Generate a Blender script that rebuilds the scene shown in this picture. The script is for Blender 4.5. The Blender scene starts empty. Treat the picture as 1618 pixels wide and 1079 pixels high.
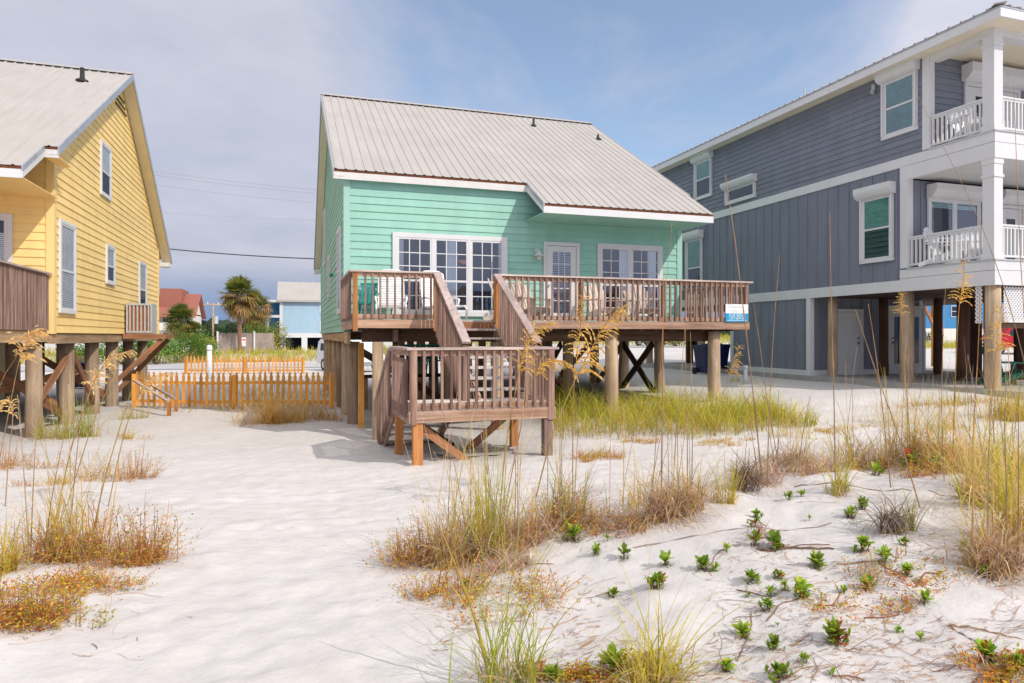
import bpy, bmesh, math, random
import numpy as np
from mathutils import Vector, Matrix, noise
R = random.Random(11)
rad = math.radians
SC = bpy.context.scene
COL = SC.collection

# ------------------------------------------------------------------ camera model (photo measured in its own 1618 x 1079 pixels)
EYE = 2.1
FOC = 1060.0
YAW = rad(18.27)
SY, CY = math.sin(YAW), math.cos(YAW)
def ray(px, py):
    u = (px - 809.0) / FOC; v = (531.0 - py) / FOC
    return Vector((SY + u * CY, CY - u * SY, v))
def at(px, py, d):
    return Vector((0, 0, EYE)) + ray(px, py) * d
def on_y(px, py, Y):
    r = ray(px, py); return Vector((0, 0, EYE)) + r * (Y / r.y)
def on_x(px, py, X):
    r = ray(px, py); return Vector((0, 0, EYE)) + r * (X / r.x)

# ------------------------------------------------------------------ terrain height
def sm(a, b, x):
    t = max(0.0, min(1.0, (x - a) / (b - a))); return t * t * (3 - 2 * t)
def H0(x, y):
    z = 0.5 * max(0.0, min(1.0, (14 - y) / 11.0))
    ramp = 0.75 * sm(2.5, 13.5, x)
    fade = 1 - 0.45 * sm(23, 34, y) * (1 - sm(13, 20, x))
    z += ramp * fade * (0.45 + 0.55 * sm(7, 13, y))
    z += 0.45 * sm(27, 44, y) * sm(13, 21, x)
    z += 0.55 * sm(57, 63, y)
    # dune in the right foreground
    z += 0.34 * sm(0.9, 3.4, x) * (1 - sm(5.0, 7.6, y)) * (0.8 + 0.2 * sm(1.5, 4, y))
    # low mound under the weeds at the left
    z += 0.10 * math.exp(-((x + 1.9) ** 2 / 1.3 + (y - 5.6) ** 2 / 5.0))
    z += 0.10 * math.exp(-((x + 3.6) ** 2 / 3 + (y - 8.0) ** 2 / 6.0))
    return z
def H(x, y):
    z = H0(x, y)
    if y < 40:
        k = 1 - sm(22, 38, y)
        p = Vector((x, y, 0))
        z += k * 0.045 * noise.noise(p * 0.55 + Vector((3, 7, 1)))
        if y < 15:
            k2 = 1 - sm(11, 15, y)
            q = Vector((x * 1.6 + 0.5 * y, y * 2.6 - 0.3 * x, 2.0))
            z += k2 * 0.020 * noise.noise(q * 0.9)
            z += k2 * 0.016 * noise.noise(Vector((x * 4.2 + y, y * 5.2 - x, 5)))
            z += k2 * 0.006 * noise.noise(Vector((x * 10, y * 11, 9)))
            w = sm(0.6, 2.2, x) * (1 - sm(6, 8, y))
            if w > 0:
                z += w * 0.06 * noise.noise(Vector((x * 1.9, y * 1.9, 21))) + w * 0.018 * noise.noise(Vector((x * 7, y * 7, 31)))
    return z
# hollows left by bare feet along the path
FEET = {}
_fr = random.Random(5)
for _ in range(1500):
    _x, _y = _fr.uniform(-4, 5.5), 1.6 + 12 * _fr.random() ** .8
    if _x > 1.2 + .12 * _y and _y < 8 and _fr.random() < .75: continue
    _a = _fr.gauss(1.35, .5); _f = (_x, _y, math.cos(_a), math.sin(_a), _fr.uniform(.005, .018), _fr.uniform(.11, .17), _fr.uniform(.055, .085))
    for _i in (-1, 0, 1):
        for _j in (-1, 0, 1): FEET.setdefault((int(_x // .5) + _i, int(_y // .5) + _j), []).append(_f)
_H = H
def H(x, y):
    z = _H(x, y)
    if y < 15:
        for fx, fy, ca, sa, dp, la, lb in FEET.get((int(x // .5), int(y // .5)), ()):
            dx, dy = x - fx, y - fy; e = ((dx * ca + dy * sa) / la) ** 2 + ((dy * ca - dx * sa) / lb) ** 2
            if e < 6: z -= dp * (1 - .75 * e) * math.exp(-e * .9)
    return z
def on_ground(px, py):
    r = ray(px, py); o = Vector((0, 0, EYE)); t = 1.0; prev = 1.0
    while t < 200:
        p = o + r * t
        if p.z < H(p.x, p.y):
            a, b = prev, t
            for _ in range(18):
                m = (a + b) / 2; p = o + r * m
                if p.z < H(p.x, p.y): b = m
                else: a = m
            return o + r * b
        prev = t; t += 0.06 + t * 0.01
    return o + r * 60
def gz(x, y): return Vector((x, y, H(x, y)))

# ------------------------------------------------------------------ mesh builder
class MB:
    def __init__(s, M=None):
        s.v = []; s.f = []; s.c = []; s.M = M; s.col = (1, 1, 1); s.mi = []; s.cur = 0
    def V(s, p, col=None):
        p = Vector(p)
        if s.M is not None: p = s.M @ p
        s.v.append(p); s.c.append(col or s.col); return len(s.v) - 1
    def F(s, *idx): s.f.append(idx); s.mi.append(s.cur)
    def poly(s, pts, col=None):
        s.F(*[s.V(p, col) for p in pts])
    def box(s, x0, x1, y0, y1, z0, z1):
        if x0 > x1: x0, x1 = x1, x0
        if y0 > y1: y0, y1 = y1, y0
        if z0 > z1: z0, z1 = z1, z0
        i = [s.V(p) for p in ((x0,y0,z0),(x1,y0,z0),(x1,y1,z0),(x0,y1,z0),(x0,y0,z1),(x1,y0,z1),(x1,y1,z1),(x0,y1,z1))]
        for q in ((0,3,2,1),(4,5,6,7),(0,1,5,4),(1,2,6,5),(2,3,7,6),(3,0,4,7)): s.F(*[i[k] for k in q])
    def beam(s, p0, p1, w, h, up=(0, 0, 1)):
        p0, p1 = Vector(p0), Vector(p1); d = (p1 - p0).normalized()
        a = d.cross(Vector(up))
        if a.length < 1e-4: a = d.cross(Vector((1, 0, 0)))
        a.normalize(); b = a.cross(d).normalized()
        a = a * w / 2; b = b * h / 2
        i = [s.V(p) for p in (p0-a-b, p0+a-b, p0+a+b, p0-a+b, p1-a-b, p1+a-b, p1+a+b, p1-a+b)]
        for q in ((0,1,2,3),(7,6,5,4),(0,4,5,1),(1,5,6,2),(2,6,7,3),(3,7,4,0)): s.F(*[i[k] for k in q])
    def tube(s, pts, rs, n=6, cap=True, cols=None):
        pts = [Vector(p) for p in pts]
        if not hasattr(rs, '__len__'): rs = [rs] * len(pts)
        rings = []
        for k, p in enumerate(pts):
            d = (pts[min(k+1, len(pts)-1)] - pts[max(k-1, 0)])
            if d.length < 1e-9: d = Vector((0, 0, 1))
            d.normalize()
            a = d.cross(Vector((0.31, 0.95, 0.02)))
            if a.length < 0.05: a = d.cross(Vector((1, 0, 0)))
            a.normalize(); b = d.cross(a)
            rings.append([s.V(p + (a * math.cos(2*math.pi*j/n) + b * math.sin(2*math.pi*j/n)) * rs[k], cols[k] if cols else None) for j in range(n)])
        for k in range(len(rings)-1):
            for j in range(n):
                s.F(rings[k][j], rings[k][(j+1)%n], rings[k+1][(j+1)%n], rings[k+1][j])
        if cap:
            s.F(*rings[0][::-1]); s.F(*rings[-1])
    def cyl(s, x, y, z0, z1, r, n=16, r1=None):
        s.tube([(x, y, z0), (x, y, z1)], [r, r if r1 is None else r1], n)
    def strip(s, pts, ws, side, cols=None):
        prev = None
        for k, p in enumerate(pts):
            w = side * ws[k] * 0.5; c = cols[k] if cols else None
            cur = (s.V(p - w, c), s.V(p + w, c))
            if prev: s.F(prev[0], prev[1], cur[1], cur[0])
            prev = cur
    def build(s, name, mats, parent=None, smooth=False, loc=None):
        off = Vector((0, 0, 0)); p = parent
        while p is not None: off += p.location; p = p.parent
        if loc is not None: off = Vector((0, 0, 0))      # shape given about its own origin
        me = bpy.data.meshes.new(name)
        me.from_pydata([tuple(v - off) for v in s.v], [], s.f)
        if not isinstance(mats, (list, tuple)): mats = [mats]
        for m in mats: me.materials.append(m)
        if len(mats) > 1: me.polygons.foreach_set('material_index', s.mi)
        if any(c != (1, 1, 1) for c in s.c) or mats[0].name in ('mint_paint', 'yellow_paint', 'slate_paint'):
            a = me.color_attributes.new('Col', 'FLOAT_COLOR', 'POINT')
            a.data.foreach_set('color', [x for c in s.c for x in (c[0], c[1], c[2], 1.0)])
        if smooth: me.polygons.foreach_set('use_smooth', [True] * len(me.polygons))
        me.update()
        o = bpy.data.objects.new(name, me); COL.objects.link(o)
        if loc is not None: o.location = loc
        o.parent = parent
        return o
def thing(name, label, cat, loc=(0, 0, 0), group=None, rz=0):
    o = bpy.data.objects.new(name, None); COL.objects.link(o); o.location = loc; o.rotation_euler = (0, 0, rz)
    o.empty_display_size = 0.2
    o['label'] = label; o['category'] = cat
    if group: o['group'] = group
    return o
def tag(o, label=None, cat=None, group=None, kind=None):
    if label: o['label'] = label
    if cat: o['category'] = cat
    if group: o['group'] = group
    if kind: o['kind'] = kind
    return o
def inst(src, name, parent, loc, rz=0):
    o = bpy.data.objects.new(name, src.data if hasattr(src, 'data') else src)
    COL.objects.link(o); o.parent = parent
    off = Vector((0, 0, 0)); p = parent
    while p is not None: off += p.location; p = p.parent
    o.location = Vector(loc) - off; o.rotation_euler = (0, 0, rz)
    return o
def copy_tree(o, parent=None):
    c = o.copy(); COL.objects.link(c); c.parent = parent
    for ch in list(o.children): copy_tree(ch, c)
    return c
def frame(o, u, n):
    """matrix: local x along u, local y along outward n, local z up, origin o"""
    u = Vector(u); n = Vector(n)
    return Matrix(((u.x, n.x, 0, o[0]), (u.y, n.y, 0, o[1]), (u.z, n.z, 1, o[2]), (0, 0, 0, 1)))

# ------------------------------------------------------------------ materials
def nmat(name):
    m = bpy.data.materials.new(name); m.use_nodes = True
    nt = m.node_tree; b = nt.nodes['Principled BSDF']
    return m, nt, b
def N(nt, t, **kw):
    n = nt.nodes.new(t)
    for k, v in kw.items():
        if k in n.inputs: n.inputs[k].default_value = v
        else: setattr(n, k, v)
    return n
def L(nt, a, b): nt.links.new(a, b)
def ramp(nt, fac, stops):
    r = nt.nodes.new('ShaderNodeValToRGB'); e = r.color_ramp.elements
    while len(e) < len(stops): e.new(0.5)
    for k, (p, c) in enumerate(stops):
        e[k].position = p; e[k].color = (c[0], c[1], c[2], 1)
    L(nt, fac, r.inputs[0]); return r.outputs[0]
def mixc(nt, fac, a, b, mode='MIX'):
    m = nt.nodes.new('ShaderNodeMix'); m.data_type = 'RGBA'; m.blend_type = mode
    if hasattr(fac, 'is_linked'): L(nt, fac, m.inputs[0])
    else: m.inputs[0].default_value = fac
    for k, v in ((6, a), (7, b)):
        if hasattr(v, 'is_linked'): L(nt, v, m.inputs[k])
        else: m.inputs[k].default_value = (v[0], v[1], v[2], 1)
    return m.outputs[2]
def coords(nt, scale=(1, 1, 1), rnd=True):
    tc = N(nt, 'ShaderNodeTexCoord'); mp = N(nt, 'ShaderNodeMapping'); mp.inputs['Scale'].default_value = scale
    L(nt, tc.outputs['Object'], mp.inputs['Vector'])
    if rnd:
        oi = N(nt, 'ShaderNodeObjectInfo'); ml = N(nt, 'ShaderNodeMath', operation='MULTIPLY'); ml.inputs[1].default_value = 37.0
        L(nt, oi.outputs['Random'], ml.inputs[0]); L(nt, ml.outputs[0], mp.inputs['Location'])
    return mp.outputs[0]
def bump(nt, b, h, strength, dist=0.01):
    bp = N(nt, 'ShaderNodeBump'); bp.inputs['Strength'].default_value = strength; bp.inputs['Distance'].default_value = dist
    L(nt, h, bp.inputs['Height']); L(nt, bp.outputs[0], b.inputs['Normal'])
def M_paint(name, c, rough=0.55, var=0.10, stain=None, scale=1.3, streak=True, spec=0.3, joints=False):
    m, nt, b = nmat(name)
    v = coords(nt, (scale, scale, scale * (0.35 if streak else 1)))
    n1 = N(nt, 'ShaderNodeTexNoise', Scale=2.0, Detail=6.0, Roughness=0.6); L(nt, v, n1.inputs['Vector'])
    d = tuple(x * (1 - var) for x in c); l = tuple(min(1, x * (1 + var * 0.6)) for x in c)
    col = ramp(nt, n1.outputs['Fac'], [(0.3, d), (0.7, l)])
    if stain:
        n2 = N(nt, 'ShaderNodeTexNoise', Scale=3.5, Detail=8.0, Roughness=0.7); L(nt, v, n2.inputs['Vector'])
        f = ramp(nt, n2.outputs['Fac'], [(0.58, (0, 0, 0)), (0.74, (1, 1, 1))])
        fm = N(nt, 'ShaderNodeMath', operation='MULTIPLY'); fm.inputs[1].default_value = 0.55
        L(nt, f, fm.inputs[0]); col = mixc(nt, fm.outputs[0], col, stain)
    if joints:
        at_ = N(nt, 'ShaderNodeAttribute', attribute_name='Col'); col = mixc(nt, 1.0, col, at_.outputs['Color'], 'MULTIPLY')
    L(nt, col, b.inputs['Base Color']); b.inputs['Roughness'].default_value = rough; b.inputs['Specular IOR Level'].default_value = spec
    n3 = N(nt, 'ShaderNodeTexNoise', Scale=60.0, Detail=3.0); L(nt, v, n3.inputs['Vector']); bump(nt, b, n3.outputs['Fac'], 0.12, 0.003)
    return m
def M_wood(name, c1, c2, axis, dark=(0.05, 0.035, 0.03), rough=0.8, fine=1.0, knots=True):
    """grain runs along axis 0/1/2 of the piece"""
    m, nt, b = nmat(name)
    sc = [9 * fine, 9 * fine, 9 * fine]; sc[axis] = 0.45 * fine
    v = coords(nt, sc)
    n1 = N(nt, 'ShaderNodeTexNoise', Scale=1.6, Detail=7.0, Roughness=0.65); L(nt, v, n1.inputs['Vector'])
    col = ramp(nt, n1.outputs['Fac'], [(0.30, c1), (0.52, tuple((a+b_)/2 for a, b_ in zip(c1, c2))), (0.68, c2)])
    n2 = N(nt, 'ShaderNodeTexNoise', Scale=6.0, Detail=4.0, Roughness=0.6); L(nt, v, n2.inputs['Vector'])
    f = ramp(nt, n2.outputs['Fac'], [(0.57, (0, 0, 0)), (0.72, (1, 1, 1))])
    fm = N(nt, 'ShaderNodeMath', operation='MULTIPLY'); fm.inputs[1].default_value = 0.6; L(nt, f, fm.inputs[0])
    col = mixc(nt, fm.outputs[0], col, dark)
    v2 = coords(nt, (1, 1, 1))
    n3 = N(nt, 'ShaderNodeTexNoise', Scale=1.1, Detail=4.0); L(nt, v2, n3.inputs['Vector'])
    col = mixc(nt, 1.0, col, ramp(nt, n3.outputs['Fac'], [(0.3, (0.72, 0.70, 0.70)), (0.7, (1.18, 1.15, 1.12))]), 'MULTIPLY')
    oi = N(nt, 'ShaderNodeObjectInfo')
    col = mixc(nt, 1.0, col, ramp(nt, oi.outputs['Random'], [(0.0, (0.78, 0.74, 0.74)), (0.5, (1, 1, 1)), (1.0, (1.2, 1.14, 1.08))]), 'MULTIPLY')
    if knots:
        kn = N(nt, 'ShaderNodeTexVoronoi', Scale=2.3); kv = [2.2, 2.2, 2.2]; kv[axis] = 0.9
        L(nt, coords(nt, kv), kn.inputs['Vector'])
        kf = ramp(nt, kn.outputs['Distance'], [(0.045, (1, 1, 1)), (0.075, (0, 0, 0))])
        km = N(nt, 'ShaderNodeMath', operation='MULTIPLY'); km.inputs[1].default_value = 0.7; L(nt, kf, km.inputs[0])
        col = mixc(nt, km.outputs[0], col, (dark[0]*1.5, dark[1]*1.3, dark[2]))
    L(nt, col, b.inputs['Base Color']); b.inputs['Roughness'].default_value = rough; b.inputs['Specular IOR Level'].default_value = 0.2
    bump(nt, b, n2.outputs['Fac'], 0.35, 0.006)
    return m
def M_flat(name, c, rough=0.5, metal=0.0, spec=0.5):
    m, nt, b = nmat(name)
    n1 = N(nt, 'ShaderNodeTexNoise', Scale=7.0, Detail=4.0); L(nt, coords(nt), n1.inputs['Vector'])
    L(nt, ramp(nt, n1.outputs['Fac'], [(0.3, tuple(x*0.85 for x in c)), (0.7, tuple(min(1, x*1.1) for x in c))]), b.inputs['Base Color'])
    b.inputs['Roughness'].default_value = rough; b.inputs['Metallic'].default_value = metal; b.inputs['Specular IOR Level'].default_value = spec
    return m
def M_leaf(name, rough=0.6, trans=0.35):
    m, nt, b = nmat(name)
    a = N(nt, 'ShaderNodeAttribute', attribute_name='Col')
    n1 = N(nt, 'ShaderNodeTexNoise', Scale=9.0, Detail=3.0); L(nt, coords(nt, rnd=True), n1.inputs['Vector'])
    col = mixc(nt, 1.0, a.outputs['Color'], ramp(nt, n1.outputs['Fac'], [(0.3, (0.8, 0.8, 0.8)), (0.7, (1.2, 1.15, 1.1))]), 'MULTIPLY')
    L(nt, col, b.inputs['Base Color']); b.inputs['Roughness'].default_value = rough; b.inputs['Specular IOR Level'].default_value = 0.25
    t = N(nt, 'ShaderNodeBsdfTranslucent'); L(nt, col, t.inputs['Color'])
    mx = N(nt, 'ShaderNodeMixShader'); mx.inputs[0].default_value = trans
    L(nt, b.outputs[0], mx.inputs[1]); L(nt, t.outputs[0], mx.inputs[2])
    L(nt, mx.outputs[0], nt.nodes['Material Output'].inputs['Surface'])
    return m
def M_glass(name, tint=(0.75, 0.82, 0.9), refl=0.16, fs=1.0):
    m, nt, b = nmat(name); nt.nodes.remove(b)
    t = N(nt, 'ShaderNodeBsdfTransparent'); t.inputs['Color'].default_value = (*tint, 1)
    g = N(nt, 'ShaderNodeBsdfGlossy'); g.inputs['Roughness'].default_value = 0.02; g.inputs['Color'].default_value = (0.85, 0.9, 1, 1)
    n1 = N(nt, 'ShaderNodeTexNoise', Scale=1.5, Detail=1.0); L(nt, coords(nt), n1.inputs['Vector'])
    bp = N(nt, 'ShaderNodeBump'); bp.inputs['Strength'].default_value = 0.05; bp.inputs['Distance'].default_value = 0.02
    L(nt, n1.outputs['Fac'], bp.inputs['Height']); L(nt, bp.outputs[0], g.inputs['Normal'])
    fr = N(nt, 'ShaderNodeFresnel'); fr.inputs[0].default_value = 1.5
    ad = N(nt, 'ShaderNodeMath', operation='ADD'); ad.operation = 'MULTIPLY_ADD'; ad.inputs[1].default_value = fs; ad.inputs[2].default_value = refl; L(nt, fr.outputs[0], ad.inputs[0])
    mx = N(nt, 'ShaderNodeMixShader'); L(nt, ad.outputs[0], mx.inputs[0]); L(nt, t.outputs[0], mx.inputs[1]); L(nt, g.outputs[0], mx.inputs[2])
    L(nt, mx.outputs[0], nt.nodes['Material Output'].inputs['Surface'])
    return m

MT = {}
MT['mint'] = M_paint('mint_paint', (0.305, 0.56, 0.46), 0.55, 0.09, joints=True)
MT['mint_trim'] = M_paint('mint_trim_paint', (0.34, 0.57, 0.48), 0.55, 0.05)
MT['yellow'] = M_paint('yellow_paint', (0.97, 0.67, 0.26), 0.55, 0.09, joints=True)
MT['yellow_trim'] = M_paint('yellow_trim_paint', (0.90, 0.64, 0.26), 0.55, 0.05)
MT['slate'] = M_paint('slate_paint', (0.205, 0.220, 0.268), 0.6, 0.11, joints=True)
MT['white'] = M_paint('white_paint', (0.69, 0.685, 0.685), 0.5, 0.05)
MT['white_stained'] = M_paint('stained_white_paint', (0.68, 0.66, 0.63), 0.5, 0.08, stain=(0.42, 0.26, 0.10), scale=2.5)
MT['cream'] = M_paint('cream_soffit', (0.80, 0.73, 0.58), 0.6, 0.06)
MT['cream_y'] = M_paint('yellow_soffit', (0.86, 0.72, 0.48), 0.6, 0.06)
MT['rake'] = M_flat('grey_rake_metal', (0.42, 0.44, 0.47), 0.4, 0.3)
MT['rust'] = M_paint('rusty_edge', (0.16, 0.055, 0.025), 0.9, 0.5, stain=(0.35, 0.14, 0.04), scale=6, streak=False)
MT['black'] = M_flat('black_rubber', (0.012, 0.012, 0.013), 0.6)
MT['deck_v'] = M_wood('weathered_wood_upright', (0.14, 0.075, 0.055), (0.47, 0.335, 0.275), 2)
MT['deck_x'] = M_wood('weathered_wood_long', (0.30, 0.165, 0.10), (0.64, 0.46, 0.35), 0)
MT['deck_y'] = M_wood('weathered_wood_deep', (0.28, 0.17, 0.12), (0.55, 0.41, 0.33), 1)
MT['cap'] = M_wood('greyed_rail_cap', (0.42, 0.33, 0.30), (0.64, 0.55, 0.51), 0)
MT['cap_y'] = M_wood('greyed_rail_cap_deep', (0.42, 0.33, 0.30), (0.64, 0.55, 0.51), 1)
MT['tread'] = M_wood('silvered_tread', (0.48, 0.45, 0.43), (0.72, 0.69, 0.66), 0, dark=(0.18, 0.15, 0.14))
MT['post_o'] = M_wood('orange_brown_post', (0.38, 0.15, 0.045), (0.62, 0.30, 0.12), 2, dark=(0.12, 0.045, 0.02))
MT['brace'] = M_wood('brown_brace', (0.24, 0.11, 0.055), (0.44, 0.23, 0.13), 0, dark=(0.06, 0.03, 0.02), fine=0.7)
MT['beam_x'] = M_wood('shade_dark_beam_long', (0.05, 0.028, 0.02), (0.12, 0.075, 0.05), 0)  # shade under decks and floors is put into this wood colour
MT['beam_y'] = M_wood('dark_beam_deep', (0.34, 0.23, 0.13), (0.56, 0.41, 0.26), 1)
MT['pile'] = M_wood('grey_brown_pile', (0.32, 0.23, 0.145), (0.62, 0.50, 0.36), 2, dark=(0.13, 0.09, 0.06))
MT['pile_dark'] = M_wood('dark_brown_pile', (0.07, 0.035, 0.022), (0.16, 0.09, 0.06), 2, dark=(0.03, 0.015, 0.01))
MT['newwood'] = M_wood('honey_pine', (0.68, 0.30, 0.05), (0.86, 0.45, 0.12), 2, dark=(0.32, 0.14, 0.03))
MT['newwood_x'] = M_wood('honey_pine_rail', (0.66, 0.29, 0.045), (0.84, 0.43, 0.11), 0, dark=(0.30, 0.13, 0.03))
MT['chairwood'] = M_wood('bleached_chair_wood', (0.50, 0.42, 0.37), (0.68, 0.60, 0.54), 2, dark=(0.28, 0.2, 0.16), knots=False)
MT['oldfence'] = M_wood('silver_grey_fence', (0.26, 0.22, 0.21), (0.40, 0.35, 0.33), 2)
MT['plastic'] = M_flat('white_resin', (0.80, 0.80, 0.79), 0.35)
MT['teal'] = M_flat('teal_resin', (0.01, 0.30, 0.27), 0.4)
MT['greenp'] = M_flat('dark_green_resin', (0.005, 0.10, 0.06), 0.4)
MT['bluebin'] = M_flat('navy_bin', (0.01, 0.02, 0.10), 0.4)
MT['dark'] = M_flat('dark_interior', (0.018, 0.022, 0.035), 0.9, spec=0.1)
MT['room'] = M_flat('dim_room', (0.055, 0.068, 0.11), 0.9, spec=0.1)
MT['glass'] = M_glass('window_glass', (0.82, 0.87, 0.93), 0.09)
MT['glass_t'] = M_glass('teal_window_glass', (0.60, 0.84, 0.80), 0.08)
MT['glass_dull'] = M_glass('screened_glass', (0.93, 0.94, 0.96), 0.04, 0.25)
MT['curtain'] = M_paint('curtain_cloth', (0.88, 0.87, 0.86), 0.8, 0.08)
MT['blind'] = M_flat('blind_slats', (0.62, 0.66, 0.72), 0.6)
MT['blind_w_sky'] = M_flat('white_blind_and_sky', (0.74, 0.76, 0.80), 0.6)
MT['blind_g'] = M_flat('shade_cloth', (0.66, 0.86, 0.80), 0.7)
MT['concrete'] = M_paint('concrete', (0.40, 0.38, 0.36), 0.9, 0.2, stain=(0.25, 0.23, 0.21), scale=1.5, streak=False)
MT['metal'] = M_flat('galvanised_metal', (0.55, 0.56, 0.57), 0.45, 0.4)
MT['coil'] = M_flat('rusty_coil', (0.36, 0.12, 0.04), 0.8)
MT['leaf'] = M_leaf('leafy', 0.55, 0.45)
MT['straw'] = M_leaf('dry_blades', 0.6, 0.45)
MT['chrome'] = M_flat('chrome', (0.6, 0.6, 0.6), 0.25, 0.9)
MT['red'] = M_flat('red_carpaint', (0.45, 0.01, 0.02), 0.25)
MT['whitecar'] = M_flat('white_carpaint', (0.75, 0.76, 0.78), 0.25)
MT['tyre'] = M_flat('tyre_rubber', (0.02, 0.02, 0.02), 0.8)
MT['carglass'] = M_flat('car_glass', (0.02, 0.025, 0.035), 0.05)
MT['taillight'] = M_flat('tail_light', (0.6, 0.01, 0.01), 0.3)
MT['lightblue'] = M_paint('light_blue_paint', (0.37, 0.52, 0.64), 0.6, 0.05)
MT['strongblue'] = M_paint('strong_blue_paint', (0.05, 0.22, 0.45), 0.6, 0.06)
MT['offwhite'] = M_paint('off_white_stucco', (0.68, 0.65, 0.58), 0.8, 0.06)
MT['redroof'] = M_paint('red_shingle', (0.33, 0.125, 0.09), 0.85, 0.15, scale=3, streak=False)
MT['trunk'] = M_wood('palm_bark', (0.24, 0.14, 0.09), (0.38, 0.24, 0.16), 2)
MT['lamp'] = M_flat('frosted_lamp', (0.7, 0.66, 0.58), 0.3)
MT['pvc'] = M_flat('white_pvc', (0.74, 0.75, 0.77), 0.4)
MT['blue_post'] = M_flat('blue_marker_plastic', (0.02, 0.20, 0.55), 0.4)
MT['peach'] = M_flat('peach_lampshade', (0.75, 0.32, 0.16), 0.5)
MT['signwhite'] = M_flat('sign_white', (0.78, 0.78, 0.76), 0.4)
MT['signblue'] = M_flat('sign_blue', (0.0, 0.30, 0.55), 0.4)
MT['signred'] = M_flat('sign_red', (0.62, 0.03, 0.06), 0.4)
MT['signgrey'] = M_flat('sign_faded_print', (0.60, 0.63, 0.67), 0.5)
MT['wire'] = M_flat('cable', (0.05, 0.05, 0.055), 0.7)
MT['wire_pale'] = M_flat('pale_cable', (0.42, 0.36, 0.33), 0.7)

def M_roof():
    m, nt, b = nmat('galvalume_roof')
    v = coords(nt, (1, 1, 1), False)
    n1 = N(nt, 'ShaderNodeTexNoise', Scale=0.7, Detail=6.0, Roughness=0.65); L(nt, v, n1.inputs['Vector'])
    col = ramp(nt, n1.outputs['Fac'], [(0.3, (0.42, 0.385, 0.352)), (0.7, (0.475, 0.44, 0.408))])
    v2 = coords(nt, (6, 0.5, 0.5), False)
    n2 = N(nt, 'ShaderNodeTexNoise', Scale=1.5, Detail=5.0); L(nt, v2, n2.inputs['Vector'])
    col = mixc(nt, 1.0, col, ramp(nt, n2.outputs['Fac'], [(0.35, (0.95, 0.945, 0.94)), (0.65, (1.03, 1.03, 1.03))]), 'MULTIPLY')
    n4 = N(nt, 'ShaderNodeTexNoise', Scale=11.0, Detail=2.0); L(nt, v, n4.inputs['Vector'])
    f = ramp(nt, n4.outputs['Fac'], [(0.78, (0, 0, 0)), (0.86, (.7, .7, .7))])
    col = mixc(nt, f, col, (0.30, 0.22, 0.18))
    L(nt, col, b.inputs['Base Color']); b.inputs['Roughness'].default_value = 0.5; b.inputs['Metallic'].default_value = 0.0; b.inputs['Specular IOR Level'].default_value = 0.35
    return m
MT['roof'] = M_roof()
def M_sand():
    m, nt, b = nmat('white_sand')
    tc = N(nt, 'ShaderNodeTexCoord'); v = tc.outputs['Object']
    n1 = N(nt, 'ShaderNodeTexNoise', Scale=0.6, Detail=7.0, Roughness=0.6); L(nt, v, n1.inputs['Vector'])
    col = ramp(nt, n1.outputs['Fac'], [(0.32, (0.565, 0.53, 0.508)), (0.68, (0.635, 0.604, 0.585))])
    n5 = N(nt, 'ShaderNodeTexNoise', Scale=5.0, Detail=8.0, Roughness=0.75); L(nt, v, n5.inputs['Vector'])
    col = mixc(nt, 1.0, col, ramp(nt, n5.outputs['Fac'], [(0.3, (0.90, 0.895, 0.89)), (0.62, (1.03, 1.03, 1.03))]), 'MULTIPLY')
    # scattered dark grains and bits of dry litter
    n2 = N(nt, 'ShaderNodeTexVoronoi', Scale=9.0); L(nt, v, n2.inputs['Vector'])
    f2 = ramp(nt, n2.outputs['Distance'], [(0.03, (1, 1, 1)), (0.055, (0, 0, 0))])
    n3 = N(nt, 'ShaderNodeTexNoise', Scale=1.7, Detail=4.0); L(nt, v, n3.inputs['Vector'])
    f3 = ramp(nt, n3.outputs['Fac'], [(0.5, (0, 0, 0)), (0.62, (1, 1, 1))])
    mm = N(nt, 'ShaderNodeMath', operation='MULTIPLY'); L(nt, f2, mm.inputs[0]); L(nt, f3, mm.inputs[1])
    col = mixc(nt, mm.outputs[0], col, (0.24, 0.19, 0.15))
    L(nt, col, b.inputs['Base Color']); b.inputs['Roughness'].default_value = 0.9; b.inputs['Specular IOR Level'].default_value = 0.15
    mp = N(nt, 'ShaderNodeMapping'); mp.inputs['Scale'].default_value = (1, 1.25, 1); mp.inputs['Rotation'].default_value = (0, 0, 0.4); L(nt, v, mp.inputs['Vector'])
    h1 = N(nt, 'ShaderNodeTexNoise', Scale=3.4, Detail=5.0, Roughness=0.55); L(nt, mp.outputs[0], h1.inputs['Vector'])
    h2 = N(nt, 'ShaderNodeTexNoise', Scale=90.0, Detail=3.0); L(nt, v, h2.inputs['Vector'])
    ad = N(nt, 'ShaderNodeMath', operation='MULTIPLY_ADD'); ad.inputs[1].default_value = 0.06; L(nt, h2.outputs['Fac'], ad.inputs[0]); L(nt, h1.outputs['Fac'], ad.inputs[2])
    bump(nt, b, ad.outputs[0], 0.6, 0.05)
    return m
MT['sand'] = M_sand()
def M_road():
    m, nt, b = nmat('bleached_asphalt')
    tc = N(nt, 'ShaderNodeTexCoord'); v = tc.outputs['Object']
    n1 = N(nt, 'ShaderNodeTexNoise', Scale=0.5, Detail=7.0); L(nt, v, n1.inputs['Vector'])
    L(nt, ramp(nt, n1.outputs['Fac'], [(0.35, (0.40, 0.38, 0.39)), (0.7, (0.54, 0.52, 0.52))]), b.inputs['Base Color'])
    b.inputs['Roughness'].default_value = 0.9
    return m
MT['road'] = M_road()
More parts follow.
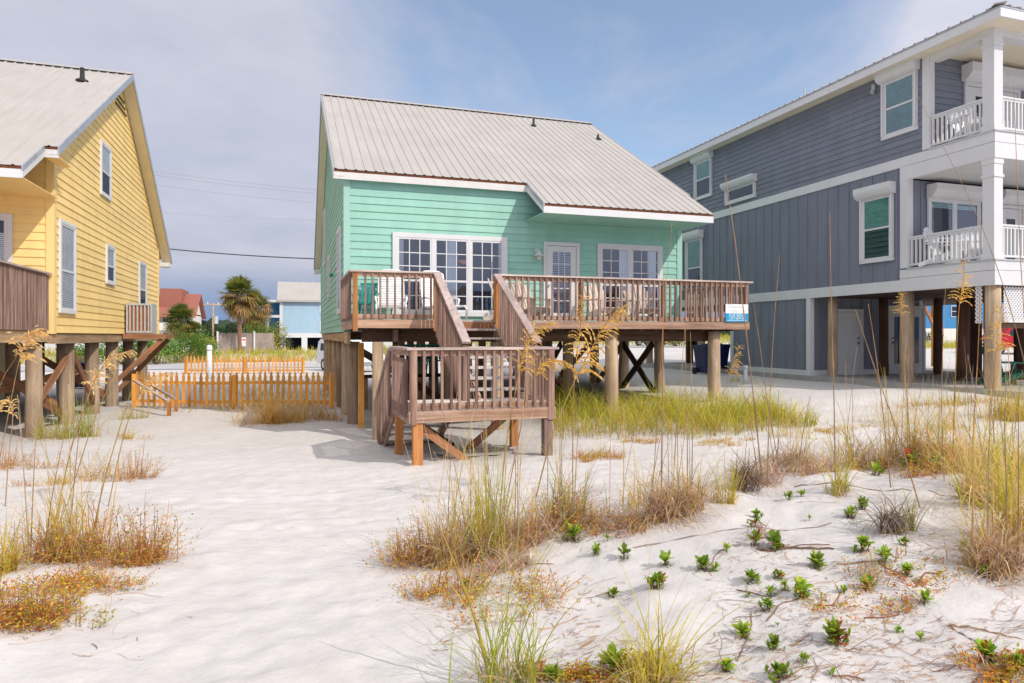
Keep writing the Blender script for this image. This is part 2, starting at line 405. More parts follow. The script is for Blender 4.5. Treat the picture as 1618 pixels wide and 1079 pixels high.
# ================================================================== SETTING: ground, road, sky
def axis(segs):
    out = []
    for a, b, st in segs:
        n = max(1, int(round((b - a) / st)))
        out += [a + (b - a) * k / n for k in range(n)]
    out.append(segs[-1][1]); return out
def build_ground():
    xs = axis([(-900, -200, 100), (-200, -60, 20), (-60, -20, 4), (-20, -6, 0.5), (-6, -3, 0.1), (-3, 7.5, 0.06), (7.5, 12, 0.12), (12, 24, 0.4), (24, 60, 3), (60, 200, 20), (200, 900, 100)])
    ys = axis([(-60, -6, 6), (-6, 0.5, 0.5), (0.5, 9, 0.06), (9, 15, 0.12), (15, 30, 0.4), (30, 64, 1.0), (64, 120, 6), (120, 400, 35), (400, 1600, 200)])
    v = []; f = []; nx = len(xs)
    for y in ys:
        for x in xs: v.append((x, y, H(x, y)))
    for j in range(len(ys) - 1):
        for i in range(nx - 1):
            a = j * nx + i; f.append((a, a + 1, a + nx + 1, a + nx))
    me = bpy.data.meshes.new('ground'); me.from_pydata(v, [], f); me.materials.append(MT['sand'])
    me.polygons.foreach_set('use_smooth', [True] * len(f)); me.update()
    o = bpy.data.objects.new('ground', me); COL.objects.link(o); o['kind'] = 'structure'
build_ground()
mb = MB()
xs = axis([(-200, -40, 8), (-40, 60, 1.0), (60, 200, 8)])
ys = [46.5, 48, 49.5, 51, 52.5, 54]
for j in range(len(ys) - 1):
    for i in range(len(xs) - 1):
        q = [(xs[i], ys[j]), (xs[i+1], ys[j]), (xs[i+1], ys[j+1]), (xs[i], ys[j+1])]
        mb.poly([(x, y, H0(x, y) + 0.03) for x, y in q])
tag(mb.build('road', MT['road'], smooth=True), kind='structure')

# ---------------- sky and sun
SUN = Vector((0.69, -1.0, 1.05)).normalized()
elev = math.asin(SUN.z); rot = math.atan2(SUN.x, SUN.y)
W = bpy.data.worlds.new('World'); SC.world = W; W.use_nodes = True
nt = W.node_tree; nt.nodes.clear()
out = N(nt, 'ShaderNodeOutputWorld')
sky = N(nt, 'ShaderNodeTexSky', sky_type='NISHITA'); sky.sun_disc = False
sky.sun_elevation = elev; sky.sun_rotation = rot; sky.dust_density = 0.8; sky.air_density = 1.0
bg1 = N(nt, 'ShaderNodeBackground'); bg1.inputs['Strength'].default_value = 0.15; L(nt, sky.outputs[0], bg1.inputs['Color'])
tc = N(nt, 'ShaderNodeTexCoord'); sp = N(nt, 'ShaderNodeSeparateXYZ'); L(nt, tc.outputs['Generated'], sp.inputs[0])
zc = N(nt, 'ShaderNodeMath', operation='MAXIMUM'); zc.inputs[1].default_value = 0.0; L(nt, sp.outputs['Z'], zc.inputs[0])
za = N(nt, 'ShaderNodeMath', operation='ADD'); za.inputs[1].default_value = 0.16; L(nt, zc.outputs[0], za.inputs[0])
dx = N(nt, 'ShaderNodeMath', operation='DIVIDE'); L(nt, sp.outputs['X'], dx.inputs[0]); L(nt, za.outputs[0], dx.inputs[1])
dy = N(nt, 'ShaderNodeMath', operation='DIVIDE'); L(nt, sp.outputs['Y'], dy.inputs[0]); L(nt, za.outputs[0], dy.inputs[1])
cb = N(nt, 'ShaderNodeCombineXYZ'); L(nt, dx.outputs[0], cb.inputs[0]); L(nt, dy.outputs[0], cb.inputs[1])
n1 = N(nt, 'ShaderNodeTexNoise', Scale=0.85, Detail=8.0, Roughness=0.58, Distortion=0.5); L(nt, cb.outputs[0], n1.inputs['Vector'])
# deck of cloud: thicker low down, thinning overhead
cov = N(nt, 'ShaderNodeMapRange'); cov.inputs['From Min'].default_value = 0.0; cov.inputs['From Max'].default_value = 0.55
cov.inputs['To Min'].default_value = 0.36; cov.inputs['To Max'].default_value = -0.05; L(nt, zc.outputs[0], cov.inputs['Value'])
ad = N(nt, 'ShaderNodeMath', operation='ADD'); L(nt, n1.outputs['Fac'], ad.inputs[0]); L(nt, cov.outputs[0], ad.inputs[1])
# a clearer gap in the cloud deck, straight inland and half way up
gd = Vector((0.36, 0.85, 0.40)).normalized()
dt = N(nt, 'ShaderNodeVectorMath', operation='DOT_PRODUCT'); L(nt, tc.outputs['Generated'], dt.inputs[0]); dt.inputs[1].default_value = gd
gp = N(nt, 'ShaderNodeMapRange', interpolation_type='SMOOTHSTEP'); gp.inputs['From Min'].default_value = 0.87; gp.inputs['From Max'].default_value = 1.0
gp.inputs['To Min'].default_value = 0.10; gp.inputs['To Max'].default_value = -0.16; L(nt, dt.outputs['Value'], gp.inputs['Value'])
ad2 = N(nt, 'ShaderNodeMath', operation='ADD'); L(nt, ad.outputs[0], ad2.inputs[0]); L(nt, gp.outputs[0], ad2.inputs[1])
fac = ramp(nt, ad2.outputs[0], [(0.38, (0.12, 0.12, 0.12)), (0.60, (0.97, 0.97, 0.97))])
n2 = N(nt, 'ShaderNodeTexNoise', Scale=1.3, Detail=8.0, Roughness=0.6); L(nt, cb.outputs[0], n2.inputs['Vector'])
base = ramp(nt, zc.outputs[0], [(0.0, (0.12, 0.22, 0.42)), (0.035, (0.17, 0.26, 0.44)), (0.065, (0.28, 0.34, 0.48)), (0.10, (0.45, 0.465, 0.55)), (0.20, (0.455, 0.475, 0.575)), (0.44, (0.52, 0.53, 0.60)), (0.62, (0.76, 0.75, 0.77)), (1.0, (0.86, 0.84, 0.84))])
shade = ramp(nt, n2.outputs['Fac'], [(0.36, (0.90, 0.915, 0.95)), (0.64, (1.09, 1.07, 1.055))])
cl = mixc(nt, 1.0, base, shade, 'MULTIPLY')
# thin cloud round the sun glows
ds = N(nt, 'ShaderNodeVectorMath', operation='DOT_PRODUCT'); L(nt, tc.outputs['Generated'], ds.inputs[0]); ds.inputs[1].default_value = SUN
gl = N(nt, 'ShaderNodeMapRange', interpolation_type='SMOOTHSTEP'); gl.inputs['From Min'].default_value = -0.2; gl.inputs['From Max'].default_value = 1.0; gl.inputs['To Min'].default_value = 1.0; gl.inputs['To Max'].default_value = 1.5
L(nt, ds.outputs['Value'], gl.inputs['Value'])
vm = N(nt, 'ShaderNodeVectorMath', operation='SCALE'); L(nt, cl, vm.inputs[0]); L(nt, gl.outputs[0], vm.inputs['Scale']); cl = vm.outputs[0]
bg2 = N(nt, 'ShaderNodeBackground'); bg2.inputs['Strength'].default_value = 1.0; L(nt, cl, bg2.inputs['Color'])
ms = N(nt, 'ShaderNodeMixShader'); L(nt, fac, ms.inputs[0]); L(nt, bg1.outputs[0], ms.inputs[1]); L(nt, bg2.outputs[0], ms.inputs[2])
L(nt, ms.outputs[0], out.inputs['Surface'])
sl = bpy.data.lights.new('sun', 'SUN'); sl.energy = 2.45; sl.angle = rad(0.6); sl.color = (1.0, 0.94, 0.86)
so = bpy.data.objects.new('sun', sl); COL.objects.link(so); so.location = (10, -10, 20)
so.rotation_euler = SUN.to_track_quat('Z', 'Y').to_euler()

cam = bpy.data.cameras.new('camera'); co = bpy.data.objects.new('camera', cam); COL.objects.link(co)
co.location = (0, 0, EYE); co.rotation_euler = (rad(90), 0, -YAW)
cam.sensor_fit = 'HORIZONTAL'; cam.sensor_width = 36; cam.lens = FOC / 1618 * 36; cam.shift_y = -8.5 / 1618
cam.clip_start = 0.05; cam.clip_end = 4000
SC.camera = co
SC.view_settings.view_transform = 'Standard'; SC.view_settings.look = 'None'; SC.view_settings.exposure = 0.30; SC.view_settings.gamma = 1.0
SC.cycles.max_bounces = 8; SC.cycles.diffuse_bounces = 4; SC.cycles.transparent_max_bounces = 12
# ================================================================== building helpers
def lap(mb, o, u, n, L_, z0, z1, e=0.178, ext=None, lip=0.022):
    o = Vector(o); u = Vector(u); n = Vector(n); z = z0
    ext = ext or (lambda z: (0, L_))
    up = Vector((0, 0, 1))
    while z < z1 - 1e-4:
        t = min(z + e, z1); a0, a1 = ext(z); b0, b1 = ext(t)
        if a1 - a0 < 0.02: break
        # one course: boards of uneven length butted end to end, each a shade apart
        cuts = [0.0]; x = R.uniform(.3, 3.6)
        while x < (a1 - a0) - .4: cuts.append(x / (a1 - a0)); x += 3.66
        cuts.append(1.0)
        for c0, c1 in zip(cuts[:-1], cuts[1:]):
            g = R.uniform(.94, 1.04); k = (g * R.uniform(.99, 1.01), g, g * R.uniform(.98, 1.02)); lp = lip + R.uniform(-.003, .003); e_ = .0016 if c1 < 1 else 0
            A0 = a0 + (a1 - a0) * c0; A1 = a0 + (a1 - a0) * c1 - e_; B0 = b0 + (b1 - b0) * c0; B1 = b0 + (b1 - b0) * c1 - e_
            pb0 = o + u * A0 + up * z; pb1 = o + u * A1 + up * z; pt0 = o + u * B0 + up * t + n * 0.003; pt1 = o + u * B1 + up * t + n * 0.003
            mb.poly([pb0 + n * lp, pb1 + n * lp, pt1, pt0], k)
            mb.poly([pb0 + n * 0.003, pb1 + n * 0.003, pb1 + n * lp, pb0 + n * lp], k)
        z = t
def gable_ext(L_, ze, sF, yR, zR, sB):
    # extents along Y (0 at the front wall) under the two slopes
    def f(z):
        a = max(0.0, yR - (zR - z) / sF); b = min(L_, yR + (zR - z) / sB)
        return (a, b)
    return f
def roof_sheet(mb, x0, x1, ya, za, yb, zb, sp=0.229, ribh=0.019, phase=0.0):
    """ribbed metal sheet from the eave line (ya, za) to the ridge line (yb, zb)"""
    prof = [(x0, 0)]; x = x0 + 0.06 + phase
    while x < x1 - 0.06:
        prof += [(x - 0.030, 0), (x - 0.014, ribh), (x + 0.014, ribh), (x + 0.030, 0)]; x += sp
    prof.append((x1, 0))
    d = Vector((0, yb - ya, zb - za)).normalized(); nrm = Vector((0, -d.z, d.y)) if yb > ya else Vector((0, d.z, -d.y))
    for (xa, ha), (xb, hb) in zip(prof[:-1], prof[1:]):
        A = Vector((xa, ya, za)) + nrm * ha; B = Vector((xb, ya, za)) + nrm * hb
        C = Vector((xb, yb, zb)) + nrm * hb; D = Vector((xa, yb, zb)) + nrm * ha
        mb.poly([A, B, C, D])
def window(parent, M, w, h, name='window', bays=1, cols=3, rows=(3, 2), split=0.42, casing=0.10, glass='glass', back='room',
           curtains=(), blind=None, box=False, frame_mat='white', lampshade=None, y0=0.036, boxh=0.27):
    fr = MB(M); y = y0
    # casing
    for q in ((-casing, 0, 0, h), (w, w + casing, 0, h), (-casing, w + casing, h, h + casing), (-casing - 0.015, w + casing + 0.015, -casing, 0)):
        fr.box(q[0], q[1], y - 0.02, y + 0.03 + (0.012 if q[2] < 0 else 0), q[2], q[3])
    mull = 0.07; s = 0.045; bw = (w - mull * (bays - 1)) / bays; zs = h * split
    for b in range(bays):
        x0 = b * (bw + mull); x1 = x0 + bw
        if b: fr.box(x0 - mull, x0, y - 0.02, y + 0.027, 0, h)
        fr.box(x0, x0 + s, y - 0.01, y + 0.020, 0, h); fr.box(x1 - s, x1, y - 0.01, y + 0.020, 0, h)
        fr.box(x0 + s, x1 - s, y - 0.01, y + 0.020, 0, s); fr.box(x0 + s, x1 - s, y - 0.01, y + 0.020, h - s, h)
        if rows[1]: fr.box(x0 + s, x1 - s, y - 0.01, y + 0.020, zs - 0.025, zs + 0.025)
    o = fr.build(name, MT[frame_mat], parent)
    g = MB(M); gr = MB(M); bk = MB(M)
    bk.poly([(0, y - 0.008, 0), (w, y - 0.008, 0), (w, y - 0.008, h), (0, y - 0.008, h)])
    g.poly([(0, y + 0.008, 0), (w, y + 0.008, 0), (w, y + 0.008, h), (0, y + 0.008, h)])
    ng = 0; t = 0.011
    for b in range(bays):
        x0 = b * (bw + mull) + s; x1 = x0 + bw - 2 * s
        secs = [(zs + 0.025, h - s, rows[0]), (s, zs - 0.025, rows[1])] if rows[1] else [(s, h - s, rows[0])]
        for za, zb, r in secs:
            for c in range(1, cols):
                xx = x0 + (x1 - x0) * c / cols; gr.box(xx - t, xx + t, y + 0.009, y + 0.017, za, zb); ng += 1
            for k in range(1, r):
                zz = za + (zb - za) * k / r; gr.box(x0, x1, y + 0.0095, y + 0.0165, zz - t, zz + t); ng += 1
    bk.build('room_behind', MT[back], o); g.build('pane', MT[glass], o)
    if ng: gr.build('grille', MT[frame_mat], o)
    for (a, b_, za, zb) in curtains:
        cu = MB(M); n = 16
        for k in range(n):
            xa = a + (b_ - a) * k / n; xb = a + (b_ - a) * (k + 1) / n
            ya = y - 0.006 + 0.010 * (k % 2); yb = y - 0.006 + 0.010 * ((k + 1) % 2)
            cu.poly([(xa, ya, za), (xb, yb, za), (xb, yb, zb), (xa, ya, zb)])
        cu.build('curtain', MT['curtain'], o)
    if blind:
        a, b_, za, zb, mm = blind; bl = MB(M); z = za
        while z < zb:
            bl.poly([(a, y - 0.004, z), (b_, y - 0.004, z), (b_, y + 0.003, z + 0.030), (a, y + 0.003, z + 0.030)]); z += 0.040
        bl.build('blind', MT[mm], o)
    if lampshade:
        ls = MB(M); a, zz = lampshade; r = 0.13
        pts = [(a + r * math.cos(math.pi + math.pi * k / 10), y + 0.002, zz + 0.75 * r * math.sin(math.pi + math.pi * k / 10)) for k in range(11)]
        ls.poly(pts); ls.build('lampshade', MT['peach'], o)
    if box:
        bx = MB(M); x0, x1 = -casing - 0.06, w + casing + 0.06; H_ = boxh; D = 0.24; z0 = h + 0.02
        prof = [(0.0, z0), (0.10, z0), (0.17, z0 + 0.04), (0.22, z0 + 0.11), (D, z0 + 0.17), (D, z0 + H_), (0.0, z0 + H_)]
        ia = [bx.V((x0, p[0] + 0.02, p[1])) for p in prof]; ib = [bx.V((x1, p[0] + 0.02, p[1])) for p in prof]
        for k in range(len(prof)): bx.F(ia[k], ia[(k+1) % len(prof)], ib[(k+1) % len(prof)], ib[k])
        bx.F(*ia[::-1]); bx.F(*ib)
        for xx in (-casing + 0.01, w + casing - 0.05): bx.box(xx, xx + 0.045, y + 0.028, y + 0.075, 0.0, h + 0.03)
        bx.build('shutter_box', MT['white'], o)
    return o
def span_x(pxl, pxr, pyt, pyb, X, flip=1):
    """window rectangle on the plane x = X from photo pixels of its left edge heights; flip -> which side looks left"""
    a = on_x(pxl, pyt, X); b = on_x(pxl, pyb, X); c = on_x(pxr, pyt, X)
    return a.y, c.y, b.z, a.z
def round_pile(parent, x, y, zt, r=0.15, mat='pile', name='pile', zb=None):
    m = MB(); zb = H(x, y) - 0.3 if zb is None else zb
    n = 14; k = 7; pts = []; rs = []
    jx, jy = R.uniform(-.02, .02), R.uniform(-.02, .02)
    for i in range(k + 1):
        t = i / k; pts.append((x + jx * (1 - t) + R.uniform(-.006, .006), y + jy * (1 - t) + R.uniform(-.006, .006), zb + (zt - zb) * t)); rs.append(r * (1.06 - 0.1 * t))
    m.tube(pts, rs, n)
    return m.build(name, MT[mat], parent, smooth=True)
def cottage(name, label, xa, xb, yF, yB, sid, trim, rx0, rx1, ridge, eF, slope, ext, backeave, z0=2.2, sides='LR', rakemat='cream'):
    yR, zR = ridge; eB, zB = backeave
    zr = lambda y: zR - slope * (yR - y)
    sB = (zR - zB) / (eB - yR)
    root = thing(name, label, 'beach house', (xa if sides[0] == 'L' else xb, yF, 0))
    # walls: front, two gables, back
    w = MB(); lap(w, (xa, yF, 0), (1, 0, 0), (0, -1, 0), xb - xa, z0, zr(yF) - 0.12)
    w.build('front_siding', MT[sid], root)
    ge = gable_ext(yB - yF, 0, slope, yR - yF, zR - 0.12, sB)
    for X, nx in ((xa, -1), (xb, 1)):
        w = MB(); lap(w, (X, yF, 0), (0, 1, 0), (nx, 0, 0), yB - yF, z0, zR - 0.15, ext=ge); w.build('gable_siding', MT[sid], root)
    w = MB(); lap(w, (xb, yB, 0), (-1, 0, 0), (0, 1, 0), xb - xa, z0, zR - sB * (yB - yR) - 0.12); w.build('back_siding', MT[sid], root)
    # corner boards
    for X, nx in ((xa, -1), (xb, 1)):
        zt = zr(yF) - 0.13; c = MB()
        c.box(X - 0.12 if nx > 0 else X - 0.03, X + 0.03 if nx > 0 else X + 0.12, yF - 0.034, yF - 0.001, z0 - 0.02, zt); c.build('corner_board', MT[trim], root); c = MB()
        c.box(X + (0.001 if nx > 0 else -0.034), X + (0.034 if nx > 0 else -0.001), yF - 0.0335, yF + 0.12, z0 - 0.02, zt); c.build('corner_board', MT[trim], root); c = MB()
        c.box(X + (0.001 if nx > 0 else -0.034), X + (0.034 if nx > 0 else -0.001), yB - 0.12, yB + 0.03, z0 - 0.02, zR - sB * (yB - yR) - 0.14)
        c.build('corner_board', MT[trim], root)
    # roof
    rf = MB()
    ex0, ex1, eE = ext
    roof_sheet(rf, rx0, rx1, eF, zr(eF), yR, zR)
    roof_sheet(rf, ex0, ex1, eE, zr(eE), eF + 0.03, zr(eF + 0.03) + 0.006, phase=((0.229 - (ex0 - rx0) % 0.229) % 0.229))
    roof_sheet(rf, rx0, rx1, eB, zB, yR, zR)
    # underside deck of the roof
    for (x0, x1, y0_, y1_) in ((rx0 + .01, rx1 - .01, eF + .02, yR), (ex0 + .01, ex1 - .01, eE + .02, eF + .02)):
        rf.poly([(x0, y0_, zr(y0_) - 0.05), (x1, y0_, zr(y0_) - 0.05), (x1, y1_, zr(y1_) - 0.05), (x0, y1_, zr(y1_) - 0.05)])
    roof = rf.build('roof', MT['roof'], root)
    # ridge cap over dark closures with gaps between them
    rc = MB(); rc.cur = 0
    rc.beam((rx0, yR - 0.07, zR + 0.045 - 0.07 * slope), (rx1, yR - 0.07, zR + 0.045 - 0.07 * slope), 0.18, 0.012, (0, -slope, 1))
    rc.beam((rx0, yR + 0.07, zR + 0.045 - 0.07 * sB), (rx1, yR + 0.07, zR + 0.045 - 0.07 * sB), 0.18, 0.012, (0, sB, 1))
    rc.cur = 1; x = rx0 + 0.10
    while x < rx1 - 0.2:
        rc.beam((x, yR - 0.165, zR - 0.165 * slope + 0.028), (x + 0.19, yR - 0.165, zR - 0.165 * slope + 0.028), 0.02, 0.035, (0, -slope, 1)); x += 0.229
    rc.build('ridge_cap', [MT['roof'], MT['black']], roof)
    # rusty drip edges, fascia, soffits
    for (x0, x1, e) in ((rx0, ex0 if ex0 > rx0 + 1 else rx1, eF) if sides[0] == 'L' else (ex1 - 0.02, rx1, eF), (ex0, ex1, eE)):
        d = MB(); d.box(x0 + 0.01, x1 - 0.01, e + 0.012, e + 0.03, zr(e) - 0.062, zr(e) - 0.012); d.build('drip_edge', MT['rust'], roof)
        d = MB(); d.box(x0, x1, e + 0.008, e + 0.035, zr(e) - 0.225, zr(e) - 0.063); d.build('fascia', MT['white_stained'] if e == eF else MT['white'], roof)
        d = MB(); d.box(x0 + 0.01, x1 - 0.01, e + 0.036, yF - 0.024, zr(e) - 0.215, zr(e) - 0.20); d.build('soffit', MT[sid], roof)
    # rake overhangs on both gables: soffit board, metal edge, return at the foot
    for X, wallX in ((rx0, xa), (rx1, xb)):
        xo, xi = X, wallX + (-0.024 if X < wallX else 0.024)
        s_ = MB()
        s_.poly([(xo, eF, zr(eF) - .16), (xi, eF, zr(eF) - .16), (xi, yR, zR - .16), (xo, yR, zR - .16)])
        s_.poly([(xo, eB, zB - .16), (xi, eB, zB - .16), (xi, yR, zR - .16), (xo, yR, zR - .16)])
        s_.build('rake_soffit', MT[rakemat], roof)
        e = MB(); t = 0.02 if X < wallX else -0.02
        for (ya, za, yb, zb) in ((eF, zr(eF), yR, zR), (eB, zB, yR, zR)):
            for k0, k1 in ((-0.17, 0.012),):
                A = [(X - t/2, ya, za + k0), (X - t/2, yb, zb + k0), (X - t/2, yb, zb + k1), (X - t/2, ya, za + k1)]
                B = [(X + t, p[1], p[2]) for p in A]
                e.poly(A); e.poly(B[::-1])
                for k in range(4): e.poly([A[k], A[(k+1) % 4], B[(k+1) % 4], B[k]])
        e.build('rake_edge', MT['rake'], roof)
        bb = MB(); bb.box(min(xo, xi), max(xo, xi), eB - 0.75, eB - 0.02, zB - 0.32, zB - 0.17); bb.build('eave_return', MT['white'], roof)
    X = ex0 if sides[0] == 'L' else ex1
    e = MB(); t = 0.02 if sides[0] == 'L' else -0.02
    for k0, k1, off in ((-0.10, 0.012, 0.0), (-0.225, -0.101, 0.3)):
        A = [(X - t * .5 + t * off, eE, zr(eE) + k0), (X - t * .5 + t * off, eF, zr(eF) + k0), (X - t * .5 + t * off, eF, zr(eF) + k1), (X - t * .5 + t * off, eE, zr(eE) + k1)]
        B = [(X + t, p[1], p[2]) for p in A]; e.cur = 0 if off == 0 else 1
        e.poly(A); e.poly(B[::-1])
        for k in range(4): e.poly([A[k], A[(k+1) % 4], B[(k+1) % 4], B[k]])
    e.build('rake_edge', [MT['rake'], MT['white']], roof)
    # floor frame under the walls
    fl = MB(); fl.box(xa + 0.01, xb - 0.01, yF + 0.01, yB - 0.01, z0 - 0.02, z0 - 0.005)
    for k in range(30):
        yy = yF + 0.2 + k * 0.41
        if yy < yB - 0.2: fl.box(xa + 0.12, xb - 0.12, yy, yy + 0.04, z0 - 0.19, z0 - 0.021)
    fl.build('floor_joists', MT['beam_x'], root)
    for X in (xa + 0.06, (xa * 2 + xb) / 3, (xa + 2 * xb) / 3, xb - 0.06):
        b = MB(); b.box(X - 0.05, X + 0.05, yF, yB, z0 - 0.235, z0 - 0.0205 if abs(X - xa) < .1 or abs(X - xb) < .1 else z0 - 0.195); b.build('floor_beam', MT['beam_y'], root)
    return root, roof, zr
def vent_pipe(roof, x, y, z, h=0.3, r=0.045):
    m = MB(); m.tube([(x, y, z - 0.06), (x, y, z + 0.02), (x, y, z + 0.05), (x, y, z + 0.09), (x, y, z + h)], [r * 3.6, r * 3.0, r * 1.7, r * 1.15, r * 1.05], 12)
    return m.build('vent_pipe', MT['black'], roof, smooth=True)
# ================================================================== MINT COTTAGE
GX0, GX1, GF, GB = 1.21, 10.22, 16.13, 28.6
green, groof, gzr = cottage('beach_cottage', 'mint green clapboard cottage on wooden piles with a grey ribbed metal roof', GX0, GX1, GF, GB, 'mint', 'mint_trim',
    0.93, 10.40, (22.4, 9.87), 15.95, 0.606, (5.66, 10.33, 14.75), (29.3, 5.0), 2.2, 'LR', 'cream')
for px, py in ((843, 199), (945, 220)):
    # on the front slope
    r = ray(px, py); t = 10.0
    while EYE + r.z * t > gzr(r.y * t): t += 0.02
    p = Vector((0, 0, EYE)) + r * t; vent_pipe(groof, p.x, p.y, p.z, 0.24 if px < 900 else 0.16, 0.034)
u, n = (1, 0, 0), (0, -1, 0)
def rect_y(pxl, pxr, pyt, pyb, Y, inset=0.10):
    a = on_y(pxl, pyt, Y); b = on_y(pxr, pyt, Y); pm = (pxl + pxr) / 2
    zt = on_y(pxl, pyt, Y).z; zb = on_y(pm, pyb, Y).z
    return a.x + inset, zb + inset, (b.x - a.x) - 2 * inset, zt - zb - 2 * inset
x, z, w, h = rect_y(620.5, 800, 367.5, 499, GF)
window(green, frame((x, GF, z), u, n), w, h, 'picture_window', 3, 3, (3, 2), 0.42,
       curtains=[(w * .015, w * .06, 0.02, h - .05), (w * .445, w * .555, 0.02, h - .05), (w * .955, w * .995, 0.02, h - .05)], lampshade=(w * .615, h * 0.72), casing=0.11)
x, z, w, h = rect_y(943, 1045, 384.5, 499, GF)
window(green, frame((x, GF, z), u, n), w, h, 'front_window', 2, 3, (3, 2), 0.42, curtains=[(w * .31, w * .48, 0.02, h - .05), (w * .80, w * .95, 0.02, h - .05)], casing=0.10)
# glazed door with a blind
x, z, w, h = rect_y(858, 914.5, 382, 514, GF, 0.0)
M = frame((x, GF, 2.44), u, n); h = h - (2.44 - z)
d = MB(M); c = 0.09
d.box(0, c, 0.004, 0.06, 0, h - c); d.box(w - c, w, 0.004, 0.06, 0, h - c); d.box(0, w, 0.004, 0.066, h - c, h)
door = d.build('door', MT['white'], green)
d = MB(M); a0, a1 = c + 0.01, w - c - 0.01; s = 0.15; zt = h - c - 0.012
d.box(a0, a0 + s, 0.01, 0.045, 0.01, zt); d.box(a1 - s, a1, 0.01, 0.045, 0.01, zt); d.box(a0 + s, a1 - s, 0.01, 0.045, 0.01, 0.26); d.box(a0 + s, a1 - s, 0.01, 0.045, zt - 0.14, zt)
d.build('door_leaf', MT['white'], door)
g0, g1, gz0, gz1 = a0 + s, a1 - s, 0.26, zt - 0.14
d = MB(M); d.poly([(g0, 0.024, gz0), (g1, 0.024, gz0), (g1, 0.024, gz1), (g0, 0.024, gz1)]); d.build('room_behind', MT['room'], door)
d = MB(M); zz = gz0 + 0.02
while zz < gz1 - 0.02:
    d.poly([(g0, 0.026, zz), (g1, 0.026, zz), (g1, 0.030, zz + 0.026), (g0, 0.030, zz + 0.026)]); zz += 0.048
d.build('blind', MT['blind'], door)
d = MB(M); d.poly([(g0, 0.034, gz0), (g1, 0.034, gz0), (g1, 0.034, gz1), (g0, 0.034, gz1)]); d.build('pane', MT['glass'], door)
d = MB(M)
for k in range(1, 3): xx = g0 + (g1 - g0) * k / 3; d.box(xx - .011, xx + .011, 0.035, 0.044, gz0, gz1)
for k in range(1, 5): zz = gz0 + (gz1 - gz0) * k / 5; d.box(g0, g1, 0.0355, 0.0435, zz - .011, zz + .011)
d.build('grille', MT['white'], door)
d = MB(M); d.tube([(a0 + 0.06, 0.045, 0.98), (a0 + 0.06, 0.10, 0.98)], [0.02, 0.03], 10); d.cyl(a0 + 0.06, 0.05, 1.12, 1.16, 0.02, 8); d.build('handle', MT['metal'], door)
# threshold and a sill board
# barn lamp by the door
p = on_y(848, 404, GF); m = MB()
m.tube([(p.x, p.y - 0.02, p.z + 0.12), (p.x, p.y - 0.12, p.z + 0.16), (p.x, p.y - 0.17, p.z + 0.10)], 0.018, 8)
m.tube([(p.x, p.y - 0.17, p.z + 0.13), (p.x, p.y - 0.17, p.z + 0.07), (p.x, p.y - 0.17, p.z + 0.02), (p.x, p.y - 0.17, p.z - 0.03)], [0.02, 0.05, 0.09, 0.14], 16, cap=False)
m.cyl(p.x, p.y - 0.012, p.z + 0.06, p.z + 0.18, 0.05, 12)
wl = m.build('wall_lamp', MT['white_stained'], green, smooth=True)
m = MB(); m.tube([(p.x, p.y - 0.17, p.z + 0.0), (p.x, p.y - 0.17, p.z - 0.08), (p.x, p.y - 0.17, p.z - 0.13)], [0.06, 0.065, 0.03], 12); m.build('lamp_glass', MT['lamp'], wl, smooth=True)
# two windows on the shaded west gable
y0, y1, z0, z1 = 24.9, 25.9, 4.75, 6.6
window(green, frame((GX0, y1, z0), (0, -1, 0), (-1, 0, 0)), y1 - y0, z1 - z0, 'side_window', 1, 1, (1, 1), 0.5, casing=0.07)
y0, y1, z0, z1 = 17.15, 18.0, 2.75, 4.75
window(green, frame((GX0, y1, z0), (0, -1, 0), (-1, 0, 0)), y1 - y0, z1 - z0, 'side_window', 1, 1, (1, 1), 0.5, casing=0.09)
y0, y1, z0, z1 = 21.9, 22.6, 3.4, 4.6
window(green, frame((GX0, y1, z0), (0, -1, 0), (-1, 0, 0)), y1 - y0, z1 - z0, 'side_window', 1, 1, (1, 1), 0.5, casing=0.07)
m = MB(); m.tube([(GX0 - .02, 20.4, 3.9), (GX0 - 0.09, 20.4, 3.9), (GX0 - 0.12, 20.4, 3.84)], [0.05, 0.06, 0.03], 8); m.build('wall_light', MT['teal'], green)
# piles under the house and deck-side posts
for yy in (16.35, 18.4, 20.5, 22.6, 24.7, 26.8, 28.3):
    for xx in (1.42, 4.2, 6.95, 9.68):
        if yy > 16 and (xx, yy) != (0, 0): round_pile(green, xx, yy, 1.97, 0.15 + R.uniform(-.012, .012))
def brace(root, p0, p1, w=0.05, h=0.19, mat='brace', name='brace'):
    m = MB(); p0 = Vector(p0); p1 = Vector(p1); d = p1 - p0
    M = Matrix.Translation(p0) @ d.to_track_quat('X', 'Z').to_matrix().to_4x4()
    m.box(0, d.length, -w/2, w/2, -h/2, h/2)
    o = m.build(name, MT[mat], None); o.matrix_world = Matrix.Translation(-root.location) @ M; o.parent = root
    return o
for X in (6.95, 9.68):
    pass
brace(green, (9.55, 16.45, 1.90), (9.55, 18.35, 0.50), mat='beam_x'); brace(green, (9.60, 18.35, 1.90), (9.60, 16.45, 0.50), mat='beam_x')
brace(green, (6.75, 16.4, 1.05), (9.55, 20.3, 2.0)); brace(green, (6.75, 16.5, 0.95), (8.6, 20.4, 0.25))
brace(green, (6.80, 16.45, 1.90), (6.80, 18.35, 0.45), mat='beam_x'); brace(green, (6.85, 18.35, 1.90), (6.85, 16.45, 0.35), mat='beam_x')
brace(green, (1.55, 18.42, 1.85), (4.15, 18.42, 0.25), mat='beam_x'); brace(green, (9.7, 18.5, 1.9), (9.7, 20.4, 0.5))
